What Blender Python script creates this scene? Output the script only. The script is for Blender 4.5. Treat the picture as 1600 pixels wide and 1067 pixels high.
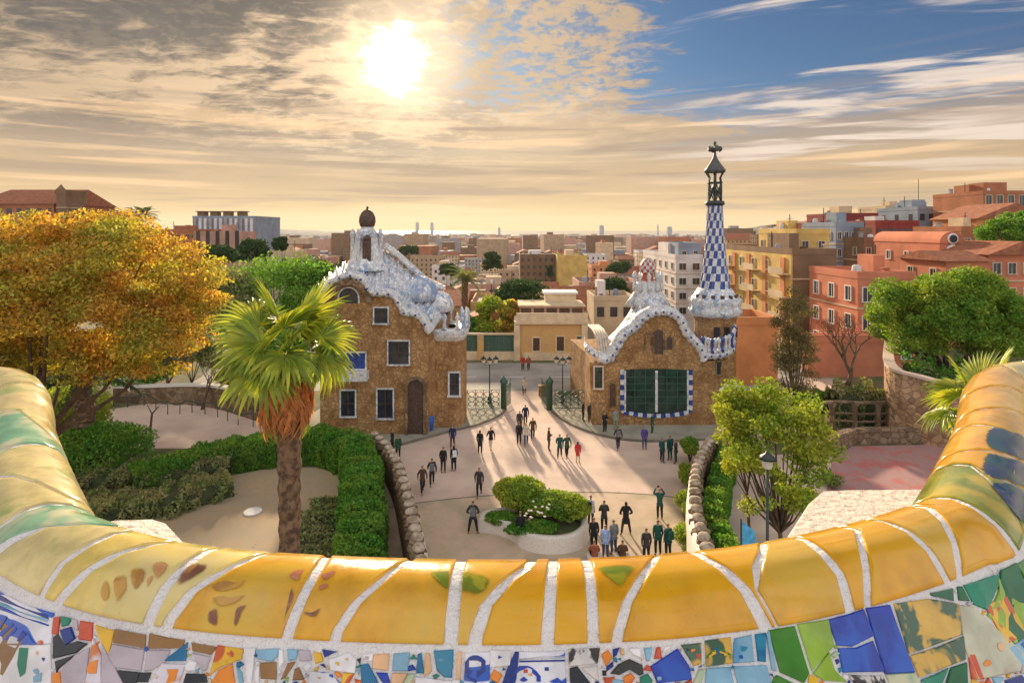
import bpy, math, random
import numpy as np
from mathutils import Vector, Matrix
R = math.radians
random.seed(7); RNG = np.random.default_rng(11)
scene = bpy.context.scene
for _o in list(bpy.data.objects): bpy.data.objects.remove(_o)
C = scene.collection
# ------------------------------------------------------------------ camera
F = 888.9; H = 15.5; HY = 360.0           # focal length in photo pixels, eye height above the forecourt, horizon row
cam_d = bpy.data.cameras.new('camera'); cam = bpy.data.objects.new('camera', cam_d); C.objects.link(cam)
cam.location = (0, 0, H); cam.rotation_euler = (R(90), 0, 0)
cam_d.sensor_width = 36; cam_d.lens = 20.0; cam_d.shift_y = -(533.5-HY)/1600
cam_d.clip_start = 0.05; cam_d.clip_end = 150000
scene.camera = cam
# ------------------------------------------------------------------ sun and sky
SUN_AZ = R(-11.1); SUN_EL = R(16.6)        # azimuth from +Y towards +X
sd = Vector((math.sin(SUN_AZ)*math.cos(SUN_EL), math.cos(SUN_AZ)*math.cos(SUN_EL), math.sin(SUN_EL)))
sun_d = bpy.data.lights.new('sun', 'SUN'); sun = bpy.data.objects.new('sun', sun_d); C.objects.link(sun)
sun_d.energy = 3.6; sun_d.angle = R(3.0); sun_d.color = (1.0, 0.80, 0.56)
sun.rotation_euler = sd.to_track_quat('Z', 'Y').to_euler(); sun.location = (0, 0, 60)
world = bpy.data.worlds.new('World'); scene.world = world; world.use_nodes = True
class NT:
    """small helper to write node trees"""
    def __init__(s, tree): s.t = tree; s.n = tree.nodes; s.l = tree.links
    def node(s, kind, **kw):
        n = s.n.new(kind)
        for k, v in kw.items(): setattr(n, k, v)
        return n
    def put(s, sock, v):
        if isinstance(v, bpy.types.NodeSocket): s.l.new(v, sock)
        elif v is not None:
            if isinstance(v, (tuple, list)) and len(v) == 3 and sock.type == 'RGBA': v = (*v, 1)
            sock.default_value = v
    def m(s, op, a, b=None, c=None, clamp=False):
        n = s.node('ShaderNodeMath', operation=op, use_clamp=clamp)
        s.put(n.inputs[0], a)
        if b is not None: s.put(n.inputs[1], b)
        if c is not None: s.put(n.inputs[2], c)
        return n.outputs[0]
    def vm(s, op, a, b=None):
        n = s.node('ShaderNodeVectorMath', operation=op); s.put(n.inputs[0], a)
        if b is not None: s.put(n.inputs[3 if op == 'SCALE' else 1], b)
        return n.outputs['Value'] if op in ('DOT_PRODUCT', 'LENGTH') else n.outputs[0]
    def mix(s, f, a, b, mode='MIX'):
        n = s.node('ShaderNodeMix', data_type='RGBA', blend_type=mode)
        s.put(n.inputs[0], f); s.put(n.inputs[6], a); s.put(n.inputs[7], b); return n.outputs[2]
    def noise(s, vec, scale, detail=3, rough=0.55, dist=0.0):
        n = s.node('ShaderNodeTexNoise'); s.put(n.inputs['Vector'], vec); s.put(n.inputs['Scale'], scale)
        n.inputs['Detail'].default_value = detail; n.inputs['Roughness'].default_value = rough; n.inputs['Distortion'].default_value = dist
        return n.outputs[0]
    def ss(s, x, a, b, lo=0.0, hi=1.0):
        n = s.node('ShaderNodeMapRange', interpolation_type='SMOOTHSTEP'); s.put(n.inputs[0], x)
        s.put(n.inputs[1], a); s.put(n.inputs[2], b); s.put(n.inputs[3], lo); s.put(n.inputs[4], hi); return n.outputs[0]
    def xyz(s, v):
        n = s.node('ShaderNodeSeparateXYZ'); s.put(n.inputs[0], v); return n.outputs
    def comb(s, x, y, z):
        n = s.node('ShaderNodeCombineXYZ')
        for i, q in enumerate((x, y, z)): s.put(n.inputs[i], q)
        return n.outputs[0]
def build_world():
    w = NT(world.node_tree); w.n.clear()
    out = w.node('ShaderNodeOutputWorld'); bg = w.node('ShaderNodeBackground'); w.l.new(bg.outputs[0], out.inputs[0])
    tc = w.node('ShaderNodeTexCoord'); d = w.vm('NORMALIZE', tc.outputs['Generated']); x, y, z = w.xyz(d)
    sky = w.node('ShaderNodeTexSky', sky_type='NISHITA', sun_disc=False)
    sky.sun_elevation = SUN_EL; sky.sun_rotation = SUN_AZ; sky.air_density = 1.0; sky.dust_density = 0.6; sky.ozone_density = 2.0
    hyp = w.m('SQRT', w.m('ADD', w.m('MULTIPLY', x, x), w.m('ADD', w.m('MULTIPLY', y, y), 1e-5)))
    s = w.m('DIVIDE', x, hyp)                       # sine of azimuth
    el = w.m('ARCTAN2', z, hyp)                     # elevation, radians
    ang = w.m('ARCCOSINE', w.vm('DOT_PRODUCT', d, tuple(sd)))
    leftness = w.ss(s, -0.20, -0.60)
    # the cloud sheet lies on a plane overhead, so it flattens to the horizon
    zz = w.m('ADD', w.m('MAXIMUM', z, 0.0), 0.10)
    px = w.m('DIVIDE', x, zz); py = w.m('DIVIDE', y, zz)
    plane = w.comb(px, py, 0.0)
    # clear air: nishita, warmed towards the horizon by haze
    clear = w.mix(1.0, sky.outputs[0], (0.115, 0.19, 0.27), 'MULTIPLY')
    haze = w.ss(el, R(13.5), R(5.0)); haze2 = w.ss(el, R(5), R(0.2))
    warm = w.mix(haze2, (3.05, 2.05, 1.05), (4.2, 2.75, 1.0))
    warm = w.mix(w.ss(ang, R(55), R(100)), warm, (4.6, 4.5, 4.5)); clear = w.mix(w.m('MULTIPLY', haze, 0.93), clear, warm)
    # broken deck over the left half of the sky, open blue to the right
    n_big = w.noise(plane, 0.55, 5, 0.6, 0.6)
    fine_v = w.comb(w.m('MULTIPLY', px, 1.0), w.m('MULTIPLY', py, 1.6), 1.7)
    n_fine = w.noise(fine_v, 5.5, 5, 0.66, 0.5)
    tip = w.m('MULTIPLY', w.ss(w.m('ABSOLUTE', w.m('SUBTRACT', el, R(9.6))), R(2.2), 0.0), 0.17)
    edge = w.m('ADD', 0.235, tip)
    q = w.m('SUBTRACT', edge, s)
    q = w.m('ADD', q, w.m('MULTIPLY', w.m('SUBTRACT', n_big, 0.5), 0.16))
    q = w.m('ADD', q, w.m('MULTIPLY', w.m('SUBTRACT', n_fine, 0.5), 0.34))
    deck = w.ss(q, -0.02, 0.06)
    deck = w.m('MULTIPLY', deck, w.ss(el, R(3.5), R(10.0)))
    n_mot = w.noise(w.comb(w.m('MULTIPLY', px, 1.0), w.m('MULTIPLY', py, 0.8), 5.5), 17.0, 6, 0.62, 0.3)
    midz = w.m('MULTIPLY', w.ss(s, -0.24, 0.02), w.ss(el, R(9.5), R(14)))
    deck = w.m('MULTIPLY', deck, w.m('SUBTRACT', 1.0, w.m('MULTIPLY', midz, w.ss(w.m('ADD', n_mot, w.m('MULTIPLY', w.m('SUBTRACT', n_big, 0.5), 0.5)), 0.43, 0.66, 0.0, 0.85))))
    # colour of the deck: cream where thin, grey brown where thick
    sv = w.comb(w.m('ADD', w.m('MULTIPLY', px, 0.8), w.m('MULTIPLY', py, 0.16)), w.m('MULTIPLY', py, 0.62), 3.1)
    n_thick = w.noise(sv, 1.25, 6, 0.60, 0.9)
    near = w.ss(ang, R(30), R(3))
    thick = w.ss(w.m('ADD', w.m('ADD', n_thick, 0.025), w.m('MULTIPLY', w.m('SUBTRACT', n_fine, 0.5), 0.60)), w.m('SUBTRACT', 0.41, w.m('MULTIPLY', leftness, 0.05)), 0.575)
    rightness = w.ss(s, -0.24, 0.04)
    thick = w.m('MULTIPLY', thick, w.m('SUBTRACT', 1.0, w.m('MULTIPLY', rightness, 0.72)))
    thick = w.m('MULTIPLY', thick, w.ss(el, R(5), R(13), 0.45, 1.0))
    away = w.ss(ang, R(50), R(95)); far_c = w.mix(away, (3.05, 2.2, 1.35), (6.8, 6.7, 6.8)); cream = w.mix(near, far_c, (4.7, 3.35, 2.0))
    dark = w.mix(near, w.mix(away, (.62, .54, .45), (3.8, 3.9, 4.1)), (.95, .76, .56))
    dark = w.mix(w.m('MULTIPLY', w.ss(w.m('ADD', n_mot, w.m('SUBTRACT', n_fine, 0.5)), 0.46, 0.70), 0.50), dark, w.mix(0.35, dark, cream)); dark = w.mix(w.ss(n_big, 0.40, 0.62, 0.0, 0.35), dark, (1.5, 1.25, 1.0))
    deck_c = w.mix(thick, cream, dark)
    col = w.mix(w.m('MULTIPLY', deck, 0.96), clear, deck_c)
    # long thin streaks on the clear side, and faint bands low down
    st_v = w.comb(w.m('ADD', w.m('MULTIPLY', px, 0.30), w.m('MULTIPLY', py, 0.05)), w.m('ADD', w.m('MULTIPLY', py, 0.95), w.m('MULTIPLY', px, 0.33)), 9.0)
    n_st = w.noise(st_v, 1.7, 6, 0.58, 0.35)
    streak = w.m('MULTIPLY', w.ss(n_st, w.ss(ang, R(60), R(100), 0.525, 0.36), w.ss(ang, R(60), R(100), 0.595, 0.52)), w.ss(s, 0.15, 0.42))
    streak = w.m('MULTIPLY', streak, w.ss(el, R(2), R(8)))
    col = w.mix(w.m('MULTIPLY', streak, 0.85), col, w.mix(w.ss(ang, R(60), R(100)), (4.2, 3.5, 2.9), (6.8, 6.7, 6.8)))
    bv = w.comb(w.m('MULTIPLY', s, 1.6), w.m('MULTIPLY', el, 30.0), 4.0)
    n_b = w.noise(bv, 1.6, 4, 0.55, 0.3)
    band = w.m('MULTIPLY', w.ss(n_b, 0.50, 0.62), w.m('MULTIPLY', w.ss(el, R(15), R(9)), w.ss(el, R(0.8), R(2.4))))
    col = w.mix(w.m('MULTIPLY', band, 0.65), col, (1.9, 1.4, 1.0))
    bandl = w.m('MULTIPLY', w.ss(n_b, 0.47, 0.34), w.m('MULTIPLY', w.ss(el, R(16), R(9)), w.ss(el, R(0.8), R(2.4))))
    col = w.mix(w.m('MULTIPLY', bandl, 0.50), col, (5.4, 3.6, 1.95))
    # the sun burning through the deck
    a2 = w.m('ADD', ang, w.m('MULTIPLY', w.m('SUBTRACT', n_mot, 0.5), R(5.0)))
    core = w.ss(w.m('ADD', a2, w.m('MULTIPLY', w.m('SUBTRACT', n_thick, 0.5), R(6))), R(4.0), R(0.6)); core = w.m('MULTIPLY', core, core); glow = w.ss(a2, R(11), R(3))
    col = w.mix(w.m('MULTIPLY', w.m('MULTIPLY', glow, glow), 0.50), col, (8.0, 6.0, 3.8))
    col = w.mix(core, col, (26.0, 22.0, 17.0))
    # below the horizon the world shows only sea haze
    col = w.mix(w.ss(z, -0.001, -0.03), col, (3.2, 2.4, 1.5))
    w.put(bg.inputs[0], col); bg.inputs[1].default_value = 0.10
build_world()
scene.view_settings.view_transform = 'Standard'; scene.view_settings.look = 'None'
scene.view_settings.exposure = 1.18; scene.view_settings.gamma = 1.0; scene.view_settings.use_curve_mapping = False
scene.render.engine = 'CYCLES'
scene.cycles.max_bounces = 6; scene.cycles.transparent_max_bounces = 8; scene.cycles.use_denoising = True
try: scene.cycles.sample_clamp_indirect = 6.0
except Exception: pass

# ------------------------------------------------------------------ helpers
def W(px, py, Y): return Vector(((px-800)*Y/F, Y, H-(py-HY)*Y/F))      # a place seen at photo pixel (px,py), Y metres away
def G(px, py, z=0.0):
    Y = (H-z)*F/(py-HY); return Vector(((px-800)*Y/F, Y, z))
def tag(o, label=None, cat=None, group=None, kind=None):
    if label: o['label'] = label
    if cat: o['category'] = cat
    if group: o['group'] = group
    if kind: o['kind'] = kind
    return o
def link(name, data, parent=None, mats=None):
    o = bpy.data.objects.new(name, data); C.objects.link(o)
    if parent: o.parent = parent
    return o
def thing(name, loc, label, cat, group=None, rz=0.0):
    o = bpy.data.objects.new(name, None); C.objects.link(o); o.location = loc; o.rotation_euler = (0, 0, rz)
    o.empty_display_size = 0.2
    return tag(o, label, cat, group)
class MB:
    """collects faces (with a material slot each) and links them as ONE mesh object; p0 is the thing's origin in world space"""
    def __init__(s): s.v = []; s.f = []; s.mi = []; s.smooth = []
    def add(s, vs, fs, mi=0, sm=False):
        b = len(s.v); s.v += [tuple(p) for p in vs]
        for f in fs: s.f.append(tuple(b+i for i in f)); s.mi.append(mi); s.smooth.append(sm)
    def box(s, c, size, rz=0, mi=0, taper=1.0):
        hx, hy, hz = size[0]/2, size[1]/2, size[2]/2; cr, sr = math.cos(rz), math.sin(rz); vs = []
        for dz in (-1, 1):
            t = taper if dz > 0 else 1
            for dx, dy in ((-1, -1), (1, -1), (1, 1), (-1, 1)):
                X, Y = dx*hx*t, dy*hy*t
                vs.append((c[0]+X*cr-Y*sr, c[1]+X*sr+Y*cr, c[2]+dz*hz))
        s.add(vs, [(3, 2, 1, 0), (4, 5, 6, 7), (0, 1, 5, 4), (1, 2, 6, 5), (2, 3, 7, 6), (3, 0, 4, 7)], mi)
    def tube(s, pts, rad, n=8, mi=0, sm=True, cap=True, sx=1.0):
        pts = [Vector(p) for p in pts]; rads = rad if isinstance(rad, (list, tuple)) else [rad]*len(pts)
        rings = []; up = Vector((0, 0, 1)); prev = None
        for i, p in enumerate(pts):
            t = (pts[min(i+1, len(pts)-1)]-pts[max(i-1, 0)])
            t = t.normalized() if t.length > 1e-9 else Vector((0, 0, 1))
            if prev is None:
                a = t.cross(up)
                if a.length < 1e-3: a = t.cross(Vector((1, 0, 0)))
                a.normalize()
            else:
                a = prev-t*prev.dot(t)
                a = a.normalized() if a.length > 1e-6 else t.orthogonal().normalized()
            prev = a; b = t.cross(a)
            rings.append([p+(a*math.cos(k*2*math.pi/n)*sx+b*math.sin(k*2*math.pi/n))*rads[i] for k in range(n)])
        vs = [v for r in rings for v in r]; fs = []
        for i in range(len(pts)-1):
            for k in range(n):
                k2 = (k+1) % n; fs.append((i*n+k, i*n+k2, (i+1)*n+k2, (i+1)*n+k))
        s.add(vs, fs, mi, sm)
        if cap: s.add(rings[0], [tuple(reversed(range(n)))], mi); s.add(rings[-1], [tuple(range(n))], mi)
    def lathe(s, c, prof, n=16, mi=0, sm=True, sx=1.0, sy=1.0, mfun=None, wob=None):
        vs = []; fs = []; mis = []
        for j, (r, z) in enumerate(prof):
            for k in range(n):
                a = 2*math.pi*k/n; rr = r*(wob(a, j) if wob else 1)
                vs.append((c[0]+rr*math.cos(a)*sx, c[1]+rr*math.sin(a)*sy, c[2]+z))
        b = len(s.v); s.v += vs
        for j in range(len(prof)-1):
            for k in range(n):
                k2 = (k+1) % n; s.f.append((b+j*n+k, b+j*n+k2, b+(j+1)*n+k2, b+(j+1)*n+k))
                s.mi.append(mfun(k, j) if mfun else mi); s.smooth.append(sm)
        s.f.append(tuple(b+k for k in reversed(range(n)))); s.mi.append(mi); s.smooth.append(False)
        s.f.append(tuple(b+(len(prof)-1)*n+k for k in range(n))); s.mi.append(mi); s.smooth.append(False)
    def prism(s, poly, z0, z1, mi=0, ztop=None):
        """poly: (x,y) counter-clockwise"""
        n = len(poly); vs = [(p[0], p[1], z0) for p in poly]+[(p[0], p[1], (ztop[i] if ztop else z1)) for i, p in enumerate(poly)]
        fs = [tuple(reversed(range(n))), tuple(range(n, 2*n))]+[(i, (i+1) % n, n+(i+1) % n, n+i) for i in range(n)]
        s.add(vs, fs, mi)
    def slab_xz(s, poly, y0, y1, mi=0):
        """outline in x,z given depth from y0 (front) to y1"""
        n = len(poly); vs = [(p[0], y0, p[1]) for p in poly]+[(p[0], y1, p[1]) for p in poly]
        fs = [tuple(range(n)), tuple(reversed(range(n, 2*n)))]+[(i, n+i, n+(i+1) % n, (i+1) % n) for i in range(n)]
        s.add(vs, fs, mi)
    def strip(s, la, lb, mi=0, sm=False):
        n = len(la); s.add(list(la)+list(lb), [(i, i+1, n+i+1, n+i) for i in range(n-1)], mi, sm)
    def grid(s, rows, mi=0, sm=True):
        n = len(rows[0]); vs = [p for r in rows for p in r]
        s.add(vs, [(j*n+i, j*n+i+1, (j+1)*n+i+1, (j+1)*n+i) for j in range(len(rows)-1) for i in range(n-1)], mi, sm)
    def mesh(s, name, mats, org=(0, 0, 0), rz=0.0):
        me = bpy.data.meshes.new(name)
        cr, sr = math.cos(-rz), math.sin(-rz); ox, oy, oz = org
        vs = s.v if (org == (0, 0, 0) and rz == 0) else [((x-ox)*cr-(y-oy)*sr, (x-ox)*sr+(y-oy)*cr, z-oz) for x, y, z in s.v]
        me.from_pydata(vs, [], s.f)
        for m_ in (mats if isinstance(mats, (list, tuple)) else [mats]): me.materials.append(m_)
        me.polygons.foreach_set('material_index', s.mi); me.polygons.foreach_set('use_smooth', s.smooth)
        me.update(); return me
    def build(s, name, mats, parent=None, org=None, rz=0.0):
        if org is None: org = tuple(parent_org(parent)) if parent else (0, 0, 0)
        if parent and rz == 0.0: rz = parent_rz(parent)
        me = s.mesh(name, mats, tuple(org), rz)
        return link(name, me, parent)
def parent_org(p):
    v = Vector((0, 0, 0)); q = p
    while q is not None: v += q.location; q = q.parent
    return v
def parent_rz(p):
    q = p
    while q.parent is not None: q = q.parent
    return q.rotation_euler[2]
def copy_tree(o, parent=None):
    c = o.copy(); C.objects.link(c); c.parent = parent
    for ch in o.children: copy_tree(ch, c)
    return c
def lerp(a, b, t): return a+(b-a)*t
def catmull(P, n):
    """resample a polyline smoothly: n points per span"""
    P = [Vector(p) for p in P]; out = []
    for i in range(len(P)-1):
        p0, p1, p2, p3 = P[max(i-1, 0)], P[i], P[i+1], P[min(i+2, len(P)-1)]
        for k in range(n):
            t = k/n
            out.append(0.5*((2*p1)+(p2-p0)*t+(2*p0-5*p1+4*p2-p3)*t*t+(3*p1-p0-3*p2+p3)*t*t*t))
    out.append(P[-1]); return out

# ------------------------------------------------------------------ materials
MATS = {}
def mat(name, col, rough=0.8, col2=None, scale=4.0, var=0.25, bump=0.0, bscale=None, spec=0.3, coat=0.0, metal=0.0,
        kind='noise', isl=0.0, trans=0.0, col3=None, scale3=0.4, mid=0.5, emis=None, sharp=0.12, coord='Object'):
    if name in MATS: return MATS[name]
    m = bpy.data.materials.new(name); m.use_nodes = True; t = NT(m.node_tree); t.n.clear(); MATS[name] = m
    out = t.node('ShaderNodeOutputMaterial'); b = t.node('ShaderNodeBsdfPrincipled')
    tc = t.node('ShaderNodeTexCoord').outputs[coord] if coord != 'World' else t.node('ShaderNodeNewGeometry').outputs['Position']
    dark = tuple(c*(1-var) for c in col); light = tuple(min(1, c*(1+var)) for c in col)
    if kind == 'stone':                                   # rubble: cells with their own shade, pale joints
        vo = t.node('ShaderNodeTexVoronoi'); t.put(vo.inputs['Vector'], tc); vo.inputs['Scale'].default_value = scale
        vd = t.node('ShaderNodeTexVoronoi', feature='DISTANCE_TO_EDGE'); t.put(vd.inputs['Vector'], tc); vd.inputs['Scale'].default_value = scale
        cell = t.xyz(vo.outputs['Color'])[0]
        c = t.mix(cell, dark, col2 or light)
        c = t.mix(t.ss(t.noise(tc, 0.7, 4), 0.42, 0.62), c, t.mix(1.0, c, (0.72, 0.66, 0.6), 'MULTIPLY'))
        c = t.mix(t.m('MULTIPLY', t.ss(vd.outputs[0], 0.06, 0.0), 0.55), c, tuple(x*0.55 for x in col))
        hgt = t.m('ADD', t.ss(vd.outputs[0], 0.0, 0.12), t.m('MULTIPLY', t.noise(tc, scale*4, 3), 0.5))
    elif kind == 'shard':                                 # broken tile: flat chips, some blue, dull joints, weather streaks
        vo = t.node('ShaderNodeTexVoronoi'); t.put(vo.inputs['Vector'], tc); vo.inputs['Scale'].default_value = scale
        vd = t.node('ShaderNodeTexVoronoi', feature='DISTANCE_TO_EDGE'); t.put(vd.inputs['Vector'], tc); vd.inputs['Scale'].default_value = scale
        cr_, cg_, _ = t.xyz(vo.outputs['Color'])
        c = t.mix(cr_, tuple(x*(1-var) for x in col), light)
        f2 = t.m('MULTIPLY', t.ss(cg_, mid-.05, mid+.05), t.ss(t.noise(tc, .55, 3), 0.40, 0.56)); c = t.mix(f2, c, col2)
        c = t.mix(t.m('MULTIPLY', t.ss(t.noise(tc, 1.3, 5, .7), 0.52, 0.70), 0.35), c, (.42, .36, .30))
        c = t.mix(t.m('MULTIPLY', t.ss(vd.outputs[0], 0.07, 0.02), 0.6), c, (.26, .25, .26))
        hgt = t.m('ADD', t.ss(vd.outputs[0], 0.0, 0.08), t.m('MULTIPLY', cr_, .6))
    else:
        n1 = t.noise(tc, scale, 5, 0.6)
        if col2 is not None: c = t.mix(t.ss(n1, mid-sharp, mid+sharp), t.mix(t.noise(tc, scale*5, 3), tuple(x*(1-var) for x in col), light), col2)
        else: c = t.mix(t.ss(n1, 0.3, 0.7), dark, light)
        hgt = t.noise(tc, bscale or scale*6, 4, 0.6)
    if col3 is not None: c = t.mix(t.ss(t.noise(tc, scale3, 3), 0.48, 0.62), c, col3)
    if isl > 0:
        rp = t.node('ShaderNodeNewGeometry').outputs['Random Per Island']
        f = t.m('ADD', 1.0-isl, t.m('MULTIPLY', rp, 2*isl))
        c = t.mix(1.0, c, t.comb(f, f, f), 'MULTIPLY')
    t.put(b.inputs['Base Color'], c); t.put(b.inputs['Roughness'], rough)
    b.inputs['Specular IOR Level'].default_value = spec; b.inputs['Coat Weight'].default_value = coat; b.inputs['Coat Roughness'].default_value = 0.08
    b.inputs['Metallic'].default_value = metal
    if bump > 0:
        bn = t.node('ShaderNodeBump'); bn.inputs['Strength'].default_value = min(1, bump); bn.inputs['Distance'].default_value = 0.05 if kind == 'stone' else 0.02
        t.put(bn.inputs['Height'], hgt); t.l.new(bn.outputs[0], b.inputs['Normal'])
    sh = b.outputs[0]
    if trans > 0:
        tr = t.node('ShaderNodeBsdfTranslucent'); t.put(tr.inputs[0], t.mix(1.0, c, (1.5, 1.35, 0.6), 'MULTIPLY'))
        mx = t.node('ShaderNodeMixShader'); mx.inputs[0].default_value = trans; t.l.new(sh, mx.inputs[1]); t.l.new(tr.outputs[0], mx.inputs[2]); sh = mx.outputs[0]
    t.l.new(sh, out.inputs[0]); return m
def glaze(name, col, col2=None, scale=9.0, kind=None, mid=0.52, sharp=0.05):
    """fired ceramic glaze; kind picks a painted motif"""
    if name in MATS: return MATS[name]
    m = bpy.data.materials.new(name); m.use_nodes = True; t = NT(m.node_tree); t.n.clear(); MATS[name] = m
    out = t.node('ShaderNodeOutputMaterial'); b = t.node('ShaderNodeBsdfPrincipled')
    tc = t.node('ShaderNodeTexCoord').outputs['Object']
    n = t.noise(tc, 14, 4, 0.6); c = t.mix(t.ss(n, 0.3, 0.7), tuple(x*0.80 for x in col), tuple(min(1, x*1.16) for x in col))
    if col2 is not None:
        if kind == 'dots':
            vo = t.node('ShaderNodeTexVoronoi'); t.put(vo.inputs['Vector'], tc); vo.inputs['Scale'].default_value = scale; f = t.ss(vo.outputs[0], 0.40, 0.33)
        elif kind == 'lines':
            wv = t.node('ShaderNodeTexWave', wave_type='RINGS'); t.put(wv.inputs['Vector'], tc); wv.inputs['Scale'].default_value = scale
            wv.inputs['Distortion'].default_value = 5; wv.inputs['Detail'].default_value = 1.5; f = t.ss(wv.outputs[1], 0.62, 0.72)
        elif kind == 'cells':
            vo = t.node('ShaderNodeTexVoronoi', feature='DISTANCE_TO_EDGE'); t.put(vo.inputs['Vector'], tc); vo.inputs['Scale'].default_value = scale; f = t.ss(vo.outputs[0], 0.10, 0.05)
        else: f = t.ss(t.noise(tc, scale, 3, 0.55, 0.6), mid-sharp, mid+sharp)
        c = t.mix(f, c, col2)
    # kiln specks and grime
    c = t.mix(t.m('MULTIPLY', t.ss(t.noise(tc, 160, 2, .6), 0.66, 0.74), 0.22), c, tuple(x*.30 for x in col))
    c = t.mix(t.m('MULTIPLY', t.ss(t.noise(tc, 5, 6, .72), 0.54, 0.72), 0.18), c, (.30, .22, .14))
    t.put(b.inputs['Base Color'], c); t.put(b.inputs['Roughness'], t.ss(t.noise(tc, 9, 5, .7), .35, .65, .08, .24)); b.inputs['Specular IOR Level'].default_value = 0.38
    b.inputs['Coat Weight'].default_value = 0.22; b.inputs['Coat Roughness'].default_value = 0.06
    if False: b.inputs['Roughness'].default_value = 0.22; b.inputs['Specular IOR Level'].default_value = 0.5
    b.inputs['Coat Weight'].default_value = 0.3; b.inputs['Coat Roughness'].default_value = 0.10
    bn = t.node('ShaderNodeBump'); bn.inputs['Strength'].default_value = 0.14; bn.inputs['Distance'].default_value = 0.003
    t.put(bn.inputs['Height'], t.noise(tc, 22, 3)); t.l.new(bn.outputs[0], b.inputs['Normal'])
    t.l.new(b.outputs[0], out.inputs[0]); return m
M = {}
M['sand'] = mat('sandy_paving', (0.62, 0.47, 0.38), 0.9, col2=(0.70, 0.54, 0.43), scale=0.35, var=0.16, bump=0.4, bscale=6, col3=(0.52, 0.40, 0.32), scale3=0.12)
M['sand2'] = mat('brown_sand', (0.48, 0.36, 0.22), 0.95, scale=0.5, var=0.18, bump=0.4, bscale=9, col2=(0.42, 0.34, 0.24), sharp=0.2)
M['pave'] = mat('grey_pavement', (0.33, 0.31, 0.24), 0.9, scale=0.6, var=0.15, bump=0.3, bscale=8)
M['kerb'] = mat('kerb_stone', (0.20, 0.17, 0.13), 0.9, scale=2, var=0.2, bump=0.3)
M['road'] = mat('road_surface', (0.34, 0.32, 0.29), 0.85, scale=0.3, var=0.2, bump=0.2, bscale=10)
M['pink'] = mat('pink_paving', (0.42, 0.24, 0.22), 0.9, col2=(0.50, 0.17, 0.15), scale=0.6, var=0.15, bump=0.3, bscale=8, sharp=0.05, mid=0.55)
M['earth'] = mat('earth', (0.20, 0.15, 0.09), 0.95, col2=(0.09, 0.12, 0.04), scale=0.5, var=0.25, bump=0.5, bscale=5)
M['rubble'] = mat('brown_rubble_stone', (0.44, 0.245, 0.105), 0.9, col2=(0.56, 0.335, 0.15), scale=3.4, var=0.16, bump=1.0, kind='stone')
M['rubble2'] = mat('pale_rubble_stone', (0.42, 0.26, 0.15), 0.9, col2=(0.58, 0.38, 0.22), scale=2.2, var=0.3, bump=1.0, kind='stone')
M['wallgrey'] = mat('garden_wall_stone', (0.24, 0.16, 0.10), 0.9, col2=(0.34, 0.24, 0.15), scale=2.0, var=0.3, bump=1.0, kind='stone')
M['trenc'] = mat('white_broken_tile', (0.76, 0.76, 0.78), 0.35, col2=(0.30, 0.42, 0.60), scale=3.2, var=0.18, bump=0.7, spec=0.5, mid=0.70, kind='shard')
M['trencw'] = mat('white_tile_rim', (0.74, 0.73, 0.72), 0.4, col2=(0.40, 0.42, 0.52), scale=4.5, var=0.14, bump=0.6, spec=0.5, mid=0.72, kind='shard')
M['trencb'] = mat('blue_white_tile', (0.68, 0.71, 0.76), 0.35, col2=(0.24, 0.36, 0.58), scale=3.4, var=0.2, bump=0.7, spec=0.5, mid=0.25, kind='shard')
M['blue'] = mat('blue_tile', (0.02, 0.06, 0.28), 0.25, scale=4, var=0.3, spec=0.6)
M['white'] = mat('white_paint', (0.78, 0.76, 0.73), 0.6, scale=3, var=0.06)
M['speck'] = mat('speckled_white_mosaic', (0.76, 0.70, 0.62), 0.55, col2=(0.60, 0.50, 0.44), scale=26, var=0.10, bump=0.8, bscale=30, mid=0.56, sharp=0.06)
M['iron'] = mat('dark_iron', (0.03, 0.045, 0.04), 0.5, scale=6, var=0.3, spec=0.5)
M['giron'] = mat('green_iron', (0.04, 0.11, 0.08), 0.5, scale=6, var=0.3, spec=0.5)
M['glassd'] = mat('dark_window_glass', (0.03, 0.035, 0.045), 0.12, scale=2, var=0.4, spec=0.8)
M['glassg'] = mat('green_window_glass', (0.016, 0.045, 0.035), 0.15, scale=1.2, var=0.6, spec=0.7)
M['wood'] = mat('brown_wood', (0.10, 0.055, 0.03), 0.7, scale=3, var=0.3)
M['choc'] = mat('brown_mushroom_tile', (0.09, 0.05, 0.035), 0.5, scale=6, var=0.5, spec=0.5, bump=0.5)
M['redt'] = mat('red_mushroom_tile', (0.42, 0.10, 0.05), 0.5, scale=6, var=0.4, spec=0.5)
M['bark'] = mat('tree_bark', (0.13, 0.085, 0.055), 0.95, scale=3, var=0.4, bump=1.0, bscale=12)
M['palmbark'] = mat('palm_bark', (0.27, 0.16, 0.09), 0.95, col2=(0.10, 0.06, 0.04), scale=6, var=0.4, bump=1.0, bscale=18)
M['straw'] = mat('dry_frond', (0.66, 0.31, 0.13), 0.9, scale=2, var=0.3, isl=0.35, trans=0.3)
M['palmleaf'] = mat('palm_leaf', (0.24, 0.34, 0.045), 0.45, col2=(0.50, 0.50, 0.06), scale=0.9, var=0.25, isl=0.35, trans=0.42, sharp=0.15, mid=0.58, spec=0.4)
M['palmdark'] = mat('dark_palm_leaf', (0.05, 0.10, 0.04), 0.5, scale=1.2, var=0.3, isl=0.3, trans=0.3)
M['autumn'] = mat('autumn_leaf', (0.54, 0.32, 0.065), 0.7, col2=(0.40, 0.40, 0.075), scale=0.55, var=0.35, isl=0.55, trans=0.48, sharp=0.10, mid=0.50, coord='World')
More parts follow.
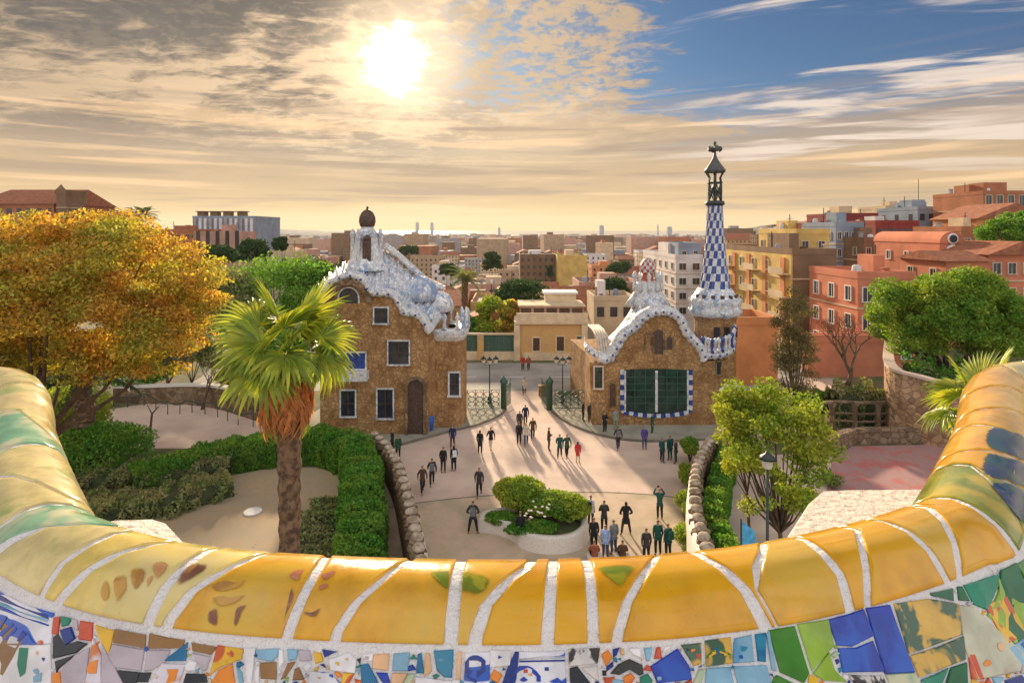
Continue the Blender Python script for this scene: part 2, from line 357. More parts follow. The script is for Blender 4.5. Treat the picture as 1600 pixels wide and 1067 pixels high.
M['green'] = mat('bright_green_leaf', (0.14, 0.30, 0.035), 0.6, col2=(0.28, 0.36, 0.04), scale=0.5, var=0.3, isl=0.4, trans=0.35, sharp=0.15, coord='World')
M['hedge'] = mat('hedge_leaf', (0.10, 0.29, 0.035), 0.6, col2=(0.20, 0.35, 0.05), scale=0.8, var=0.3, isl=0.45, trans=0.4, sharp=0.15, coord='World')
M['shrub'] = mat('grey_green_leaf', (0.20, 0.27, 0.09), 0.7, col2=(0.34, 0.32, 0.15), scale=0.9, var=0.3, isl=0.45, trans=0.3, sharp=0.15, coord='World')
M['olive'] = mat('olive_yellow_leaf', (0.24, 0.36, 0.04), 0.6, col2=(0.40, 0.43, 0.05), scale=0.6, var=0.3, isl=0.4, trans=0.35, sharp=0.15, coord='World')
M['pine'] = mat('dark_pine_leaf', (0.05, 0.10, 0.03), 0.7, scale=0.6, var=0.3, isl=0.4, trans=0.2, coord='World')
M['wispy'] = mat('wispy_leaf', (0.20, 0.17, 0.07), 0.7, scale=0.6, var=0.3, isl=0.4, trans=0.3, coord='World')
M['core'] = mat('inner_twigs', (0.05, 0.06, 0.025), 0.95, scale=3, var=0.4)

# ------------------------------------------------------------------ foliage
def leaf_cloud(name, pts, size, mt, parent=None, org=(0, 0, 0), flat=0.0, rng=RNG, aspect=0.6):
    """every leaf a small two-triangle blade with its own tilt; pts in world space"""
    n = len(pts); pts = np.asarray(pts)-np.asarray(org)
    nv = rng.normal(size=(n, 3)); nv[:, 2] += flat; nv /= np.linalg.norm(nv, axis=1)[:, None]
    a = np.cross(nv, rng.normal(size=(n, 3))); a /= np.linalg.norm(a, axis=1)[:, None]; b = np.cross(nv, a)
    sz = (size*(0.6+0.8*rng.random(n)))[:, None]; a *= sz; b *= sz*aspect
    v = np.empty((n, 4, 3)); v[:, 0] = pts-a; v[:, 1] = pts-b*0.9+a*0.1; v[:, 2] = pts+a; v[:, 3] = pts+b*0.9+a*0.1
    me = bpy.data.meshes.new(name); me.vertices.add(4*n); me.vertices.foreach_set('co', v.reshape(-1).astype(np.float32))
    me.loops.add(4*n); me.loops.foreach_set('vertex_index', np.arange(4*n, dtype=np.int32))
    me.polygons.add(n); me.polygons.foreach_set('loop_start', np.arange(0, 4*n, 4, dtype=np.int32)); me.polygons.foreach_set('loop_total', np.full(n, 4, dtype=np.int32))
    me.materials.append(mt); me.update(calc_edges=True)
    return link(name, me, parent)
def clumps(center, rad, n_cl, per, cr, rng=RNG, shell=0.55, low=-0.6, flat=0.72):
    """leaf positions in clumps spread through an ellipsoid crown"""
    cs = []
    while len(cs) < n_cl:
        d = rng.normal(size=3); d /= np.linalg.norm(d)
        if d[2] < low: continue
        rr = shell+(1-shell)*rng.random()**0.6
        cs.append(np.array(center)+d*rr*np.array(rad))
    cs = np.array(cs); k = (0.6+0.8*rng.random(n_cl))
    out = []
    for c, q in zip(cs, k):
        m_ = int(per*q*q); d = rng.normal(size=(m_, 3)); d /= np.linalg.norm(d, axis=1)[:, None]
        out.append(c+d*(rng.random(m_)**0.45)[:, None]*cr*q*np.array([1, 1, flat]))
    return np.concatenate(out), cs
def tree(name, base, center, rad, label, mt, n_cl=60, per=160, cr=0.9, leaf=0.12, trunk_r=0.3, group=None, low=-0.6, shell=0.55, limbs=9, cat='tree', seed=1, bark=None, subs=(), flat=.72):
    rng = np.random.default_rng(seed); rd = random.Random(seed)
    t = thing(name, base, label, cat, group)
    pts, cs = clumps(center, rad, n_cl, per, cr, rng, shell, low, flat)
    for c2, r2, n2 in subs:
        p2, s2 = clumps(c2, r2, n2, per, cr, rng, shell, low, flat); pts = np.concatenate([pts, p2]); cs = np.concatenate([cs, s2])
    leaf_cloud('crown', pts, leaf, mt, t, tuple(base), rng=rng)
    mb = MB(); B = Vector(base); Cc = Vector(center); fork = B.lerp(Cc, 0.55)+Vector((rd.uniform(-.2, .2), 0, -rad[2]*0.25))
    mid = B.lerp(fork, 0.5)+Vector((rd.uniform(-1, 1)*trunk_r*1.5, rd.uniform(-1, 1)*trunk_r, 0))
    mb.tube([B-Vector((0, 0, .2)), B+Vector((0, 0, .15)), mid, fork], [trunk_r*1.5, trunk_r*1.1, trunk_r*0.9, trunk_r*0.7], 9)
    for i in rd.sample(range(len(cs)), min(limbs, len(cs))):
        c = Vector(cs[i]); m1 = fork.lerp(c, 0.5)+Vector((0, 0, -0.10*(c-fork).length))
        mb.tube([fork, m1, c], [trunk_r*0.45, trunk_r*0.28, trunk_r*0.07], 6, cap=False)
    mb.build('trunk', bark or M['bark'], t)
    return t
def bush(name, center, rad, label, mt, n=9000, leaf=0.09, cat='bush', group=None, seed=3, lumps=14, z0=0.0):
    rng = np.random.default_rng(seed); t = thing(name, (center[0], center[1], z0), label, cat, group)
    rr = 0.72+0.28*rng.random(lumps); L = []
    for i in range(lumps):
        d = rng.normal(size=3); d /= np.linalg.norm(d); d[2] = abs(d[2])
        c = np.array(center)+d*np.array(rad)*0.55; m_ = n//lumps
        e = rng.normal(size=(m_, 3)); e /= np.linalg.norm(e, axis=1)[:, None]
        L.append(c+e*(0.75+0.25*rng.random(m_))[:, None]*np.array(rad)*0.48*rr[i])
    P_ = np.concatenate(L); P_ = P_[P_[:, 2] > z0+0.02]
    leaf_cloud('foliage', P_, leaf, mt, t, (center[0], center[1], z0), rng=rng)
    mb = MB()
    for k in range(5):
        a = k*1.3; mb.tube([(center[0], center[1], z0-.05), (center[0]+rad[0]*.3*math.cos(a), center[1]+rad[1]*.3*math.sin(a), center[2]), (center[0]+rad[0]*.6*math.cos(a), center[1]+rad[1]*.6*math.sin(a), center[2]+rad[2]*.4)], [0.05, 0.035, 0.015], 5)
    mb.build('stems', M['bark'], t)
    return t
def hedge(name, path, width, height, label, mt, dens=260, leaf=0.085, seed=5, z0=0.0, cat='hedge', lumpy=0.15, top_round=0.3, group=None):
    """leaves over and inside a long rounded block that follows the path (points on the ground)"""
    rng = np.random.default_rng(seed); P_ = catmull([Vector((p[0], p[1], z0)) for p in path], 8)
    hs = [p[2] if len(p) > 2 else height for p in path]; hh = np.interp(np.linspace(0, len(path)-1, len(P_)), range(len(path)), hs)
    ln = sum((P_[i+1]-P_[i]).length for i in range(len(P_)-1)); peri = width+2*height; n = int(ln*peri*dens)
    seg = np.array([(P_[i+1]-P_[i]).length for i in range(len(P_)-1)]); cum = np.concatenate([[0], np.cumsum(seg)])
    s_ = rng.random(n)*ln; idx = np.clip(np.searchsorted(cum, s_)-1, 0, len(seg)-1); f = (s_-cum[idx])/seg[idx]
    A = np.array([list(p) for p in P_]); c = A[idx]*(1-f)[:, None]+A[idx+1]*f[:, None]
    tg = A[idx+1]-A[idx]; tg /= np.linalg.norm(tg, axis=1)[:, None]; nr = np.stack([-tg[:, 1], tg[:, 0], tg[:, 2]*0], 1)
    hl = hh[idx]
    # round-shouldered section, sampled evenly along its outline
    aa = np.linspace(0, np.pi, 400); xx = np.sign(np.cos(aa))*np.abs(np.cos(aa))**top_round*width/2; zz_ = np.abs(np.sin(aa))**top_round*height
    cl_ = np.concatenate([[0], np.cumsum(np.hypot(np.diff(xx), np.diff(zz_)))]); k_ = rng.random(n)*cl_[-1]
    ex = np.interp(k_, cl_, xx)/(width/2); ez = np.interp(k_, cl_, zz_)/height; ang = np.interp(k_, cl_, aa)
    dep = 1-0.16*rng.random(n)**2
    lump = 1+lumpy*(np.sin(s_*2.3+seed)*np.cos(s_*1.1+ang*2)+0.5*np.sin(s_*6.1+ang*3))
    pts = c+nr*(ex*width/2*dep*lump)[:, None]; pts[:, 2] = z0+ez*hl*dep*(1+0.5*(lump-1))
    pts += rng.normal(size=pts.shape)*0.03
    org = (P_[0].x, P_[0].y, z0); t = thing(name, org, label, cat, group)
    leaf_cloud('foliage', pts, leaf, mt, t, org, rng=rng)
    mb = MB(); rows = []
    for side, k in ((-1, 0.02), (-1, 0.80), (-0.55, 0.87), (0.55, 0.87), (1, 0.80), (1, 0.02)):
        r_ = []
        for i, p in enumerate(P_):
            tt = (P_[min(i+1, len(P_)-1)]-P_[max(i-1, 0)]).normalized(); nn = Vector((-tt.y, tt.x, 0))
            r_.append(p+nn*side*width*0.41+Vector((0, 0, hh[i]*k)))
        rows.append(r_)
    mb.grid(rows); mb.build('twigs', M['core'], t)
    return t
# ------------------------------------------------------------------ the serpentine tiled bench in the foreground
D = 0.70; RB = 0.11; ZB = H-D                    # cap axis below the eye, cap radius
def bench_axis():
    sil = [(125,790),(160,812),(200,829),(250,843),(300,853),(375,862),(450,868),(525,872),(600,875),(700,877),(800,878),(900,876),(1000,872),(1075,865),(1150,857),(1225,844),(1300,828),(1360,812),(1410,795),(1450,777)]
    # first guess, then push the axis inwards until its silhouette meets the photographed outline
    rays = [Vector(((x-800)/F, 1.0, -(y-HY)/F)) for x, y in sil]
    ax = [r*(D/-r.z)*1.0 for r in rays]
    for it in range(12):
        new = []
        for i, r in enumerate(rays):
            t = (ax[min(i+1, len(ax)-1)]-ax[max(i-1, 0)]); t.z = 0; t.normalize()
            v = r.normalized(); n = t.cross(v); n.normalize()
            if n.z < 0: n = -n
            zr = -D+RB*n.z; p = r*(zr/r.z); q = p-n*RB; q.z = -D; new.append(q)
        ax = [a.lerp(b, 0.7) for a, b in zip(ax, new)]
    left = [(-3.6, 1.55), (-3.2, 1.95), (-2.85, 2.25), (-2.52, 2.42), (-2.25, 2.45), (-2.06, 2.34), (-1.80, 2.06), (-1.60, 1.82)]
    right = [(1.56, 1.83), (1.82, 2.14), (2.08, 2.42), (2.32, 2.55), (2.6, 2.55), (3.0, 2.38), (3.4, 2.1), (3.8, 1.7)]
    L = [Vector((x, y, -D)) for x, y in left]+ax+[Vector((x, y, -D)) for x, y in right]
    P_ = catmull(L, 24)
    A = np.array([list(p) for p in P_])
    for _ in range(60): A[1:-1] = A[1:-1]*0.5+0.25*(A[:-2]+A[2:])
    seg = np.linalg.norm(np.diff(A, axis=0), axis=1); cum = np.concatenate([[0], np.cumsum(seg)])
    U = np.linspace(0, cum[-1], 1500); B = np.stack([np.interp(U, cum, A[:, k]) for k in range(3)], 1)
    B[:, 2] += H
    return B, cum[-1]
BAX, BLEN = bench_axis()
_tg = np.gradient(BAX, axis=0); _tg /= np.linalg.norm(_tg, axis=1)[:, None]
_out = np.stack([-_tg[:, 1], _tg[:, 0], _tg[:, 2]*0], 1)          # away from the seat (path runs left to right)
A0, A1 = R(-35), R(148)                                            # back lower edge -> over the top -> front edge of the cap
W1 = 1.0+0.62/0.25                                                 # w beyond 1 runs down the sloping back rest, 0.25 m per unit
def bsurf(u, w, off=0.0):
    """point on the bench: u = 0..1 along it, w 0..1 round the cap, w>1 down the back rest (arrays)"""
    u = np.atleast_1d(np.asarray(u, float)); w = np.atleast_1d(np.asarray(w, float))
    k = np.clip(u, 0, 1)*(len(BAX)-1); i = np.clip(k.astype(int), 0, len(BAX)-2); f = (k-i)[:, None]
    c = BAX[i]*(1-f)+BAX[i+1]*f; o = _out[i]*(1-f)+_out[i+1]*f
    a = A0+(A1-A0)*np.clip(w, -.2, 1); n = o*np.cos(a)[:, None]+np.array([0, 0, 1])*np.sin(a)[:, None]
    td = -o*np.sin(a)[:, None]+np.array([0, 0, 1])*np.cos(a)[:, None]   # direction of growing angle
    ext = (np.clip(w, 1, 99)-1)*0.25
    return c+n*(RB+off)+td*ext[:, None]*0.985, n
_gu = np.linspace(0, 1, 1500); _gw = np.concatenate([np.linspace(0, 1, 150), np.linspace(1.01, 2.4, 160)])
_UU, _WW = np.meshgrid(_gu, _gw, indexing='ij'); _UU = _UU.ravel(); _WW = _WW.ravel()
_PT, _NN = bsurf(_UU, _WW); _rel = _PT-np.array([0, 0, H]); _vis = (np.einsum('ij,ij->i', _NN, -_rel) > 0) & (_rel[:, 1] > 0.05)
_PX = 800+F*_rel[:, 0]/np.maximum(_rel[:, 1], .05); _PY = HY-F*_rel[:, 2]/np.maximum(_rel[:, 1], .05)
_PX = np.where(_vis, _PX, 1e6)
def uw(px, py):
    i = np.argmin((_PX-px)**2+(_PY-py)**2); return _UU[i], _WW[i]
grout = mat('white_grout', (0.84, 0.81, 0.80), 0.85, scale=9, var=0.10, bump=0.8, bscale=70, spec=0.2, col2=(0.68, 0.65, 0.68), mid=0.62)
GZ = {
 'amber': glaze('amber_glaze', (0.66, 0.31, 0.007), (0.72, 0.38, 0.012), 5, mid=0.5, sharp=0.12),
 'honey': glaze('honey_glaze', (0.67, 0.34, 0.020), (0.66, 0.41, 0.05), 5, sharp=0.12),
 'pale': glaze('pale_yellow_glaze', (0.72, 0.54, 0.14), (0.68, 0.56, 0.24), 6, sharp=0.12),
 'cream': glaze('cream_glaze', (0.66, 0.54, 0.24), (0.36, 0.42, 0.12), 7, mid=0.60, sharp=0.08),
 'painted': glaze('yellow_glaze_with_brown_brushwork', (0.60, 0.34, 0.07), (0.22, 0.07, 0.05), 13, mid=0.62, sharp=0.05),
 'redpaint': glaze('yellow_glaze_with_rose_blot', (0.60, 0.33, 0.07), (0.30, 0.09, 0.09), 9, mid=0.60, sharp=0.06),
 'greenpaint': glaze('yellow_glaze_with_green_blot', (0.60, 0.28, 0.008), (0.16, 0.22, 0.02), 7, mid=0.57, sharp=0.06),
 'olivepaint': glaze('olive_green_glaze', (0.22, 0.26, 0.03), (0.50, 0.38, 0.04), 6, mid=0.56, sharp=0.10),
 'teal': glaze('teal_blue_glaze', (0.010, 0.12, 0.15), (0.015, 0.06, 0.22), 8, mid=0.52, sharp=0.10),
 'mint': glaze('mint_glaze', (0.14, 0.40, 0.24), (0.55, 0.55, 0.36), 7, mid=0.50, sharp=0.08),
 'blue': glaze('cobalt_glaze', (0.006, 0.035, 0.36), (0.012, 0.09, 0.48), 12, sharp=0.10),
 'navy': glaze('navy_glaze', (0.008, 0.03, 0.22)),
 'sky': glaze('sky_blue_glaze', (0.22, 0.42, 0.56), (0.10, 0.30, 0.48), 10, mid=0.58),
 'petrol': glaze('petrol_blue_glaze', (0.01, 0.14, 0.30), (0.02, 0.22, 0.36), 12),
 'green': glaze('leaf_green_glaze', (0.05, 0.20, 0.012)),
 'lime': glaze('lime_green_glaze', (0.26, 0.42, 0.035), (0.32, 0.50, 0.06), 8),
 'emerald': glaze('emerald_glaze', (0.005, 0.21, 0.12)),
 'forest': glaze('forest_green_glaze', (0.005, 0.12, 0.035)),
 'red': glaze('red_glaze', (0.55, 0.07, 0.02), (0.72, 0.22, 0.02), 16, mid=0.56),
 'orange': glaze('orange_glaze', (0.75, 0.24, 0.02)),
 'yellow': glaze('sun_yellow_glaze', (0.75, 0.44, 0.02), (0.55, 0.10, 0.02), 26, 'dots'),
 'brown': glaze('ochre_brown_glaze', (0.28, 0.14, 0.04)),
 'black': glaze('black_glaze', (0.018, 0.018, 0.022)),
 'grey': glaze('lilac_grey_glaze', (0.44, 0.38, 0.42), (0.52, 0.46, 0.50), 5),
 'white': glaze('white_glaze', (0.76, 0.74, 0.75)),
 'bluewhite': glaze('white_glaze_with_blue_strokes', (0.72, 0.72, 0.78), (0.02, 0.10, 0.50), 7.0, 'lines'),
 'bluedots': glaze('white_glaze_with_blue_dots', (0.68, 0.68, 0.72), (0.02, 0.07, 0.40), 28, 'dots'),
 'leafy': glaze('white_glaze_with_dark_leaves', (0.66, 0.62, 0.58), (0.035, 0.03, 0.025), 22, mid=0.50, sharp=0.03),
 'floral': glaze('ochre_glaze_with_green_flowers', (0.62, 0.38, 0.06), (0.06, 0.12, 0.07), 17, mid=0.50, sharp=0.04),
 'rosy': glaze('pearl_glaze_with_rose', (0.50, 0.50, 0.36), (0.50, 0.14, 0.10), 9, mid=0.60, sharp=0.10),
 'redpat': glaze('white_glaze_with_orange_figure', (0.64, 0.60, 0.66), (0.62, 0.20, 0.06), 15, mid=0.58, sharp=0.03),
 'rustp': glaze('brown_brush_paint', (0.40, 0.19, 0.04), (0.58, 0.32, 0.06), 20), 'rosep': glaze('rose_brush_paint', (0.50, 0.18, 0.10), (0.58, 0.30, 0.12), 24), 'plump': glaze('plum_brush_paint', (0.22, 0.09, 0.06), (0.46, 0.22, 0.06), 22), 'mossp': glaze('moss_brush_paint', (0.17, 0.24, 0.015), (0.36, 0.34, 0.02), 20), 'tealp': glaze('teal_brush_paint', (0.004, 0.075, 0.085), (0.006, 0.035, 0.13), 16),
 'peach': glaze('peach_glaze', (0.70, 0.42, 0.22)),
}
def make_bench():
    org = (0.0, 1.0, ZB-0.92)
    t = thing('mosaic_bench', org, 'long curving bench with glossy yellow tile cap and colourful broken tile mosaic in front', 'bench')
    # grout bed
    mb = MB(); us = np.linspace(0, 1, 420); rows = []
    ws = list(np.linspace(0, 1, 22))+list(np.linspace(1.1, 1.75, 5))+[2.4, 3.0, W1]
    for w in ws:
        p, n = bsurf(us, np.full(len(us), w), 0.0); rows.append([tuple(q) for q in p])
    mb.grid(rows); mb.build('grout_bed', grout, t)
    # seat and outer wall of the terrace edge
    mb = MB(); p, n = bsurf(us, np.full(len(us), W1), 0.0); o = np.interp(us, np.linspace(0, 1, len(_out)), _out[:, 0]), np.interp(us, np.linspace(0, 1, len(_out)), _out[:, 1])
    oo = np.stack([o[0], o[1], o[0]*0], 1)
    a = p; b = p-oo*0.34; b[:, 2] -= 0.01; c = b.copy(); c[:, 2] = ZB-0.94
    mb.grid([[tuple(q) for q in a], [tuple(q) for q in b], [tuple(q) for q in c]]); mb.build('seat', M['speck'], t)
    mb = MB(); p, n = bsurf(us, np.zeros(len(us)), 0.0); b = p.copy(); b[:, 2] = ZB-1.25
    mb.grid([[tuple(q) for q in b], [tuple(q) for q in p]]); mb.build('outer_face', M['speck'], t)
    return t
BENCH = make_bench(); BORG = tuple(BENCH.location)
# joints across the cap, read off the photograph from the outer edge to the front edge
CAPJ = [
 [(-60,560),(-70,640)],[(0,605),(-30,640)],[(71,679),(28,641),(0,645)],[(76,698),(0,707)],[(95,778),(47,752),(0,743)],[(116,793),(95,788),(52,793),(0,824)],[(166,826),(119,819),(47,831),(0,857)],
 [(157,845),(95,883),(69,923)],[(266,850),(190,864),(128,897),(97,935)],[(313,869),(266,911),(237,964)],[(413,869),(342,897),(285,935),(266,971)],
 [(512,872),(502,887),(475,937),(455,985)],[(640,878),(625,887),(575,927),(542,955),(527,982)],[(722,875),(711,925),(706,980)],[(837,882),(785,917),(762,947),(747,985)],
 [(862,877),(856,982)],[(917,875),(927,917),(930,982)],[(1032,870),(980,935),(965,982)],[(1097,872),(1125,887),(1162,917)],[(1200,850),(1172,917),(1167,960)],
 [(1255,845),(1275,860),(1305,887),(1322,937)],[(1340,830),(1347,860),(1355,935)],[(1394,822),(1435,842),(1462,880),(1475,900)],[(1456,798),(1480,825),(1497,898)],
 [(1490,781),(1538,805),(1586,856)],[(1511,726),(1552,760),(1597,830)],[(1524,743),(1600,767)],[(1515,706),(1541,705),(1600,726)],[(1511,667),(1560,671),(1600,690)],[(1538,640),(1600,650)],[(1531,609),(1600,616)],[(1565,571),(1600,592)]]
CAPM = ['cream','cream','mint','cream','cream','mint','cream','pale','pale','pale','honey','honey','honey','honey','amber','amber','amber','amber','amber','honey','amber','amber','honey','amber','olivepaint','olivepaint','amber','honey','honey','honey','honey','pale','pale']
def joint_fn(pts):
    q = sorted([(uw(*p)[1], uw(*p)[0]) for p in pts]); w = np.array([a for a, b in q]); u = np.array([b for a, b in q])
    return w, u
WC0, WC1 = 0.03, 1.02
def cap_tiles():
    wg = np.concatenate([[WC0, WC0+.012], np.linspace(WC0+.04, WC1-.04, 9), [WC1-.012, WC1]]); J = []
    for pts in CAPJ:
        w, u = joint_fn(pts)
        w2 = np.concatenate([[min(w[0]-0.3, 0.0)], w, [1.06]])
        sl1 = 0.0; u2 = np.concatenate([[u[0]], u, [u[-1]+((u[-1]-u[-2])/max(w[-1]-w[-2], .15))*max(0, 1.06-w[-1])*0.6]])
        J.append(np.interp(wg, w2, u2))
    step = 0.16/BLEN
    first = [J[0]-step*k for k in range(9, 0, -1)]; last = [J[-1]+step*k for k in range(1, 10)]
    J = [np.clip(j, 0.002, .998) for j in first+J+last]
    for a in range(1, len(J)): J[a] = np.maximum(J[a], J[a-1]+0.0015)
    mats_ = ['cream']*9+CAPM+['pale']*9
    for a in range(len(J)-1):
        g = 0.0055/BLEN*(1.0+0.9*(a*7 % 5)/5); gw = g*(0.8+0.55*wg); ul = J[a]+gw; ur = J[a+1]-gw
        if np.max(ur-ul) < 0.002: continue
        ur = np.maximum(ur, ul+0.0004); nu = 12; ed = min(.12, .0022/max(1e-4, float(np.mean(ur-ul))*BLEN)); fr = np.concatenate([[0, ed], np.linspace(max(.06, 2*ed), 1-max(.06, 2*ed), 8), [1-ed, 1]]); U = ul[:, None]*(1-fr)[None]+ur[:, None]*fr[None]; Wg = np.repeat(wg[:, None], nu, 1)
        p, n = bsurf(U.ravel(), Wg.ravel(), 0.0045); q, _ = bsurf(U.ravel(), Wg.ravel(), -0.001)
        # pull the edges down a little: rounded tile lips
        E = np.zeros((13, nu), bool); E[0] = E[-1] = True; E[:, 0] = E[:, -1] = True
        p = np.where(E.ravel()[:, None], p-n*0.0022, p)
        mb = MB(); mb.grid([[tuple(p[r*nu+c]) for c in range(nu)] for r in range(13)])
        b0 = len(mb.v); ring = [(0, c) for c in range(nu)]+[(r, nu-1) for r in range(1, 13)]+[(12, c) for c in range(nu-2, -1, -1)]+[(r, 0) for r in range(11, 0, -1)]
        idx = [r*nu+c for r, c in ring]; mb.v += [tuple(q[i]) for i in idx]
        for k in range(len(idx)):
            k2 = (k+1) % len(idx); mb.f.append((idx[k], b0+k, b0+k2, idx[k2])); mb.mi.append(0); mb.smooth.append(False)
        mb.build('cap_tile', GZ[mats_[a % len(mats_)]], BENCH)
cap_tiles()
def mosaic(poly_uw, m_, shrink=0.0009, name='mosaic_tile'):
    """one fired tile: outline in (u,w), raised 4 mm out of the grout with a small bevel"""
    P_ = np.array(poly_uw, float); c = P_.mean(0); P_ = c+(P_-c)*1.045
    # densify long edges so the tile follows the curve of the wall
    sc = np.array([BLEN, 0.25])
    out = []
    for i in range(len(P_)):
        a, b = P_[i], P_[(i+1) % len(P_)]; L = np.linalg.norm((b-a)*sc); k = max(1, int(L/0.03))
        for j in range(k): out.append(a+(b-a)*j/k)
    P_ = np.array(out); d = (P_-c)*sc; L = np.linalg.norm(d, axis=1)+1e-6; P1 = c+d*(np.maximum(L-shrink, L*.4)/L)[:, None]/sc; P2 = c+d*(np.maximum(L-shrink-0.0018, L*.35)/L)[:, None]/sc
    lo, _ = bsurf(P1[:, 0], P1[:, 1], -0.001); mi, _ = bsurf(P1[:, 0], P1[:, 1], 0.0022); hi, _ = bsurf(P2[:, 0], P2[:, 1], 0.0036); ce, _ = bsurf([c[0]], [c[1]], 0.0036)
    n = len(P1); mb = MB(); vs = [tuple(p) for p in lo]+[tuple(p) for p in mi]+[tuple(p) for p in hi]+[tuple(ce[0])]
    fs = []
    for i in range(n):
        j = (i+1) % n; fs += [(i, j, n+j, n+i), (n+i, n+j, 2*n+j, 2*n+i), (2*n+i, 2*n+j, 3*n)]
    mb.add(vs, fs); mb.build(name, GZ[m_], BENCH)
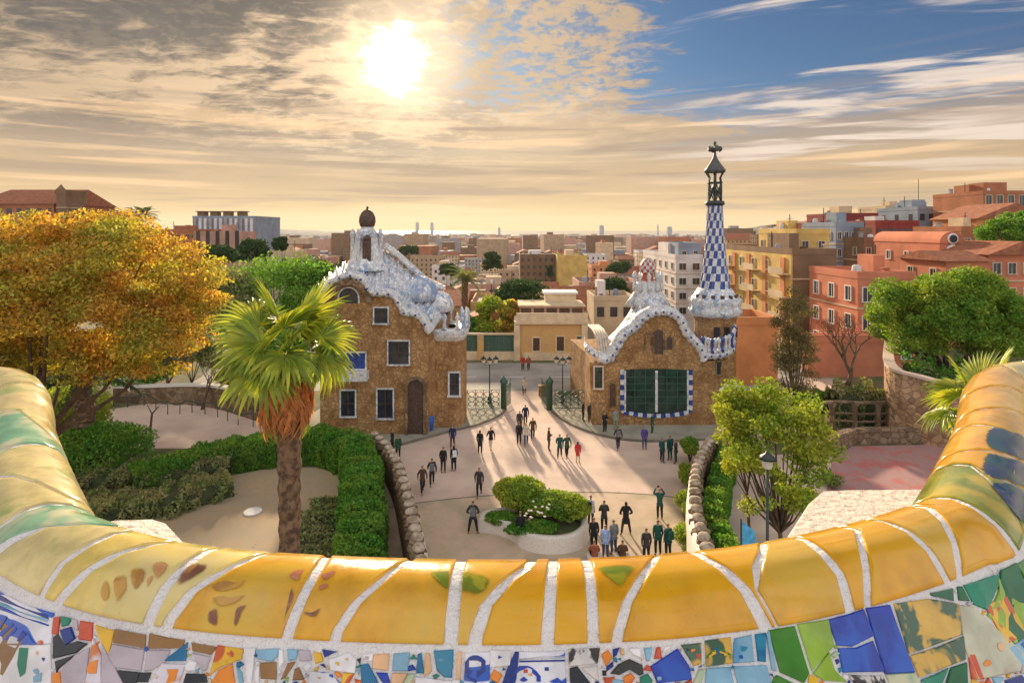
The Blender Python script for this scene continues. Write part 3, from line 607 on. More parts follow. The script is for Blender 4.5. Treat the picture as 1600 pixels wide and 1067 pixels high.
# mosaic below the cap, outlines in photograph pixels (mapped on to the sloping back rest)
TL = [
 ('bluewhite',[(0,925),(82,958),(80,1005),(0,1005)]),('white',[(0,1007),(80,1007),(80,1067),(0,1067)]),
 ('red',[(84,963),(96,963),(92,990),(84,990)]),('emerald',[(97,963),(112,964),(108,978),(97,980)]),('navy',[(94,984),(112,977),(119,998),(103,1009)]),('black',[(84,994),(93,991),(103,1012),(122,1001),(139,1005),(120,1020),(86,1028)]),
 ('grey',[(112,964),(124,968),(123,985),(116,982)]),('red',[(125,968),(146,973),(143,1000),(126,998)]),('black',[(86,1031),(118,1023),(92,1047),(88,1050)]),('orange',[(84,1052),(96,1048),(98,1067),(84,1067)]),('grey',[(120,1024),(139,1012),(134,1067),(98,1067),(97,1046)]),
 ('redpat',[(146,996),(158,1020),(158,1067),(136,1067)]),('yellow',[(150,976),(178,983),(171,1020),(154,994)]),('grey',[(160,1003),(193,1067),(160,1067)]),
 ('brown',[(182,983),(228,991),(226,1011),(178,1002)]),('grey',[(177,1005),(225,1014),(219,1045),(182,1043),(172,1025)]),('black',[(184,1046),(218,1048),(213,1067),(194,1067)]),
 ('brown',[(234,990),(290,1000),(284,1012),(235,1013)]),('grey',[(233,1016),(268,1015),(258,1032),(238,1048),(224,1047)]),('petrol',[(293,1001),(289,1032),(257,1034)]),('redpat',[(256,1037),(288,1036),(283,1067),(236,1067),(240,1052)]),('black',[(222,1050),(235,1050),(232,1067),(216,1067)]),
 ('brown',[(298,1001),(340,1009),(333,1022),(301,1016)]),('grey',[(299,1018),(332,1025),(326,1048),(316,1048)]),('black',[(290,1050),(320,1052),(324,1067),(286,1067)]),
 ('yellow',[(343,1008),(380,1012),(378,1030),(345,1042),(328,1056),(334,1030)]),('orange',[(345,1045),(364,1036),(370,1067),(332,1067)]),('sky',[(368,1036),(381,1048),(384,1067),(373,1067)]),
 ('white',[(384,1012),(398,1013),(396,1067),(388,1067)]),('sky',[(401,1014),(434,1012),(434,1025),(426,1034),(403,1030)]),('brown',[(409,1036),(431,1034),(432,1060),(410,1060)]),('sky',[(446,1013),(467,1013),(464,1031),(450,1032)]),('brown',[(450,1034),(464,1034),(444,1060),(438,1060)]),('brown',[(459,1042),(468,1040),(477,1060),(456,1063)]),('white',[(437,1014),(445,1014),(446,1035),(436,1045)]),('grey',[(468,1014),(486,1016),(486,1030),(470,1034)]),('white',[(401,1048),(408,1036),(408,1067),(400,1067)]),
 ('navy',[(504,1014),(526,1017),(508,1028)]),('yellow',[(490,1018),(503,1018),(506,1032),(494,1036)]),('white',[(512,1030),(545,1018),(556,1030),(552,1050),(520,1046)]),('navy',[(497,1038),(508,1034),(510,1043)]),('bluedots',[(486,1048),(516,1048),(530,1067),(482,1067)]),('yellow',[(534,1050),(553,1052),(548,1067),(532,1067)]),
 ('petrol',[(562,1038),(574,1034),(592,1067),(566,1067)]),('white',[(565,1022),(584,1018),(584,1034),(570,1032)]),('peach',[(587,1022),(608,1020),(606,1048),(584,1044)]),('sky',[(615,1019),(641,1018),(637,1048),(612,1046)]),('peach',[(612,1050),(636,1051),(632,1067),(612,1067)]),('blue',[(590,1049),(608,1050),(608,1067),(596,1067)]),('mint',[(640,1052),(650,1050),(640,1067),(632,1067)]),
 ('petrol',[(652,1020),(660,1018),(660,1052),(652,1050)]),('peach',[(663,1018),(672,1018),(678,1050),(664,1056)]),('petrol',[(675,1017),(710,1015),(708,1058),(694,1057),(680,1045)]),('white',[(652,1058),(706,1062),(704,1067),(650,1067)]),
 ('peach',[(713,1016),(722,1016),(722,1060),(712,1060)]),('bluewhite',[(725,1020),(764,1018),(764,1067),(726,1067)]),('white',[(767,1016),(800,1014),(797,1040),(768,1042)]),('navy',[(790,1046),(803,1018),(810,1018),(804,1067),(786,1067)]),
 ('bluewhite',[(812,1018),(882,1016),(882,1025),(812,1027)]),('bluedots',[(810,1030),(884,1028),(884,1067),(808,1067)]),
 ('leafy',[(888,1014),(938,1012),(936,1036),(888,1040)]),('black',[(888,1043),(904,1041),(926,1067),(888,1067)]),('leafy',[(908,1041),(936,1039),(938,1062),(926,1060)]),
 ('orange',[(941,1022),(953,1014),(958,1026),(944,1040)]),('navy',[(956,1013),(966,1011),(966,1024),(960,1026)]),('peach',[(968,1011),(976,1011),(977,1024),(969,1024)]),('navy',[(944,1042),(956,1032),(960,1040),(950,1048)]),
 ('leafy',[(952,1052),(964,1036),(984,1028),(1004,1038),(1008,1052),(996,1056),(982,1044),(968,1054)]),('red',[(974,1056),(984,1049),(994,1058),(990,1067),(974,1067)]),('white',[(979,1012),(1002,1010),(1000,1028),(986,1024)]),
 ('sky',[(1004,1012),(1020,1010),(1018,1032),(1006,1034)]),('red',[(1023,1010),(1033,1009),(1032,1028),(1022,1030)]),('blue',[(1018,1040),(1056,1013),(1076,1040),(1082,1060),(1024,1067)]),('white',[(1036,1009),(1050,1009),(1036,1020)]),
 ('floral',[(1062,1008),(1098,1002),(1098,1036),(1082,1040)]),('floral',[(1103,1001),(1140,996),(1142,1036),(1104,1040)]),('sky',[(1145,996),(1172,992),(1176,1034),(1146,1036)]),('petrol',[(1180,990),(1195,987),(1198,1034),(1182,1034)]),
 ('mint',[(1088,1046),(1102,1043),(1098,1067),(1084,1067)]),('sky',[(1104,1044),(1140,1040),(1146,1067),(1102,1067)]),('sky',[(1148,1040),(1196,1038),(1206,1067),(1152,1067)]),
 ('green',[(1202,984),(1240,978),(1266,1050),(1254,1066),(1216,1050)]),('sky',[(1198,990),(1200,984),(1214,1048),(1203,1046)]),('lime',[(1244,976),(1292,968),(1300,1008),(1270,1046)]),('lime',[(1272,1050),(1296,1018),(1306,1046),(1320,1067),(1284,1062)]),('green',[(1206,1058),(1216,1053),(1244,1067),(1206,1067)]),
 ('blue',[(1295,966),(1348,952),(1362,992),(1330,1008),(1306,1008)]),('blue',[(1352,952),(1390,946),(1428,1048),(1384,1050),(1366,996)]),('blue',[(1308,1012),(1336,1010),(1364,1000),(1380,1050),(1318,1048)]),('mint',[(1384,1054),(1428,1052),(1436,1067),(1386,1067)]),('leafy',[(1324,1052),(1380,1053),(1382,1067),(1332,1067)]),
 ('floral',[(1396,944),(1450,934),(1496,944),(1500,990),(1420,1020)]),('floral',[(1422,1023),(1502,994),(1508,1030),(1478,1040),(1436,1056)]),('emerald',[(1440,1060),(1478,1044),(1472,1067),(1442,1067)]),('forest',[(1484,1042),(1508,1034),(1512,1067),(1476,1067)]),
 ('forest',[(1452,926),(1488,918),(1489,938),(1456,930)]),('forest',[(1496,916),(1502,914),(1514,938),(1497,939)]),('emerald',[(1505,914),(1556,900),(1540,954),(1522,944)]),('lime',[(1559,902),(1568,984),(1541,962)]),('rosy',[(1498,944),(1520,950),(1596,1020),(1590,1046),(1526,1058),(1506,1010)]),('red',[(1510,1020),(1520,1022),(1536,1060),(1516,1060)]),
 ('forest',[(1566,890),(1585,882),(1606,930),(1606,990),(1590,1000),(1572,984)]),('green',[(1588,880),(1606,870),(1606,912),(1600,908)]),('navy',[(1570,1062),(1596,1052),(1606,1067),(1570,1067)]),('petrol',[(1590,1004),(1606,994),(1606,1016),(1600,1018)]),
]
_allu = []
for mk, pl in TL:
    q = [uw(*p) for p in pl]; cx = sum(p[0] for p in q)/len(q)
    mosaic(q, mk)
# the mosaic goes on below and beyond the picture in the same hand-sized pieces
# brushwork painted on the cap tiles, each stroke where the photograph shows it
def wash(mk):
    """the same paint brushed thin: it fades into the glaze at the edge of each stroke"""
    m = GZ[mk]
    if 'washed' in m: return m
    t = NT(m.node_tree); out = [n for n in t.n if n.type == 'OUTPUT_MATERIAL'][0]; sh = out.inputs[0].links[0].from_socket; tc = t.node('ShaderNodeTexCoord').outputs['Object']
    a = t.node('ShaderNodeAttribute', attribute_name='wash').outputs['Fac']; f = t.ss(t.m('ADD', a, t.m('MULTIPLY', t.m('SUBTRACT', t.noise(tc, 55, 4, .65), .5), 1.1)), .12, .85 if mk != 'tealp' else .35, 0.0, .92)
    mx = t.node('ShaderNodeMixShader'); tr = t.node('ShaderNodeBsdfTransparent'); t.put(mx.inputs[0], f); t.l.new(tr.outputs[0], mx.inputs[1]); t.l.new(sh, mx.inputs[2]); t.l.new(mx.outputs[0], out.inputs[0]); m['washed'] = 1; return m
def motif(poly, mk, off=0.0052):
    P_ = [uw(*p) for p in poly]; c = np.mean(P_, 0); out = []
    for i in range(len(P_)):
        a, b = np.array(P_[i]), np.array(P_[(i+1) % len(P_)])
        p0, p3 = np.array(P_[i-1]), np.array(P_[(i+2) % len(P_)])
        for t_ in (0, .25, .5, .75): out.append(.5*((2*a)+(b-p0)*t_+(2*p0-5*a+4*b-p3)*t_**2+(3*a-p0-3*b+p3)*t_**3))
    out = np.array(out); n = len(out); q, _ = bsurf(out[:, 0], out[:, 1], off); m1 = c+(out-c)*.5; h, _ = bsurf(m1[:, 0], m1[:, 1], off); k, _ = bsurf([c[0]], [c[1]], off)
    mb = MB(); mb.add([tuple(p) for p in q]+[tuple(p) for p in h]+[tuple(k[0])], [(i, (i+1) % n, n+(i+1) % n, n+i) for i in range(n)]+[(n+i, n+(i+1) % n, 2*n) for i in range(n)], 0, True); o = mb.build('painted_motif', wash(mk), BENCH)
    at = o.data.attributes.new('wash', 'FLOAT', 'POINT'); at.data.foreach_set('value', [0.0]*n+[1.0]*(n+1))
for mk, pl in [('rustp',[(160,925),(167,908),(174,912),(172,935),(164,942)]),('rustp',[(180,905),(190,897),(201,902),(200,925),(188,946),(181,938)]),('rustp',[(205,894),(220,886),(229,892),(226,914),(210,926)]),('rosep',[(238,885),(254,878),(266,884),(258,898),(244,908)]),('rosep',[(231,905),(242,900),(240,912),(230,920)]),
   ('plump',[(276,902),(300,884),(320,882),(330,888),(300,908),(278,920)]),('rustp',[(330,918),(352,910),(372,912),(392,906),(378,920),(344,930)]),('rustp',[(328,935),(350,932),(366,936),(392,930),(372,944),(340,948)]),('plump',[(326,955),(340,950),(342,976),(328,974)]),('plump',[(368,952),(378,946),(392,944),(380,956),(374,978),(366,976)]),
   ('rosep',[(448,905),(458,894),(478,892),(474,902),(464,912)]),('plump',[(452,930),(460,918),(462,938),(448,962),(442,975)]),('rosep',[(500,900),(526,894),(520,904),(506,910)]),('plump',[(474,955),(490,960),(503,950),(494,966),(480,962)]),('rosep',[(497,918),(512,912),(514,920),(502,926)]),
   ('mossp',[(672,897),(700,894),(704,896),(702,926),(690,918),(680,910)]),('mossp',[(719,894),(750,898),(770,906),(762,922),(748,934),(724,932),(716,924)]),('mossp',[(930,890),(960,885),(998,888),(992,896),(976,916),(968,926),(955,912),(940,900)]),
   ('tealp',[(1548,668),(1576,674),(1604,688),(1604,724),(1575,714),(1548,705),(1538,690)]),('tealp',[(1544,709),(1572,716),(1604,729),(1604,766),(1572,755),(1538,745),(1530,728)]),('tealp',[(1548,754),(1604,772),(1604,826),(1588,812),(1560,780)])]:
    motif(pl, mk)
def chips():
    """the small shards wedged between the bigger tiles"""
    rd = random.Random(9); xs = np.arange(0, 1602, 2.0); ys = np.arange(915, 1068, 2.0); X, Y = np.meshgrid(xs, ys, indexing='ij'); D_ = np.full(X.shape, 99.0)
    def sdist(pl):
        inside = np.zeros(X.shape, bool); dm = np.full(X.shape, 1e9); n = len(pl)
        for i in range(n):
            (x0, y0), (x1, y1) = pl[i], pl[(i+1) % n]; ex, ey = x1-x0, y1-y0; t_ = np.clip(((X-x0)*ex+(Y-y0)*ey)/(ex*ex+ey*ey+1e-9), 0, 1); dm = np.minimum(dm, np.hypot(X-x0-t_*ex, Y-y0-t_*ey))
            cr = ((y0 > Y) != (y1 > Y)) & (X < (x1-x0)*(Y-y0)/((y1-y0) if y1 != y0 else 1e-9)+x0); inside ^= cr
        return np.where(inside, -dm, dm)
    for _, pl in TL: D_ = np.minimum(D_, sdist(pl))
    top = np.interp(X, [0, 80, 180, 300, 400, 600, 800, 1000, 1150, 1300, 1400, 1500, 1600], [927, 962, 985, 1003, 1014, 1021, 1018, 1012, 998, 968, 946, 917, 876]); D_ = np.minimum(D_, (Y-top)); D_ = np.minimum(D_, 1074-Y)
    ks = ['white', 'sky', 'blue', 'peach', 'yellow', 'petrol', 'white', 'orange', 'grey', 'mint', 'navy', 'red', 'black', 'emerald', 'lime']
    for _ in range(260):
        i = int(np.argmax(D_)); i, j = divmod(i, X.shape[1]); r = float(D_[i, j])
        if r < 3.6: break
        r = min(r, 11)-1.0; a0 = rd.uniform(0, 6.28); n = rd.choice((3, 4, 4, 5)); pl = [(X[i, j]+r*1.12*math.cos(a0+k*2*math.pi/n+rd.uniform(-.2, .2)), Y[i, j]+r*1.12*math.sin(a0+k*2*math.pi/n)) for k in range(n)]
        mosaic([uw(*p) for p in pl], rd.choice(ks), shrink=.0004); D_ = np.minimum(D_, sdist(pl)-.4)
chips()
def deco(poly, mk):
    """a crisp painted figure fired on to a mosaic tile"""
    P_ = np.array([uw(*p) for p in poly]); c = P_.mean(0); q, _ = bsurf(P_[:, 0], P_[:, 1], .0043); k, _ = bsurf([c[0]], [c[1]], .0043); n = len(P_)
    mb = MB(); mb.add([tuple(p) for p in q]+[tuple(k[0])], [(i, (i+1) % n, n) for i in range(n)]); mb.build('painted_figure', GZ[mk], BENCH)
def ring(cx, cy, r0, r1, mk, a0=0, a1=360, sy=1.0):
    n = max(6, int((a1-a0)/24))
    for i in range(n):
        a, b = R(a0+(a1-a0)*i/n), R(a0+(a1-a0)*(i+1)/n); deco([(cx+r*math.cos(t_), cy+r*math.sin(t_)*sy) for r, t_ in ((r0, a), (r1, a), (r1, b), (r0, b))], mk)
def spot(x, y, r, mk): deco([(x+r*math.cos(k*math.pi/3), y+r*math.sin(k*math.pi/3)) for k in range(6)], mk)
ring(742, 1040, 9, 16, 'navy', 130, 430, 1.15); deco([(726,1052), (742,1060), (748,1066), (736,1065)], 'navy')
ring(822, 1060, 16, 20, 'blue', 150, 370, 1.1); spot(818, 1061, 5, 'blue'); spot(812, 1049, 2.4, 'orange'); spot(822, 1047, 2.4, 'red'); spot(830, 1053, 2.4, 'orange'); spot(855, 1043, 3, 'navy'); deco([(860,1062), (870,1058), (880,1064), (878,1067), (862,1067)], 'blue'); deco([(814,1032), (882,1030), (882,1033), (814,1035)], 'navy')
deco([(0,929), (80,961), (80,967), (0,936)], 'navy'); deco([(0,945), (79,974), (79,979), (0,951)], 'blue'); deco([(0,938), (79,968), (79,973), (0,944)], 'sky')
for x0, y0, x1, y1 in ((2,990,22,972), (8,998,28,980), (0,980,12,962), (30,1000,40,985), (52,1000,44,984)): deco([(x0,y0), (x0+4,y0+3), (x1+4,y1+3), (x1,y1)], 'blue')
deco([(34,1012), (48,1010), (42,1050), (36,1056), (32,1036)], 'emerald'); spot(67, 1003, 3.5, 'red'); spot(62, 1020, 3, 'rosep' if False else 'peach'); spot(60, 1048, 4, 'sky'); spot(72, 1030, 2.5, 'navy'); deco([(56,1056), (68,1050), (66,1064), (58,1066)], 'sky')
deco([(144,1034), (155,1030), (156,1052), (142,1052), (140,1044)], 'orange'); deco([(262,1044), (280,1044), (276,1064), (262,1066), (268,1054)], 'orange'); spot(362, 1020, 4.5, 'red')
for x, y, r, k_ in ((403,1022,3,'navy'), (520,1055,3,'blue'), (500,1058,2.5,'orange'), (530,1036,3,'yellow'), (545,1028,3,'peach'), (575,1027,3,'grey'), (690,1030,4,'sky'), (780,1026,3,'blue'), (1028,1058,3,'sky'), (1160,1012,5,'petrol'), (1156,1026,3,'blue'), (1120,1016,5,'petrol'), (1080,1016,4,'orange'), (1090,1024,3.5,'red'), (1072,1014,3,'black'), (1560,1010,7,'peach'), (1540,1035,6,'orange')): spot(x, y, r, k_)
ring(1120, 1030, 12, 15, 'yellow', 200, 330); ring(1122, 1036, 20, 23, 'green', 205, 320)
def fill_rows():
    rd = random.Random(21); ks = ['white', 'bluedots', 'sky', 'grey', 'blue', 'peach', 'leafy', 'yellow', 'green', 'white', 'redpat', 'brown', 'lime', 'bluewhite', 'petrol']
    wb = {}
    uL, _ = uw(4, 1040); uR, wR = uw(1600, 1040)
    nb = int(BLEN/0.075)
    low = lambda u: float(np.interp(u, _lu, _lw))
    us_ = [uw(x, 1066) for x in range(0, 1601, 50)]; _lu = [a for a, b in us_]; _lw = [b+0.03 for a, b in us_]
    for i in range(nb):
        u0, u1 = i/nb, (i+1)/nb; uc = (u0+u1)/2
        rows_ = [1.22, 1.48, 1.74, 2.0, 2.3, 2.6, 2.95]
        st = low(uc) if uL < uc < uR else 1.22
        rws = [st]+[r for r in rows_ if r > st+0.12]
        if uc < .02 or uc > .98: continue
        for j in range(len(rws)-1):
            j1, j2 = rd.uniform(-.2, .2)/nb, rd.uniform(-.2, .2)/nb
            k = rd.choice(ks)
            mosaic([(u0+j1, rws[j]+.01), (u0+j2, rws[j+1]-.01), (u1+j2, rws[j+1]-.01), (u1+j1, rws[j]+.01)], k)
fill_rows()
# terrace floor under the viewer and the speckled ledges outside the bench
mb = MB(); us = np.linspace(0, 1, 90); p, _ = bsurf(us, np.full(90, 0.5)); ring = [(q[0], q[1]) for q in p]
ring = [(4.2, -6)]+[(3.9, 1.2)]+list(reversed(ring))+[(-3.9, 1.2), (-4.2, -6)]
mb.prism(list(reversed(ring))[::-1], ZB-1.35, ZB-0.93); o = mb.build('terrace_floor', M['sand']); tag(o, kind='structure')
def ledge(pix, z, label, group=None):
    pts = [G(x, y, z) for x, y in pix]; c = sum(pts, Vector())/len(pts)
    t = thing('mosaic_ledge', (c.x, c.y, z-0.5), label, 'ledge', group)
    A = [Vector((p.x, p.y, z)) for p in pts]; rows = []
    for k, (s_, dz) in enumerate([(1.0, -0.55), (1.0, -0.05), (0.985, -0.015), (0.95, 0.0)]):
        rows.append([c+(a-c)*s_+Vector((0, 0, dz)) for a in A]+[c+(A[0]-c)*s_+Vector((0, 0, dz))])
    mb = MB(); mb.grid([[tuple(q) for q in r] for r in rows], sm=False); mb.add([tuple(q) for q in rows[-1][:-1]], [tuple(range(len(A)))])
    mb.build('ledge_body', M['speck'], t)
ledge([(1216,852),(1262,782),(1282,765),(1330,763),(1480,762),(1640,775),(1640,1000),(1210,1000)], H-1.25, 'broad white speckled ledge outside the bench on the right, below the yellow cap')
ledge([(150,818),(178,811),(240,809),(262,816),(300,856),(330,1000),(0,1000),(0,830)], H-1.25, 'small pale speckled ledge outside the bench at the left, beside the shrubs')
# ------------------------------------------------------------------ ground, sea, hills
def gz(x, y):
    """height of the land beyond the park gate"""
    z = float(np.interp(y, [0, 74, 90, 130, 200, 300, 500, 1000, 2000, 5500, 20000], [0, 0, -5, -11, -18, -25, -33, -44, -52, -60, -60]))
    # spur of the hill on the right
    s_ = (x-0.30*y-14)/60.0; s_ = max(0, min(1, s_)); s_ = s_*s_*(3-2*s_)
    z += s_*float(np.interp(y, [0, 46, 80, 160, 300, 600, 1200], [0, 0, 10, 24, 28, 10, 0]))
    l_ = (-x-0.42*y-4)/50.0; l_ = max(0, min(1, l_)); l_ = l_*l_*(3-2*l_)
    z += l_*float(np.interp(y, [0, 52, 80, 160, 400, 900, 1600], [0, 0, 5, 12, 16, 6, 0]))
    return z
def make_ground():
    mb = MB(); ys = [-40, 0, 20, 40, 46, 52, 60, 68, 74]+list(np.geomspace(80, 5600, 42)); rows = []
    for y in ys:
        half = max(70, abs(y)*1.5); rows.append([(x, y, gz(x, y)-0.02) for x in np.linspace(-half, half, 60)])
    mb.grid(rows); o = mb.build('ground', M['earth']); tag(o, kind='structure')
    mb = MB(); mb.grid([[(x, 5500, -60.5) for x in (-9000, 9000)], [(x, 90000, -60.5) for x in (-130000, 130000)]])
    o = mb.build('sea', mat('sea_water', (0.10, 0.12, 0.13), 0.18, scale=0.002, var=0.2, spec=0.6, bump=0.3, bscale=0.02)); tag(o, kind='structure')
    hm = mat('far_wooded_hill', (0.10, 0.11, 0.10), 0.95, scale=0.02, var=0.35, coord='World')
    def ridge(name, pix, Y, depth):
        mb = MB(); top = [W(x, y, Y) for x, y in pix]; rd = random.Random(4)
        P_ = catmull(top, 6); P_ = [Vector((p.x, p.y, p.z+rd.uniform(-1, 1)*Y*0.0006)) for p in P_]
        rows = [[(p.x, p.y-depth, -60) for p in P_], [(p.x, p.y-depth*.4, lerp(-60, p.z, .62)) for p in P_], [tuple(p) for p in P_], [(p.x, p.y+depth, -60) for p in P_]]
        mb.grid(rows); o = mb.build(name, hm); tag(o, kind='structure')
    ridge('hill', [(385,376), (402,364), (420,358), (450,359), (500,361), (545,362), (560,368), (590,378)], 4200, 500)
    ridge('hill', [(1100,372), (1140,361), (1170,356), (1210,351), (1260,346), (1330,352), (1400,372)], 3000, 400)
    ridge('hill', [(-200,352), (-60,352), (60,356), (160,361), (240,366), (330,374)], 4600, 500)
make_ground()
def sheet(name, pix, m_, z, edge=None):
    mb = MB(); P_ = [G(x, y, z) for x, y in pix]; mb.prism([(p.x, p.y) for p in P_], -0.1, z)
    o = mb.build(name, m_); return tag(o, kind='structure')
M['nearsand'] = mat('trodden_sand', (.52, .41, .28), .9, col2=(.60, .45, .33), scale=.8, var=.18, bump=.5, bscale=9, col3=(.44, .36, .25), scale3=.3)
# forecourt
mb = MB(); mb.prism([(-14, 17), (17, 17), (17, 30), (19, 47), (4.9, 50.5), (4.2, 55), (-4.2, 55), (-4.3, 50.5), (-9.5, 46), (-9, 30)], -0.1, 0.0); tag(mb.build('forecourt', M['sand']), kind='structure')
mb = MB(); arc = catmull([G(560, 800), G(650, 786), G(740, 776), G(840, 770), G(940, 769), G(1040, 775), G(1100, 790)], 6)
mb.prism([(-8, 17), (13, 17)]+[(p.x, p.y) for p in reversed(arc)], -.09, 0.005); tag(mb.build('sandy_ground', M['nearsand']), kind='structure')
mb = MB(); mb.grid([[(p.x, p.y-.06, .010) for p in arc], [(p.x, p.y+.06, .010) for p in arc]]); tag(mb.build('drain_line', M['kerb']), kind='structure')
mb = MB(); mb.prism([(-60, 54.9), (60, 54.9), (60, 66.5), (-60, 66.5)], -0.1, 0.004)
tag(mb.build('road', M['road']), kind='structure')
mb = MB()
for y in (60.2,):
    for k in range(-9, 10): mb.box((k*5.0, y, 0.010), (2.4, 0.14, 0.004))
tag(mb.build('road_marking', M['white']), kind='structure')
def curb_area(name, curve, back, h=0.13):
    c = [G(x, y, h) for x, y in curve]; c = catmull(c, 8); mb = MB()
    poly = [(p.x, p.y) for p in c]+back
    a = sum(poly[i][0]*poly[(i+1) % len(poly)][1]-poly[(i+1) % len(poly)][0]*poly[i][1] for i in range(len(poly)))
    if a < 0: poly = poly[::-1]
    mb.prism(poly, -0.05, h); o = mb.build(name, M['pave']); tag(o, kind='structure')
    mb = MB(); L = []
    for s_ in (-0.09, 0.09):
        r_ = []
        for i, p in enumerate(c):
            t = (c[min(i+1, len(c)-1)]-c[max(i-1, 0)]).normalized(); n = Vector((-t.y, t.x, 0)); r_.append(p+n*s_)
        L.append(r_)
    up = 0.012
    mb.grid([[(p.x, p.y, -0.02) for p in L[0]], [(p.x, p.y, h+up) for p in L[0]], [(p.x, p.y, h+up) for p in L[1]], [(p.x, p.y, -0.02) for p in L[1]]], sm=False)
    o = mb.build('kerb', M['kerb']); tag(o, kind='structure')
curb_area('pavement', [(560,716), (610,698), (660,684), (705,672), (745,662), (775,650), (788,641)], [(-0.6, 52.0), (-4.2, 53), (-16, 52), (-18, 42)])
curb_area('pavement', [(862,641), (880,654), (908,668), (950,681), (1000,687), (1060,687), (1120,684)], [(22, 43), (22, 52), (3.6, 53), (3.4, 51)])
# fallen leaves and scraps on the ground
def litter():
    rng = np.random.default_rng(77); n = 2600; x = rng.uniform(-24, 22, n); y = rng.uniform(22, 48, n); keep = rng.random(n) < np.clip(.12+.9*np.abs(np.sin(x*.7)*np.cos(y*.5))**3, 0, 1)
    p = np.stack([x[keep], y[keep], np.full(keep.sum(), .035)], 1); o = leaf_cloud('fallen_leaves', p, .045, M['autumn'], None, (0, 0, 0), flat=6.0); tag(o, 'scattered fallen leaves on the sandy ground', kind='stuff')
litter()
# garden floors either side
sheet('sand_path', [(215,830), (330,748), (430,730), (500,730), (545,748), (560,800), (500,860), (440,930), (120,960), (150,880)], M['sand2'], 0.015)
sheet('sand_court', [(160,700), (165,640), (250,628), (330,632), (425,648), (425,690), (330,700)], M['sand'], 0.02)
sheet('paved_circle', [(1290,775), (1300,718), (1330,697), (1480,694), (1620,700), (1700,790)], M['pink'], 0.02)
sheet('side_path', [(1142,740), (1180,715), (1300,700), (1310,760), (1240,900), (1150,940), (1130,860)], M['sand'], 0.012)
sheet('sandy_slope', [(1180,640), (1260,590), (1385,600), (1385,650), (1300,660)], M['sand'], 0.012)
M['capst'] = mat('weathered_cap_stone', (.55, .45, .35), .9, col2=(.30, .22, .15), scale=3, var=.2, bump=.8)
# ------------------------------------------------------------------ walls of the dragon-stair, scalloped with rustic blocks
def stair_wall(curve, label, side, seed):
    """curve: (px,py,z) of the top edge; side +1 puts the tiled slope on the right"""
    rd = random.Random(seed); pts = catmull([G(x, y, z) for x, y, z in curve], 10); t = thing('stair_wall', (pts[len(pts)//2].x, pts[len(pts)//2].y, 0), label, 'wall')
    def nrm(i):
        q = (pts[min(i+1, len(pts)-1)]-pts[max(i-1, 0)]); q.z = 0; q.normalize(); return Vector((-q.y, q.x, 0))*side, q
    mb = MB(); rows = [[], [], [], []]
    for i, p in enumerate(pts):
        n, _ = nrm(i)
        rows[0].append(Vector((p.x, p.y, -.1))-n*0.32); rows[1].append(p-n*0.30-Vector((0, 0, .42))); rows[2].append(p+n*0.12-Vector((0, 0, .42))); rows[3].append(Vector((p.x, p.y, -.1))+n*0.15)
    mb.grid([[tuple(q) for q in r] for r in rows], sm=False); mb.build('wall_body', M['wallgrey'], t)
    mb = MB(); rows = [[], [], [], []]
    for i, p in enumerate(pts):
        n, _ = nrm(i); wv = 0.05*math.sin(i*1.3)
        rows[0].append(p+n*0.14-Vector((0, 0, .12+wv))); rows[1].append(p+n*0.26-Vector((0, 0, .20+wv))); rows[2].append(p+n*0.36-Vector((0, 0, .95))); rows[3].append(Vector((p.x, p.y, -.1))+n*0.42)
    mb.grid([[tuple(q) for q in r] for r in rows]); mb.build('tiled_slope', M['speck'], t)
    L = 0; last = pts[0]; k = 0
    for i in range(1, len(pts)-1):
        L += (pts[i]-last).length; last = pts[i]
        if L > 0.80:
            L = 0; n, q = nrm(i); p = pts[i]; a = math.atan2(q.y, q.x); mb = MB()
            mb.lathe((p.x-n.x*.08, p.y-n.y*.08, p.z-.48), [(.30, 0), (.36, .16), (.34, .38), (.20, .50)], 7, sm=False, wob=lambda an, j: 1+0.22*math.sin(an*3+k+j))
            b = mb.build('rustic_block', M['wallgrey'], t)
            mb = MB(); mb.lathe((p.x-n.x*.06, p.y-n.y*.06, p.z-.02), [(.27, 0), (.29, .07), (.22, .17), (.08, .22)], 8, wob=lambda an, j: 1+0.12*math.sin(an*2+k))
            mb.build('cap_stone', M['capst'], t); k += 1
    return t
stair_wall([(578,672,1.7), (602,692,1.9), (622,722,2.2), (634,758,2.5), (645,800,2.8), (655,845,3.1), (662,905,3.4)], 'scalloped stair wall with brown blocks beside the clipped hedge on the left', 1, 1)
stair_wall([(1138,664,1.9), (1112,684,2.1), (1092,715,2.3), (1084,755,2.6), (1087,800,2.9), (1100,850,3.1), (1122,905,3.4)], 'scalloped curving stair wall in front of the round-crowned tree on the right', -1, 2)
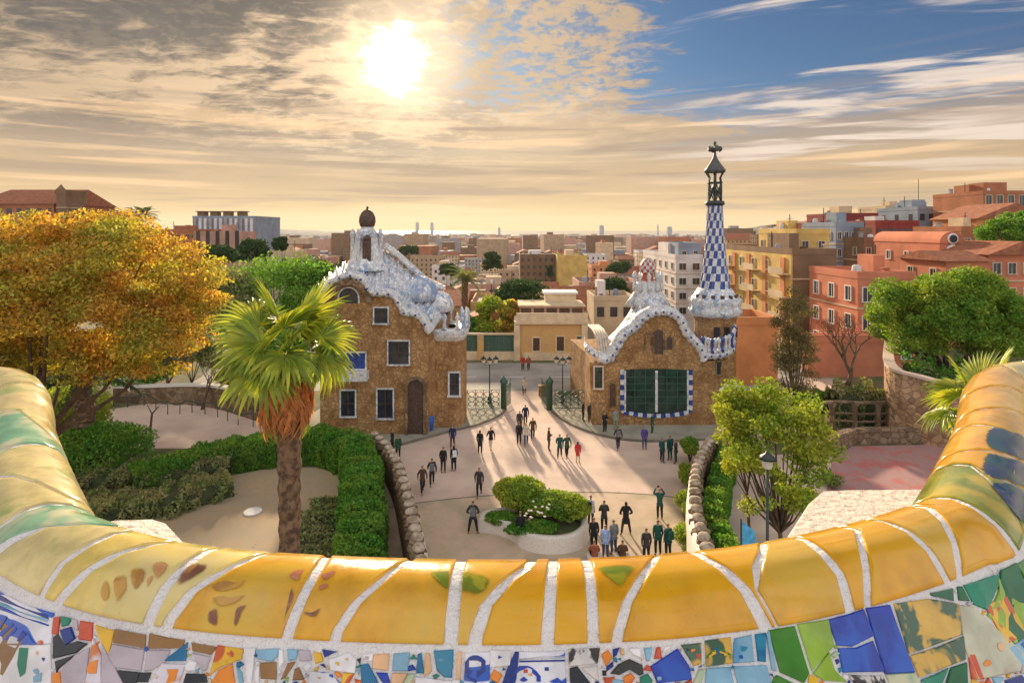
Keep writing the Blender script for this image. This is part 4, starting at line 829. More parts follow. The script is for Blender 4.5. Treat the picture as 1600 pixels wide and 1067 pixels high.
# ------------------------------------------------------------------ planter in the middle of the forecourt
def planter():
    ring = [(748,808), (778,812), (802,820), (816,831), (845,839), (880,839), (905,832), (918,818), (912,800), (880,790), (830,786), (785,790), (755,798)]
    P_ = catmull([G(x, y, 0.75) for x, y in ring]+[G(*ring[0], 0.75)], 6); c = sum(P_, Vector())/len(P_)
    t = thing('stone_planter', (c.x, c.y, 0), 'curving white walled planter full of bushes in the middle of the sandy forecourt', 'planter')
    rows = [[], [], [], [], []]
    for i, p in enumerate(P_):
        n = (c-p); n.z = 0; n.normalize()
        rows[0].append((p.x-n.x*.12, p.y-n.y*.12, -.05)); rows[1].append((p.x, p.y, .62)); rows[2].append((p.x+n.x*.02, p.y+n.y*.02, .75)); rows[3].append((p.x+n.x*.30, p.y+n.y*.30, .75)); rows[4].append((p.x+n.x*.36, p.y+n.y*.36, .3))
    mb = MB(); mb.grid(rows); mb.build('planter_wall', M['speck'], t)
    mb = MB(); mb.add([(p[0], p[1], .5) for p in rows[4][:-1]], [tuple(range(len(P_)-1))]); mb.build('soil', M['earth'], t)
planter()
p1 = G(812, 806, .5); bush('round_bush', (p1.x, p1.y+.5, 1.25), (1.75, 1.3, 1.2), 'round yellow-green bush at the left end of the white planter', M['olive'], 16000, .07, seed=8, z0=.5)
p1 = G(868, 822, .5); bush('leafy_bush', (p1.x, p1.y+.5, .95), (2.1, 1.6, 1.0), 'spreading green bush with pale flowers at the right end of the white planter', M['green'], 16000, .07, seed=9, z0=.5)
p1 = G(832, 830, .5); bush('low_bush', (p1.x, p1.y, .62), (1.5, .8, .45), 'low green ground cover at the front of the white planter', M['hedge'], 7000, .06, seed=19, z0=.45)
p1 = G(782, 818, .5); bush('low_bush', (p1.x, p1.y+.3, .6), (1.1, .6, .4), 'low green ground cover in the narrow left arm of the planter', M['green'], 4000, .06, seed=20, z0=.45)
# agave-like white flower clusters
mb = MB(); rd = random.Random(3)
for k in range(16):
    q = G(838+rd.uniform(-18, 26), 792+rd.uniform(-12, 12), 1.9); mb.lathe((q.x, q.y, q.z-.15+rd.uniform(-.1, .05)), [(.02, 0), (.09, .05), (.02, .09)], 5)
o = mb.build('pale_flowers', M['speck']); tag(o, 'pale flower heads between the two bushes of the planter', 'flowers', kind='stuff')
# ------------------------------------------------------------------ gate, lamps and street
def street_lamp(x, y, h, label, heads=1, z0=0.0, s_=1.0):
    t = thing('street_lamp', (x, y, z0), label, 'street lamp')
    mb = MB(); mb.lathe((x, y, z0), [(.20*s_, 0), (.20*s_, .5), (.10*s_, .8), (.055*s_, 1.0), (.05*s_, h-.7)], 8); mb.build('pole', M['iron'], t)
    if heads == 1: spots = [(x, y, h-.7)]
    else:
        mb = MB(); mb.tube([(x-.55, y, z0+h-.62), (x-.3, y, z0+h-.78), (x, y, z0+h-.7), (x+.3, y, z0+h-.78), (x+.55, y, z0+h-.62)], .03, 6); mb.build('arm', M['iron'], t); spots = [(x-.55, y, h-.62), (x+.55, y, h-.62), (x, y, h-.7)]
    for a, b, c in spots:
        mb = MB(); mb.lathe((a, b, z0+c), [(.07*s_, 0), (.16*s_, .06), (.20*s_, .36)], 6, sm=False); lt = mb.build('lantern', M['speck'], t)
        mb = MB(); mb.lathe((a, b, z0+c+.365), [(.27*s_, 0), (.22*s_, .10), (.08*s_, .2), (.03*s_, .32)], 8); mb.build('lamp_hood', M['iron'], t)
    return t
street_lamp(W(1199, 700, 21.0).x, 21.0, 7.4, 'tall dark single lantern lamp in front of the yellow-green tree', 1, 0, 1.15)
street_lamp(G(765, 632).x, G(765, 632).y, 4.3, 'thin dark lamp post behind the left gate railing', 2)
street_lamp(G(879, 632).x, G(879, 632).y, 4.3, 'thin dark lamp post behind the right gate railing', 2)
def railing(x0, x1, y, label, h=1.75):
    t = thing('gate_railing', ((x0+x1)/2, y, 0), label, 'railing'); n = max(2, int(round((x1-x0)/0.62))); dx = (x1-x0)/n
    for k in range(n):
        for j in range(3):
            cx = x0+dx*(k+.5); cz = 0.38+j*(h-.45)/3+.1; mb = MB(); pts = []
            for a in range(13):
                an = 2*math.pi*a/12; pts.append((cx+dx*.46*math.cos(an)*(1-.25*math.sin(2*an)**2), y, cz+(h-.45)/6*1.02*math.sin(an)))
            mb.tube(pts, .035, 5, cap=False); mb.build('leaf_panel', M['giron'], t)
    mb = MB()
    for z in (.15, h-.05): mb.box(((x0+x1)/2, y, z), (x1-x0, .06, .06))
    mb.build('rail', M['giron'], t)
    for k in range(0, n+1): mb = MB(); mb.box((x0+dx*k, y, h/2), (.045, .045, h)); mb.build('upright', M['giron'], t)
railing(G(731, 640).x, G(780, 640).x, 49.2, 'green iron railing between the tall gatehouse and the left gate post')
railing(G(867, 640).x, G(916, 640).x, 49.2, 'green iron railing between the right gate post and the domed lodge')
def gate_leaf(x, y, ang, label):
    t = thing('gate_leaf', (x, y, 0), label, 'gate'); L = 1.7; cx, sy = math.cos(ang), math.sin(ang)
    mb = MB(); mb.lathe((x, y, 0), [(.26, 0), (.26, 2.3), (.34, 2.35), (.34, 2.5), (.16, 2.7), (.03, 2.95)], 8); mb.build('gate_post', M['giron'], t)
    for k in range(8): q = .3+k*(L-.3)/7; mb = MB(); mb.box((x+cx*q, y+sy*q, 1.15+.1*math.sin(k)), (.05, .05, 2.2+.2*math.sin(k))); mb.build('bar', M['giron'], t)
    for j in range(3):
        mb = MB(); mb.tube([(x+cx*.2, y+sy*.2, .35+j*.75), (x+cx*L, y+sy*L, .45+j*.75)], .04, 5); mb.build('cross_rail', M['giron'], t)
gate_leaf(G(787, 642).x, 49.2, R(70), 'green iron gate leaf folded open beside the left railing')
gate_leaf(G(859, 642).x, 49.2, R(110), 'green iron gate leaf folded open beside the right railing')
sb = MB(); q = G(849, 618); sb.box((q.x, q.y, .45), (.9, .6, .9)); sb.box((q.x, q.y, .95), (1.0, .7, .1)); o = sb.build('ticket_box', M['rubble']); tag(o, 'low brown box behind the right gate leaf', 'box')
# garden wall across the street with yellow pillars and green gates
M['ochre'] = mat('ochre_render', (0.62, 0.38, 0.15), 0.9, scale=1.2, var=0.18, bump=0.3, col2=(0.5, 0.33, 0.16), mid=0.6)
M['cream'] = mat('cream_render', (0.66, 0.52, 0.34), 0.9, scale=1.0, var=0.15, bump=0.3)
def street_wall():
    Y = 68.2; t = thing('street_wall', (W(765, 560, Y).x, Y, 0), 'low cream wall with yellow pillars and dark green gates across the street', 'wall')
    xs = [700, 751, 808]; zt = W(0, 523, Y).z
    mb = MB(); a, b = W(690, 560, Y).x, W(808, 560, Y).x; mb.box(((a+b)/2, Y, .5), (b-a, .4, 1.0)); mb.build('base_wall', M['cream'], t)
    mb = MB(); mb.box(((a+b)/2, Y, zt+.12), (b-a, .5, .2)); mb.build('coping', M['cream'], t)
    for x in xs: c = W(x, 560, Y).x; mb = MB(); mb.box((c, Y-.03, zt/2), (.75, .55, zt)); mb.build('pillar', M['ochre'], t)
    for i in range(len(xs)-1):
        a, b = W(xs[i], 560, Y).x+.4, W(xs[i+1], 560, Y).x-.4; n = 6
        for k in range(n): mb = MB(); mb.box((a+(b-a)*(k+.5)/n, Y, (1+zt)/2), ((b-a)/n-.04, .08, zt-1.05)); mb.build('gate_panel', M['giron'], t)
street_wall()
# retaining walls in the garden
def garden_wall(name, line, h0, h1, th, m_, label, cap=None, z0=0.0):
    P_ = catmull([Vector((p[0], p[1], 0)) for p in line], 6); t = thing(name, (P_[0].x, P_[0].y, z0), label, 'wall'); r = [[], [], [], []]; c = [[], [], [], []]
    for i, p in enumerate(P_):
        tt = (P_[min(i+1, len(P_)-1)]-P_[max(i-1, 0)]).normalized(); n = Vector((-tt.y, tt.x, 0)); h = lerp(h0, h1, i/(len(P_)-1))
        for k, (s_, z) in enumerate(((-th/2, z0-.1), (-th/2, z0+h), (th/2, z0+h), (th/2, z0-.1))): q = p+n*s_; r[k].append((q.x, q.y, z))
        for k, (s_, z) in enumerate(((-th/2-.08, z0+h-.02), (-th/2-.06, z0+h+.16), (th/2+.06, z0+h+.16), (th/2+.08, z0+h-.02))): q = p+n*s_; c[k].append((q.x, q.y, z))
    mb = MB(); mb.grid(r, sm=False)
    for e in (0, -1): mb.add([r[k][e] for k in range(4)], [(0, 1, 2, 3)])
    mb.build('wall_body', m_, t)
    if cap: mb = MB(); mb.grid(c, sm=False); mb.build('coping', cap, t)
    return t
g = lambda x, y, z=0: (G(x, y, z).x, G(x, y, z).y)
garden_wall('rubble_wall', [g(180, 628), g(240, 630), g(300, 632), g(350, 640), g(440, 668), g(480, 675)], 1.3, 2.3, .5, M['wallgrey'], 'brown rubble wall with white coping behind the left sand court', M['speck'])
garden_wall('retaining_wall', [(34.5, 52), (W(1392, 600, 43.5).x, 43.5), (W(1440, 600, 41.5).x, 41.5), (W(1520, 600, 40).x, 40), (38, 38)], 5.5, 4.0, .6, M['rubble2'], 'tall orange rubble retaining wall with pale coping below the large green tree', M['sand'])
garden_wall('low_wall', [g(1290, 712), g(1312, 700), g(1345, 693), g(1420, 692), g(1500, 694), g(1620, 700)], .95, .95, .45, M['wallgrey'], 'low brown wall around the pink paved circle', M['wallgrey'])
def pergola():
    Y = 43.5; xs = [1300, 1335, 1372, 1400, 1436, 1470]; t = thing('rustic_balustrade', (W(1380, 650, Y).x, Y, 0), 'rustic stone balustrade with many posts behind the low wall of the paved circle', 'balustrade')
    for x in xs: p = W(x, 640, Y); mb = MB(); mb.lathe((p.x, Y, 0), [(.34, 0), (.22, .5), (.20, 1.9), (.36, 2.3)], 7, sm=False, wob=lambda a, j: 1+.15*math.sin(a*3+j)); mb.build('post', M['wallgrey'], t)
    a, b = W(1290, 0, Y).x, W(1500, 0, Y).x
    for z in (.9, 1.5, 2.35): mb = MB(); mb.tube([(a+(b-a)*k/8, Y, z+.05*math.sin(k*2)) for k in range(9)], .09 if z < 2 else .14, 6); mb.build('rail', M['wallgrey'], t)
pergola()
# wavy iron railing round the left court
t = thing('wavy_railing', (G(300, 650).x, G(300, 650).y, 0), 'thin wavy dark railing around the left sand court', 'railing')
pl = catmull([G(178, 642), G(225, 634), G(262, 648), G(300, 645), G(340, 652), G(372, 664), (G(415, 668))], 8)
mb = MB(); mb.tube([(p.x, p.y, .95+.12*math.sin(i*.9)) for i, p in enumerate(pl)], .05, 6); mb.build('rail', M['iron'], t)
for i in range(0, len(pl), 4): mb = MB(); mb.tube([(pl[i].x, pl[i].y, 0), (pl[i].x, pl[i].y, .95)], .035, 5); mb.build('upright', M['iron'], t)
q = G(234, 692); mb = MB(); mb.tube([(q.x, q.y, 0), (q.x+.05, q.y, 1.1), (q.x+.1, q.y+.1, 2.1), (q.x+.5, q.y+.3, 2.6)], [.09, .08, .07, .03], 6)
mb.tube([(q.x+.1, q.y+.1, 2.1), (q.x-.3, q.y+.2, 2.7)], [.05, .02], 5); o = mb.build('bare_sapling', M['bark']); tag(o, 'thin bare dark sapling standing on the left sand court', 'tree')
# white disc on the sand path
q = G(395, 800); mb = MB(); mb.lathe((q.x, q.y, .015), [(.48, 0), (.48, .05), (.44, .06)], 20); o = mb.build('stone_disc', M['white']); tag(o, 'round white stone disc lying on the oval sand path', 'disc')
# blue bin, blue banner, white parasol
q = G(671, 674); t = thing('recycling_bin', (q.x, q.y, .13), 'bright blue bin beside the arched door of the tall gatehouse', 'bin')
mb = MB(); mb.lathe((q.x, q.y, .13), [(.30, 0), (.36, .9), (.36, .95)], 12); mb.build('bin_body', mat('blue_plastic', (.03, .16, .62), .4), t)
mb = MB(); mb.lathe((q.x, q.y, 1.085), [(.38, 0), (.34, .08), (.12, .14)], 12); mb.build('lid', MATS['blue_plastic'], t)
Y = 21.0; p = W(1169, 832, Y); t = thing('blue_banner', (p.x, Y, 0), 'small light blue banner on a pole beside the stair wall at right', 'banner')
mb = MB(); mb.tube([(p.x-.26, Y, 0), (p.x-.26, Y, p.z+.5)], .03, 6); mb.build('pole', M['iron'], t)
mb = MB(); mb.slab_xz([(p.x-.24, p.z-.45), (p.x+.30, p.z-.5), (p.x+.24, p.z+.05), (p.x-.22, p.z+.42)], Y-.015, Y+.015); mb.build('cloth', mat('light_blue_cloth', (.10, .42, .70), .7), t)
Y = 43.5; p = W(1147, 606, Y); t = thing('parasol', (p.x, Y, 0), 'white parasol open beside the right side of the domed lodge', 'parasol')
mb = MB(); mb.tube([(p.x, Y, 0), (p.x, Y, p.z+.35)], .035, 6); mb.build('pole', M['wood'], t)
mb = MB(); mb.lathe((p.x, Y, p.z-.25), [(1.15, 0), (.6, .38), (.03, .62)], 8, sm=False); mb.build('canopy', mat('white_canvas', (.72, .76, .85), .8), t)
# ------------------------------------------------------------------ the two gate lodges
def window(t, px0, py0, px1, py1, Y, yf=None, fm=None, pm=None, fr=0.10, nx=2, ny=2, arch=False, name='window', proud=0.10):
    """framed window on a wall facing the viewer; Y is the wall face. Frame is the part, panes and bars its sub-parts"""
    a = W(px0, py1, Y); b = W(px1, py0, Y); fm = fm or M['trencw']; pm = pm or M['glassd']
    x0, x1, z0, z1 = a.x, b.x, a.z, b.z; w_, h_ = x1-x0, z1-z0; mb = MB(); yc = Y-proud/2
    if not arch:
        mb.box(((x0+x1)/2, yc, z1-fr/2), (w_, proud, fr)); mb.box(((x0+x1)/2, yc-.02, z0+fr/2), (w_+fr*.6, proud+.08, fr*1.1))
        mb.box((x0+fr/2, yc, (z0+z1)/2), (fr, proud, h_-2*fr)); mb.box((x1-fr/2, yc, (z0+z1)/2), (fr, proud, h_-2*fr))
    else:
        n = 12; cx = (x0+x1)/2; r = w_/2; zc = z1-r; ou = [(x0, z0)]+[(cx-r*math.cos(math.pi*k/n), zc+r*math.sin(math.pi*k/n)) for k in range(n+1)]+[(x1, z0)]
        ri = r-fr; inn = [(x0+fr, z0)]+[(cx-ri*math.cos(math.pi*k/n), zc+ri*math.sin(math.pi*k/n)) for k in range(n+1)]+[(x1-fr, z0)]
        for k in range(len(ou)-1):
            q = [ou[k], inn[k], inn[k+1], ou[k+1]]; mb.slab_xz(q, Y-proud, Y+.0, 0)
    f = mb.build(name, fm, t); mb = MB()
    if not arch: mb.box(((x0+x1)/2, Y-.012, (z0+z1)/2), (w_-2*fr+.01, .03, h_-2*fr+.01))
    else: mb.slab_xz([(p[0], p[1]) for p in inn][::-1], Y-.03, Y+.0)
    mb.build('pane', pm, f)
    if nx > 1 or ny > 1:
        mb = MB()
        for k in range(1, nx): mb.box((x0+fr+(w_-2*fr)*k/nx, Y-.04, (z0+z1)/2), (.05, .05, h_-2*fr))
        for k in range(1, ny): mb.box(((x0+x1)/2, Y-.045, z0+fr+(h_-2*fr)*k/ny), (w_-2*fr, .03, .04))
        mb.build('bars', M['wood'], f)
    return f
def rim(t, pts, name, m_, wd=.42, th=.30, dots=None, step=.55):
    """broad wavy tiled eave that follows a line of points"""
    P_ = catmull(pts, 6); rows = [[], [], [], [], []]
    for i, p in enumerate(P_):
        tt = (P_[min(i+1, len(P_)-1)]-P_[max(i-1, 0)]).normalized(); up = Vector((0, -1, 0)).cross(tt) if abs(tt.y) < .9 else Vector((0, 0, 1))
        if up.z < 0: up = -up
        up = (up+Vector((0, 0, .35))).normalized(); wv = .06*math.sin(i*1.9)
        rows[0].append(p-up*(th/2+wv)+Vector((0, .55, 0))); rows[1].append(p-up*(th/2+wv)+Vector((0, -wd*.6, 0))); rows[2].append(p+Vector((0, -wd, 0))+up*wv*.5); rows[3].append(p+up*(th/2+wv*.6)+Vector((0, -wd*.45, 0))); rows[4].append(p+up*th*.6+Vector((0, .6, 0)))
    mb = MB(); mb.grid([[tuple(q) for q in r] for r in rows]); o = mb.build(name, m_, t)
    if dots:
        L = 0
        for i in range(1, len(P_)):
            L += (P_[i]-P_[i-1]).length
            if L > step:
                L = 0; c = P_[i]+Vector((0, -wd*.93, -.03)); mb = MB(); mb.lathe((0, 0, 0), [(.10, 0), (.07, .06), (.0, .07)], 8)
                mb.v = [(c.x+v[0], c.y-v[2], c.z+v[1]) for v in mb.v]; mb.build('eave_boss', dots, t)
    return o
def roof_skin(t, front, ridge, back, name, m_, n=26, sag=.55, bump=.18, seed=0):
    """saddle-like tiled roof skin between three lines"""
    f, r, b = [catmull(q, n) for q in (front, ridge, back)]; m = min(len(f), len(r), len(b)); rows = []
    for k in range(13):
        s_ = k/12; row = []
        for i in range(m):
            if s_ <= .5: u = s_*2; p = f[i].lerp(r[i], u); p.z = lerp(f[i].z, r[i].z, u**(1+sag*1.2))
            else: u = (s_-.5)*2; p = r[i].lerp(b[i], u); p.z = lerp(r[i].z, b[i].z, 1-(1-u)**(1+sag))
            p.z += bump*math.sin(i*.42+seed)*math.sin(s_*math.pi)+bump*.5*math.sin(i*1.1+s_*7); row.append(tuple(p))
        rows.append(row)
    mb = MB(); mb.grid(rows); return mb.build(name, m_, t)
def mushroom(t, x, y, z0, z1, r, m_, stem=None, rs=None, name='chimney_cap'):
    h = z1-z0; mb = MB(); prof = [(r*.5, 0), (r*.86, h*.12), (r, h*.35), (r*.96, h*.58), (r*.70, h*.82), (r*.32, h*.96), (r*.05, h)]
    mb.lathe((x, y, z0), prof, 14); o = mb.build(name, m_, t); mb = MB(); mb.lathe((x, y, z1-.02), [(r*.12, 0), (r*.16, r*.22), (r*.03, r*.4)], 8); mb.build('cap_knob', m_, o); return o
def gatehouse():
    Y = 43.0; t = thing('tall_gatehouse', (W(600, 600, Y).x, Y, 0), 'tall brown stone gatehouse with wavy white and blue tiled roof, left of the gate', 'building')
    pr = [(500,700), (500,470), (508,456), (518,444), (530,437), (545,434), (560,438), (570,447), (577,459), (600,462), (615,468), (625,480), (630,494), (643,494), (656,500), (665,512), (669,528), (669,700)]
    out = [W(x, y, Y) for x, y in pr]; poly = [(p.x, max(-.1, p.z)) for p in out]
    mb = MB(); mb.slab_xz(poly[::-1], Y, Y+.7, 0); mb.v = mb.v
    # main body behind the facade, right flank angled towards the gate
    xr = W(669, 0, Y).x; xl = W(500, 0, Y).x
    body = [(xl, Y+.5), (xr, Y+.5), (W(700, 0, 46.5).x, 46.5), (W(700, 0, 46.5).x, 52), (xl, 52)]
    mb.prism(body, -.1, 8.6); mb.build('stone_wall', M['rubble'], t)
    # right wing: rounded block with its own battlement
    cx = (W(668, 0, 45.5).x+W(727, 0, 45.5).x)/2; wr = (W(727, 0, 45.5).x-W(668, 0, 45.5).x)/2; zt = W(0, 520, 45).z
    mb = MB(); ring = []
    for k in range(28):
        a = 2*math.pi*k/28; ring.append((cx+wr*math.copysign(abs(math.cos(a))**.55, math.cos(a)), 46.3+1.9*math.copysign(abs(math.sin(a))**.55, math.sin(a))))
    mb.prism(ring, -.1, zt); mb.build('wing_wall', M['rubble'], t)
    mb = MB(); r2 = [[(cx+(x-cx)*s_, 46.3+(y-46.3)*s_, zt+z) for x, y in ring+[ring[0]]] for s_, z in ((1.0, -.55), (1.10, -.3), (1.20, .25), (1.12, .42), (.9, .35), (.5, .3))]
    mb.grid(r2); mb.build('wing_cornice', M['trencw'], t)
    for k in range(14):
        a = 2*math.pi*(k+.5)/14; x = cx+wr*1.08*math.copysign(abs(math.cos(a))**.6, math.cos(a)); y = 46.3+1.9*1.08*math.copysign(abs(math.sin(a))**.6, math.sin(a))
        mb = MB(); mb.lathe((x, y, zt+.35), [(.26, 0), (.14, .25), (.12, .7), (.21, .95), (.05, 1.3)], 7); mb.build('merlon', M['trencw'] if k % 2 else M['trencb'], t)
    # roof
    fr = [W(x, y, Y) for x, y in [(496,468), (508,452), (520,440), (545,430), (565,436), (580,456), (602,458), (618,464), (632,488), (645,489), (660,498), (672,520)]]
    rd_ = [W(x, y, 46.8) for x, y in [(496,448), (510,432), (528,418), (548,404), (566,390), (585,388), (604,394), (624,410), (650,432), (676,450), (692,458), (702,476)]]
    bk = [Vector((p.x-.2, 51.5, p.z-3.0)) for p in rd_]
    roof_skin(t, fr, rd_, bk, 'tiled_roof', M['trenc'], sag=.35, bump=.16)
    rim(t, fr, 'wavy_eave', M['trencw'], .34, .50, M['blue'], .8)
    rim(t, [W(x, y, 46.6) for x, y in [(600,384), (622,400), (646,422), (668,440), (694,452)]], 'ridge_crest', M['trencw'], .22, .38)
    mb = MB(); c = W(655, 445, 46.0); mb.lathe((c.x, c.y, c.z-1.2), [(1.55, 0), (1.45, .8), (1.0, 1.5), (.4, 1.85), (.05, 1.95)], 16, wob=lambda a, j: 1+.09*math.sin(a*4)); mb.build('roof_dome', M['trencb'], t)
    mb = MB(); c = W(687, 462, 46.4); mb.lathe((c.x, c.y, c.z-1.2), [(1.15, 0), (1.05, .7), (.7, 1.3), (.1, 1.6)], 14, wob=lambda a, j: 1+.09*math.sin(a*4)); mb.build('roof_dome', M['trenc'], t)
    # chimney tower
    Yc = 46.0; a = W(574, 410, Yc); zb = a.z-.6
    prof = lambda px: (px/2)*Yc/F
    mb = MB(); mb.lathe((a.x, Yc, zb), [(prof(66), 0), (prof(52), .9), (prof(42), 1.7), (prof(38), 2.4), (prof(36), W(0, 366, Yc).z-zb), (prof(22), W(0, 360, Yc).z-zb+.1), (prof(16), W(0, 352, Yc).z-zb)], 14, sm=False); ch = mb.build('chimney_stack', M['trenc'], t)
    for k in range(7):
        an = 2*math.pi*k/7-1.05; rx = prof(44); mb = MB(); mb.lathe((a.x+rx*math.cos(an), Yc+rx*math.sin(an), zb+.3), [(.26, 0), (.19, 1.2), (.17, 2.2), (.24, 2.6), (.04, 3.0)], 8); mb.build('chimney_pillar', M['trencw'], t)
    mb = MB(); b0, b1 = W(567, 408, Yc-1.15), W(580, 374, Yc-1.15); mb.box(((b0.x+b1.x)/2, Yc-1.15, (b0.z+b1.z)/2), (b1.x-b0.x, .3, b1.z-b0.z)); mb.lathe(((b0.x+b1.x)/2, Yc-1.15, b1.z), [((b1.x-b0.x)/2, 0), ((b1.x-b0.x)/2.4, .2), (.05, .35)], 8); mb.build('chimney_opening', M['choc'], ch)
    m1, m0 = W(574, 327, Yc).z, W(574, 357, Yc).z; mushroom(t, a.x, Yc, m0, m1, prof(26), M['choc'])
    mb = MB(); q = W(557, 388, Yc+1); mb.lathe((q.x, q.y, q.z-1.6), [(.22, 0), (.12, .9), (.07, 2.2), (.02, 3.0)], 6); mb.build('pinnacle', M['trenc'], t)
    # arch of the gable, with its own window
    c = W(546, 472, Y); mb = MB(); n = 16; ro, ri = 36*Y/F, 27*Y/F
    for k in range(n):
        a0, a1 = math.pi*k/n, math.pi*(k+1)/n
        mb.slab_xz([(c.x+ro*math.cos(a0), c.z+ro*math.sin(a0)), (c.x+ri*math.cos(a0), c.z+ri*math.sin(a0)), (c.x+ri*math.cos(a1), c.z+ri*math.sin(a1)), (c.x+ro*math.cos(a1), c.z+ro*math.sin(a1))], Y-.30, Y+.0)
    mb.build('gable_arch', M['wallgrey'], t)
    window(t, 528, 448, 562, 474, Y, fm=M['trencw'], arch=True, nx=2, ny=1)
    window(t, 583, 479, 608, 507, Y); window(t, 605, 531, 641, 571, Y, nx=2, ny=2); window(t, 531, 608, 557, 652, Y); window(t, 588, 606, 616, 655, Y)
    window(t, 540, 549, 573, 578, Y, pm=M['blue'], nx=2, ny=1)
    mb = MB(); q = W(557, 590, Y); mb.prism([(q.x-.95, Y-.75), (q.x+.95, Y-.75), (q.x+.95, Y), (q.x-.95, Y)], q.z-.1, q.z+.55); mb.build('balcony', M['trencw'], t)
    window(t, 700, 580, 720, 620, 44.38, fr=.13)
    # arched doorway
    f = window(t, 634, 588, 666, 684, Y, fm=M['wallgrey'], pm=M['choc'], fr=.18, nx=1, ny=1, arch=True, name='doorway', proud=.3)
    mb = MB(); q = W(683, 0, 44.3); mb.tube([(q.x-.35, 44.2, .1), (q.x-.35, 44.2, zt-.4)], .06, 6); mb.build('drain_pipe', M['iron'], t)
    return t
gatehouse()
def lodge():
    Y = 45.0; t = thing('domed_lodge', (W(1030, 640, Y).x, Y, 0), 'low brown stone lodge with white tiled domed roof and checkered spire, right of the gate', 'building')
    pr = [(925,700), (921,566), (950,566), (962,549), (975,527), (990,518), (1000,507), (1014,497), (1032,494), (1050,497), (1063,508), (1070,524), (1084,540), (1094,553), (1099,565), (1138,562), (1138,700)]
    poly = [(W(x, y, Y).x, max(-.1, W(x, y, Y).z)) for x, y in pr]
    mb = MB(); mb.slab_xz(poly[::-1], Y, Y+.6)
    xl, xr = poly[0][0], poly[-1][0]; mb.prism([(xl, Y+.5), (xr, Y+.5), (xr+.3, Y+2), (xr+.2, 55), (xl-.7, 55), (W(914, 0, 49).x, 49)], -.1, 5.0); mb.build('stone_wall', M['rubble'], t)
    ee = [W(x, y, Y) for x, y in [(934,558), (950,560), (962,543), (975,522), (990,512), (1000,500), (1014,490), (1032,486), (1050,489), (1064,500), (1071,517), (1085,533), (1096,547), (1101,562)]]
    rim(t, ee, 'wavy_eave', M['trencw'], .42, .70, M['blue'], .55)
    # curling eave on the left and right corners
    rim(t, [Vector((W(914, 0, 48.5).x, 48.4, W(0, 532, 48.5).z)), Vector((W(914, 0, 47).x, 46.8, W(0, 538, 47).z)), W(918, 545, 45.9), W(932, 556, Y+.1)], 'side_eave', M['trencw'], .34, .5, M['blue'], .6)
    P_ = [W(1098, 552, Y), W(1112, 555, Y+.1), W(1128, 553, Y+.1), W(1143, 546, Y+.6), Vector((W(1147, 0, 47).x, 47, W(0, 535, 47).z)), Vector((W(1146, 0, 49).x, 49, W(0, 530, 49).z))]
    rim(t, P_, 'side_eave', M['trencw'], .36, .55, M['blue'], .6)
    for i, p in enumerate(catmull(P_, 3)):
        mb = MB(); mb.lathe((p.x, p.y-.1, p.z+.2), [(.20, 0), (.10, .2), (.09, .7), (.20, 1.0), (.04, 1.2)], 7); mb.build('merlon', M['trencw'] if i % 3 else M['blue'], t)
    # concave skin rising to the crown
    c = W(1012, 455, 49.0); zt = c.z
    rows = []; base = [(W(1098, 0, 45.4).x, 45.6, 5.2), (W(1118, 0, 48).x, 48, 5.6), (W(1112, 0, 54).x, 54, 5.0), (W(1010, 0, 55).x, 55, 5.2), (W(935, 0, 55).x, 54, 5.0), (W(940, 0, 49).x, 49.4, 5.8), (W(952, 0, 46.2).x, 46.0, 5.6), (W(975, 0, Y).x, Y+.3, W(0, 519, Y).z), (W(1000, 0, Y).x, Y+.3, W(0, 497, Y).z), (W(1032, 0, Y).x, Y+.3, W(0, 486, Y).z), (W(1062, 0, Y).x, Y+.3, W(0, 498, Y).z), (W(1084, 0, Y).x, Y+.3, W(0, 530, Y).z)]
    B_ = catmull([Vector(b) for b in base]+[Vector(base[0])], 6); m_ = len(B_)
    for k in range(13):
        s_ = k/12; row = []
        for i, b in enumerate(B_):
            q = b.lerp(Vector((c.x, 49.0, zt)), s_*.86+.0); q.z = lerp(b.z, zt, s_**1.7)+.16*math.sin(i*.9)*math.sin(s_*math.pi); row.append(tuple(q))
        rows.append(row)
    mb = MB(); mb.grid(rows); mb.build('tiled_roof', M['trenc'], t)
    # crown around the red mushroom
    mb = MB(); mb.lathe((c.x, 49, zt-1.2), [(2.0, 0), (1.45, .8), (1.15, 1.3), (1.05, 1.9), (.6, 2.1)], 16, wob=lambda a, j: 1+.10*math.sin(a*6)); mb.build('roof_crown', M['trencw'], t)
    for k in range(9):
        a = 2*math.pi*k/9-.3; mb = MB(); mb.lathe((c.x+1.15*math.cos(a), 49+1.15*math.sin(a), zt+.1), [(.24, 0), (.15, .4), (.13, 1.0), (.20, 1.25), (.05, 1.6)], 7); mb.build('crown_pillar', M['trencw'], t)
    mb = MB(); q0, q1 = W(1012, 447, 48.9), W(1012, 426, 48.9); mb.lathe((q0.x, 49, q0.z-.8), [(.75, 0), (.55, .6), (.52, q1.z-q0.z+.8)], 12); mb.build('mushroom_stem', M['redt'], t)
    z0, z1 = W(0, 428, 49).z, W(0, 402, 49).z; h = z1-z0; mb = MB(); r = .70
    mb.lathe((c.x, 49, z0), [(r*.6, 0), (r*.95, h*.12), (r, h*.3), (r*.95, h*.5), (r*.78, h*.7), (r*.5, h*.86), (r*.2, h*.96), (.02, h)], 16, mfun=lambda k, j: (k+j) % 2); mb.build('mushroom_cap', [M['redt'], M['trencw']], t)
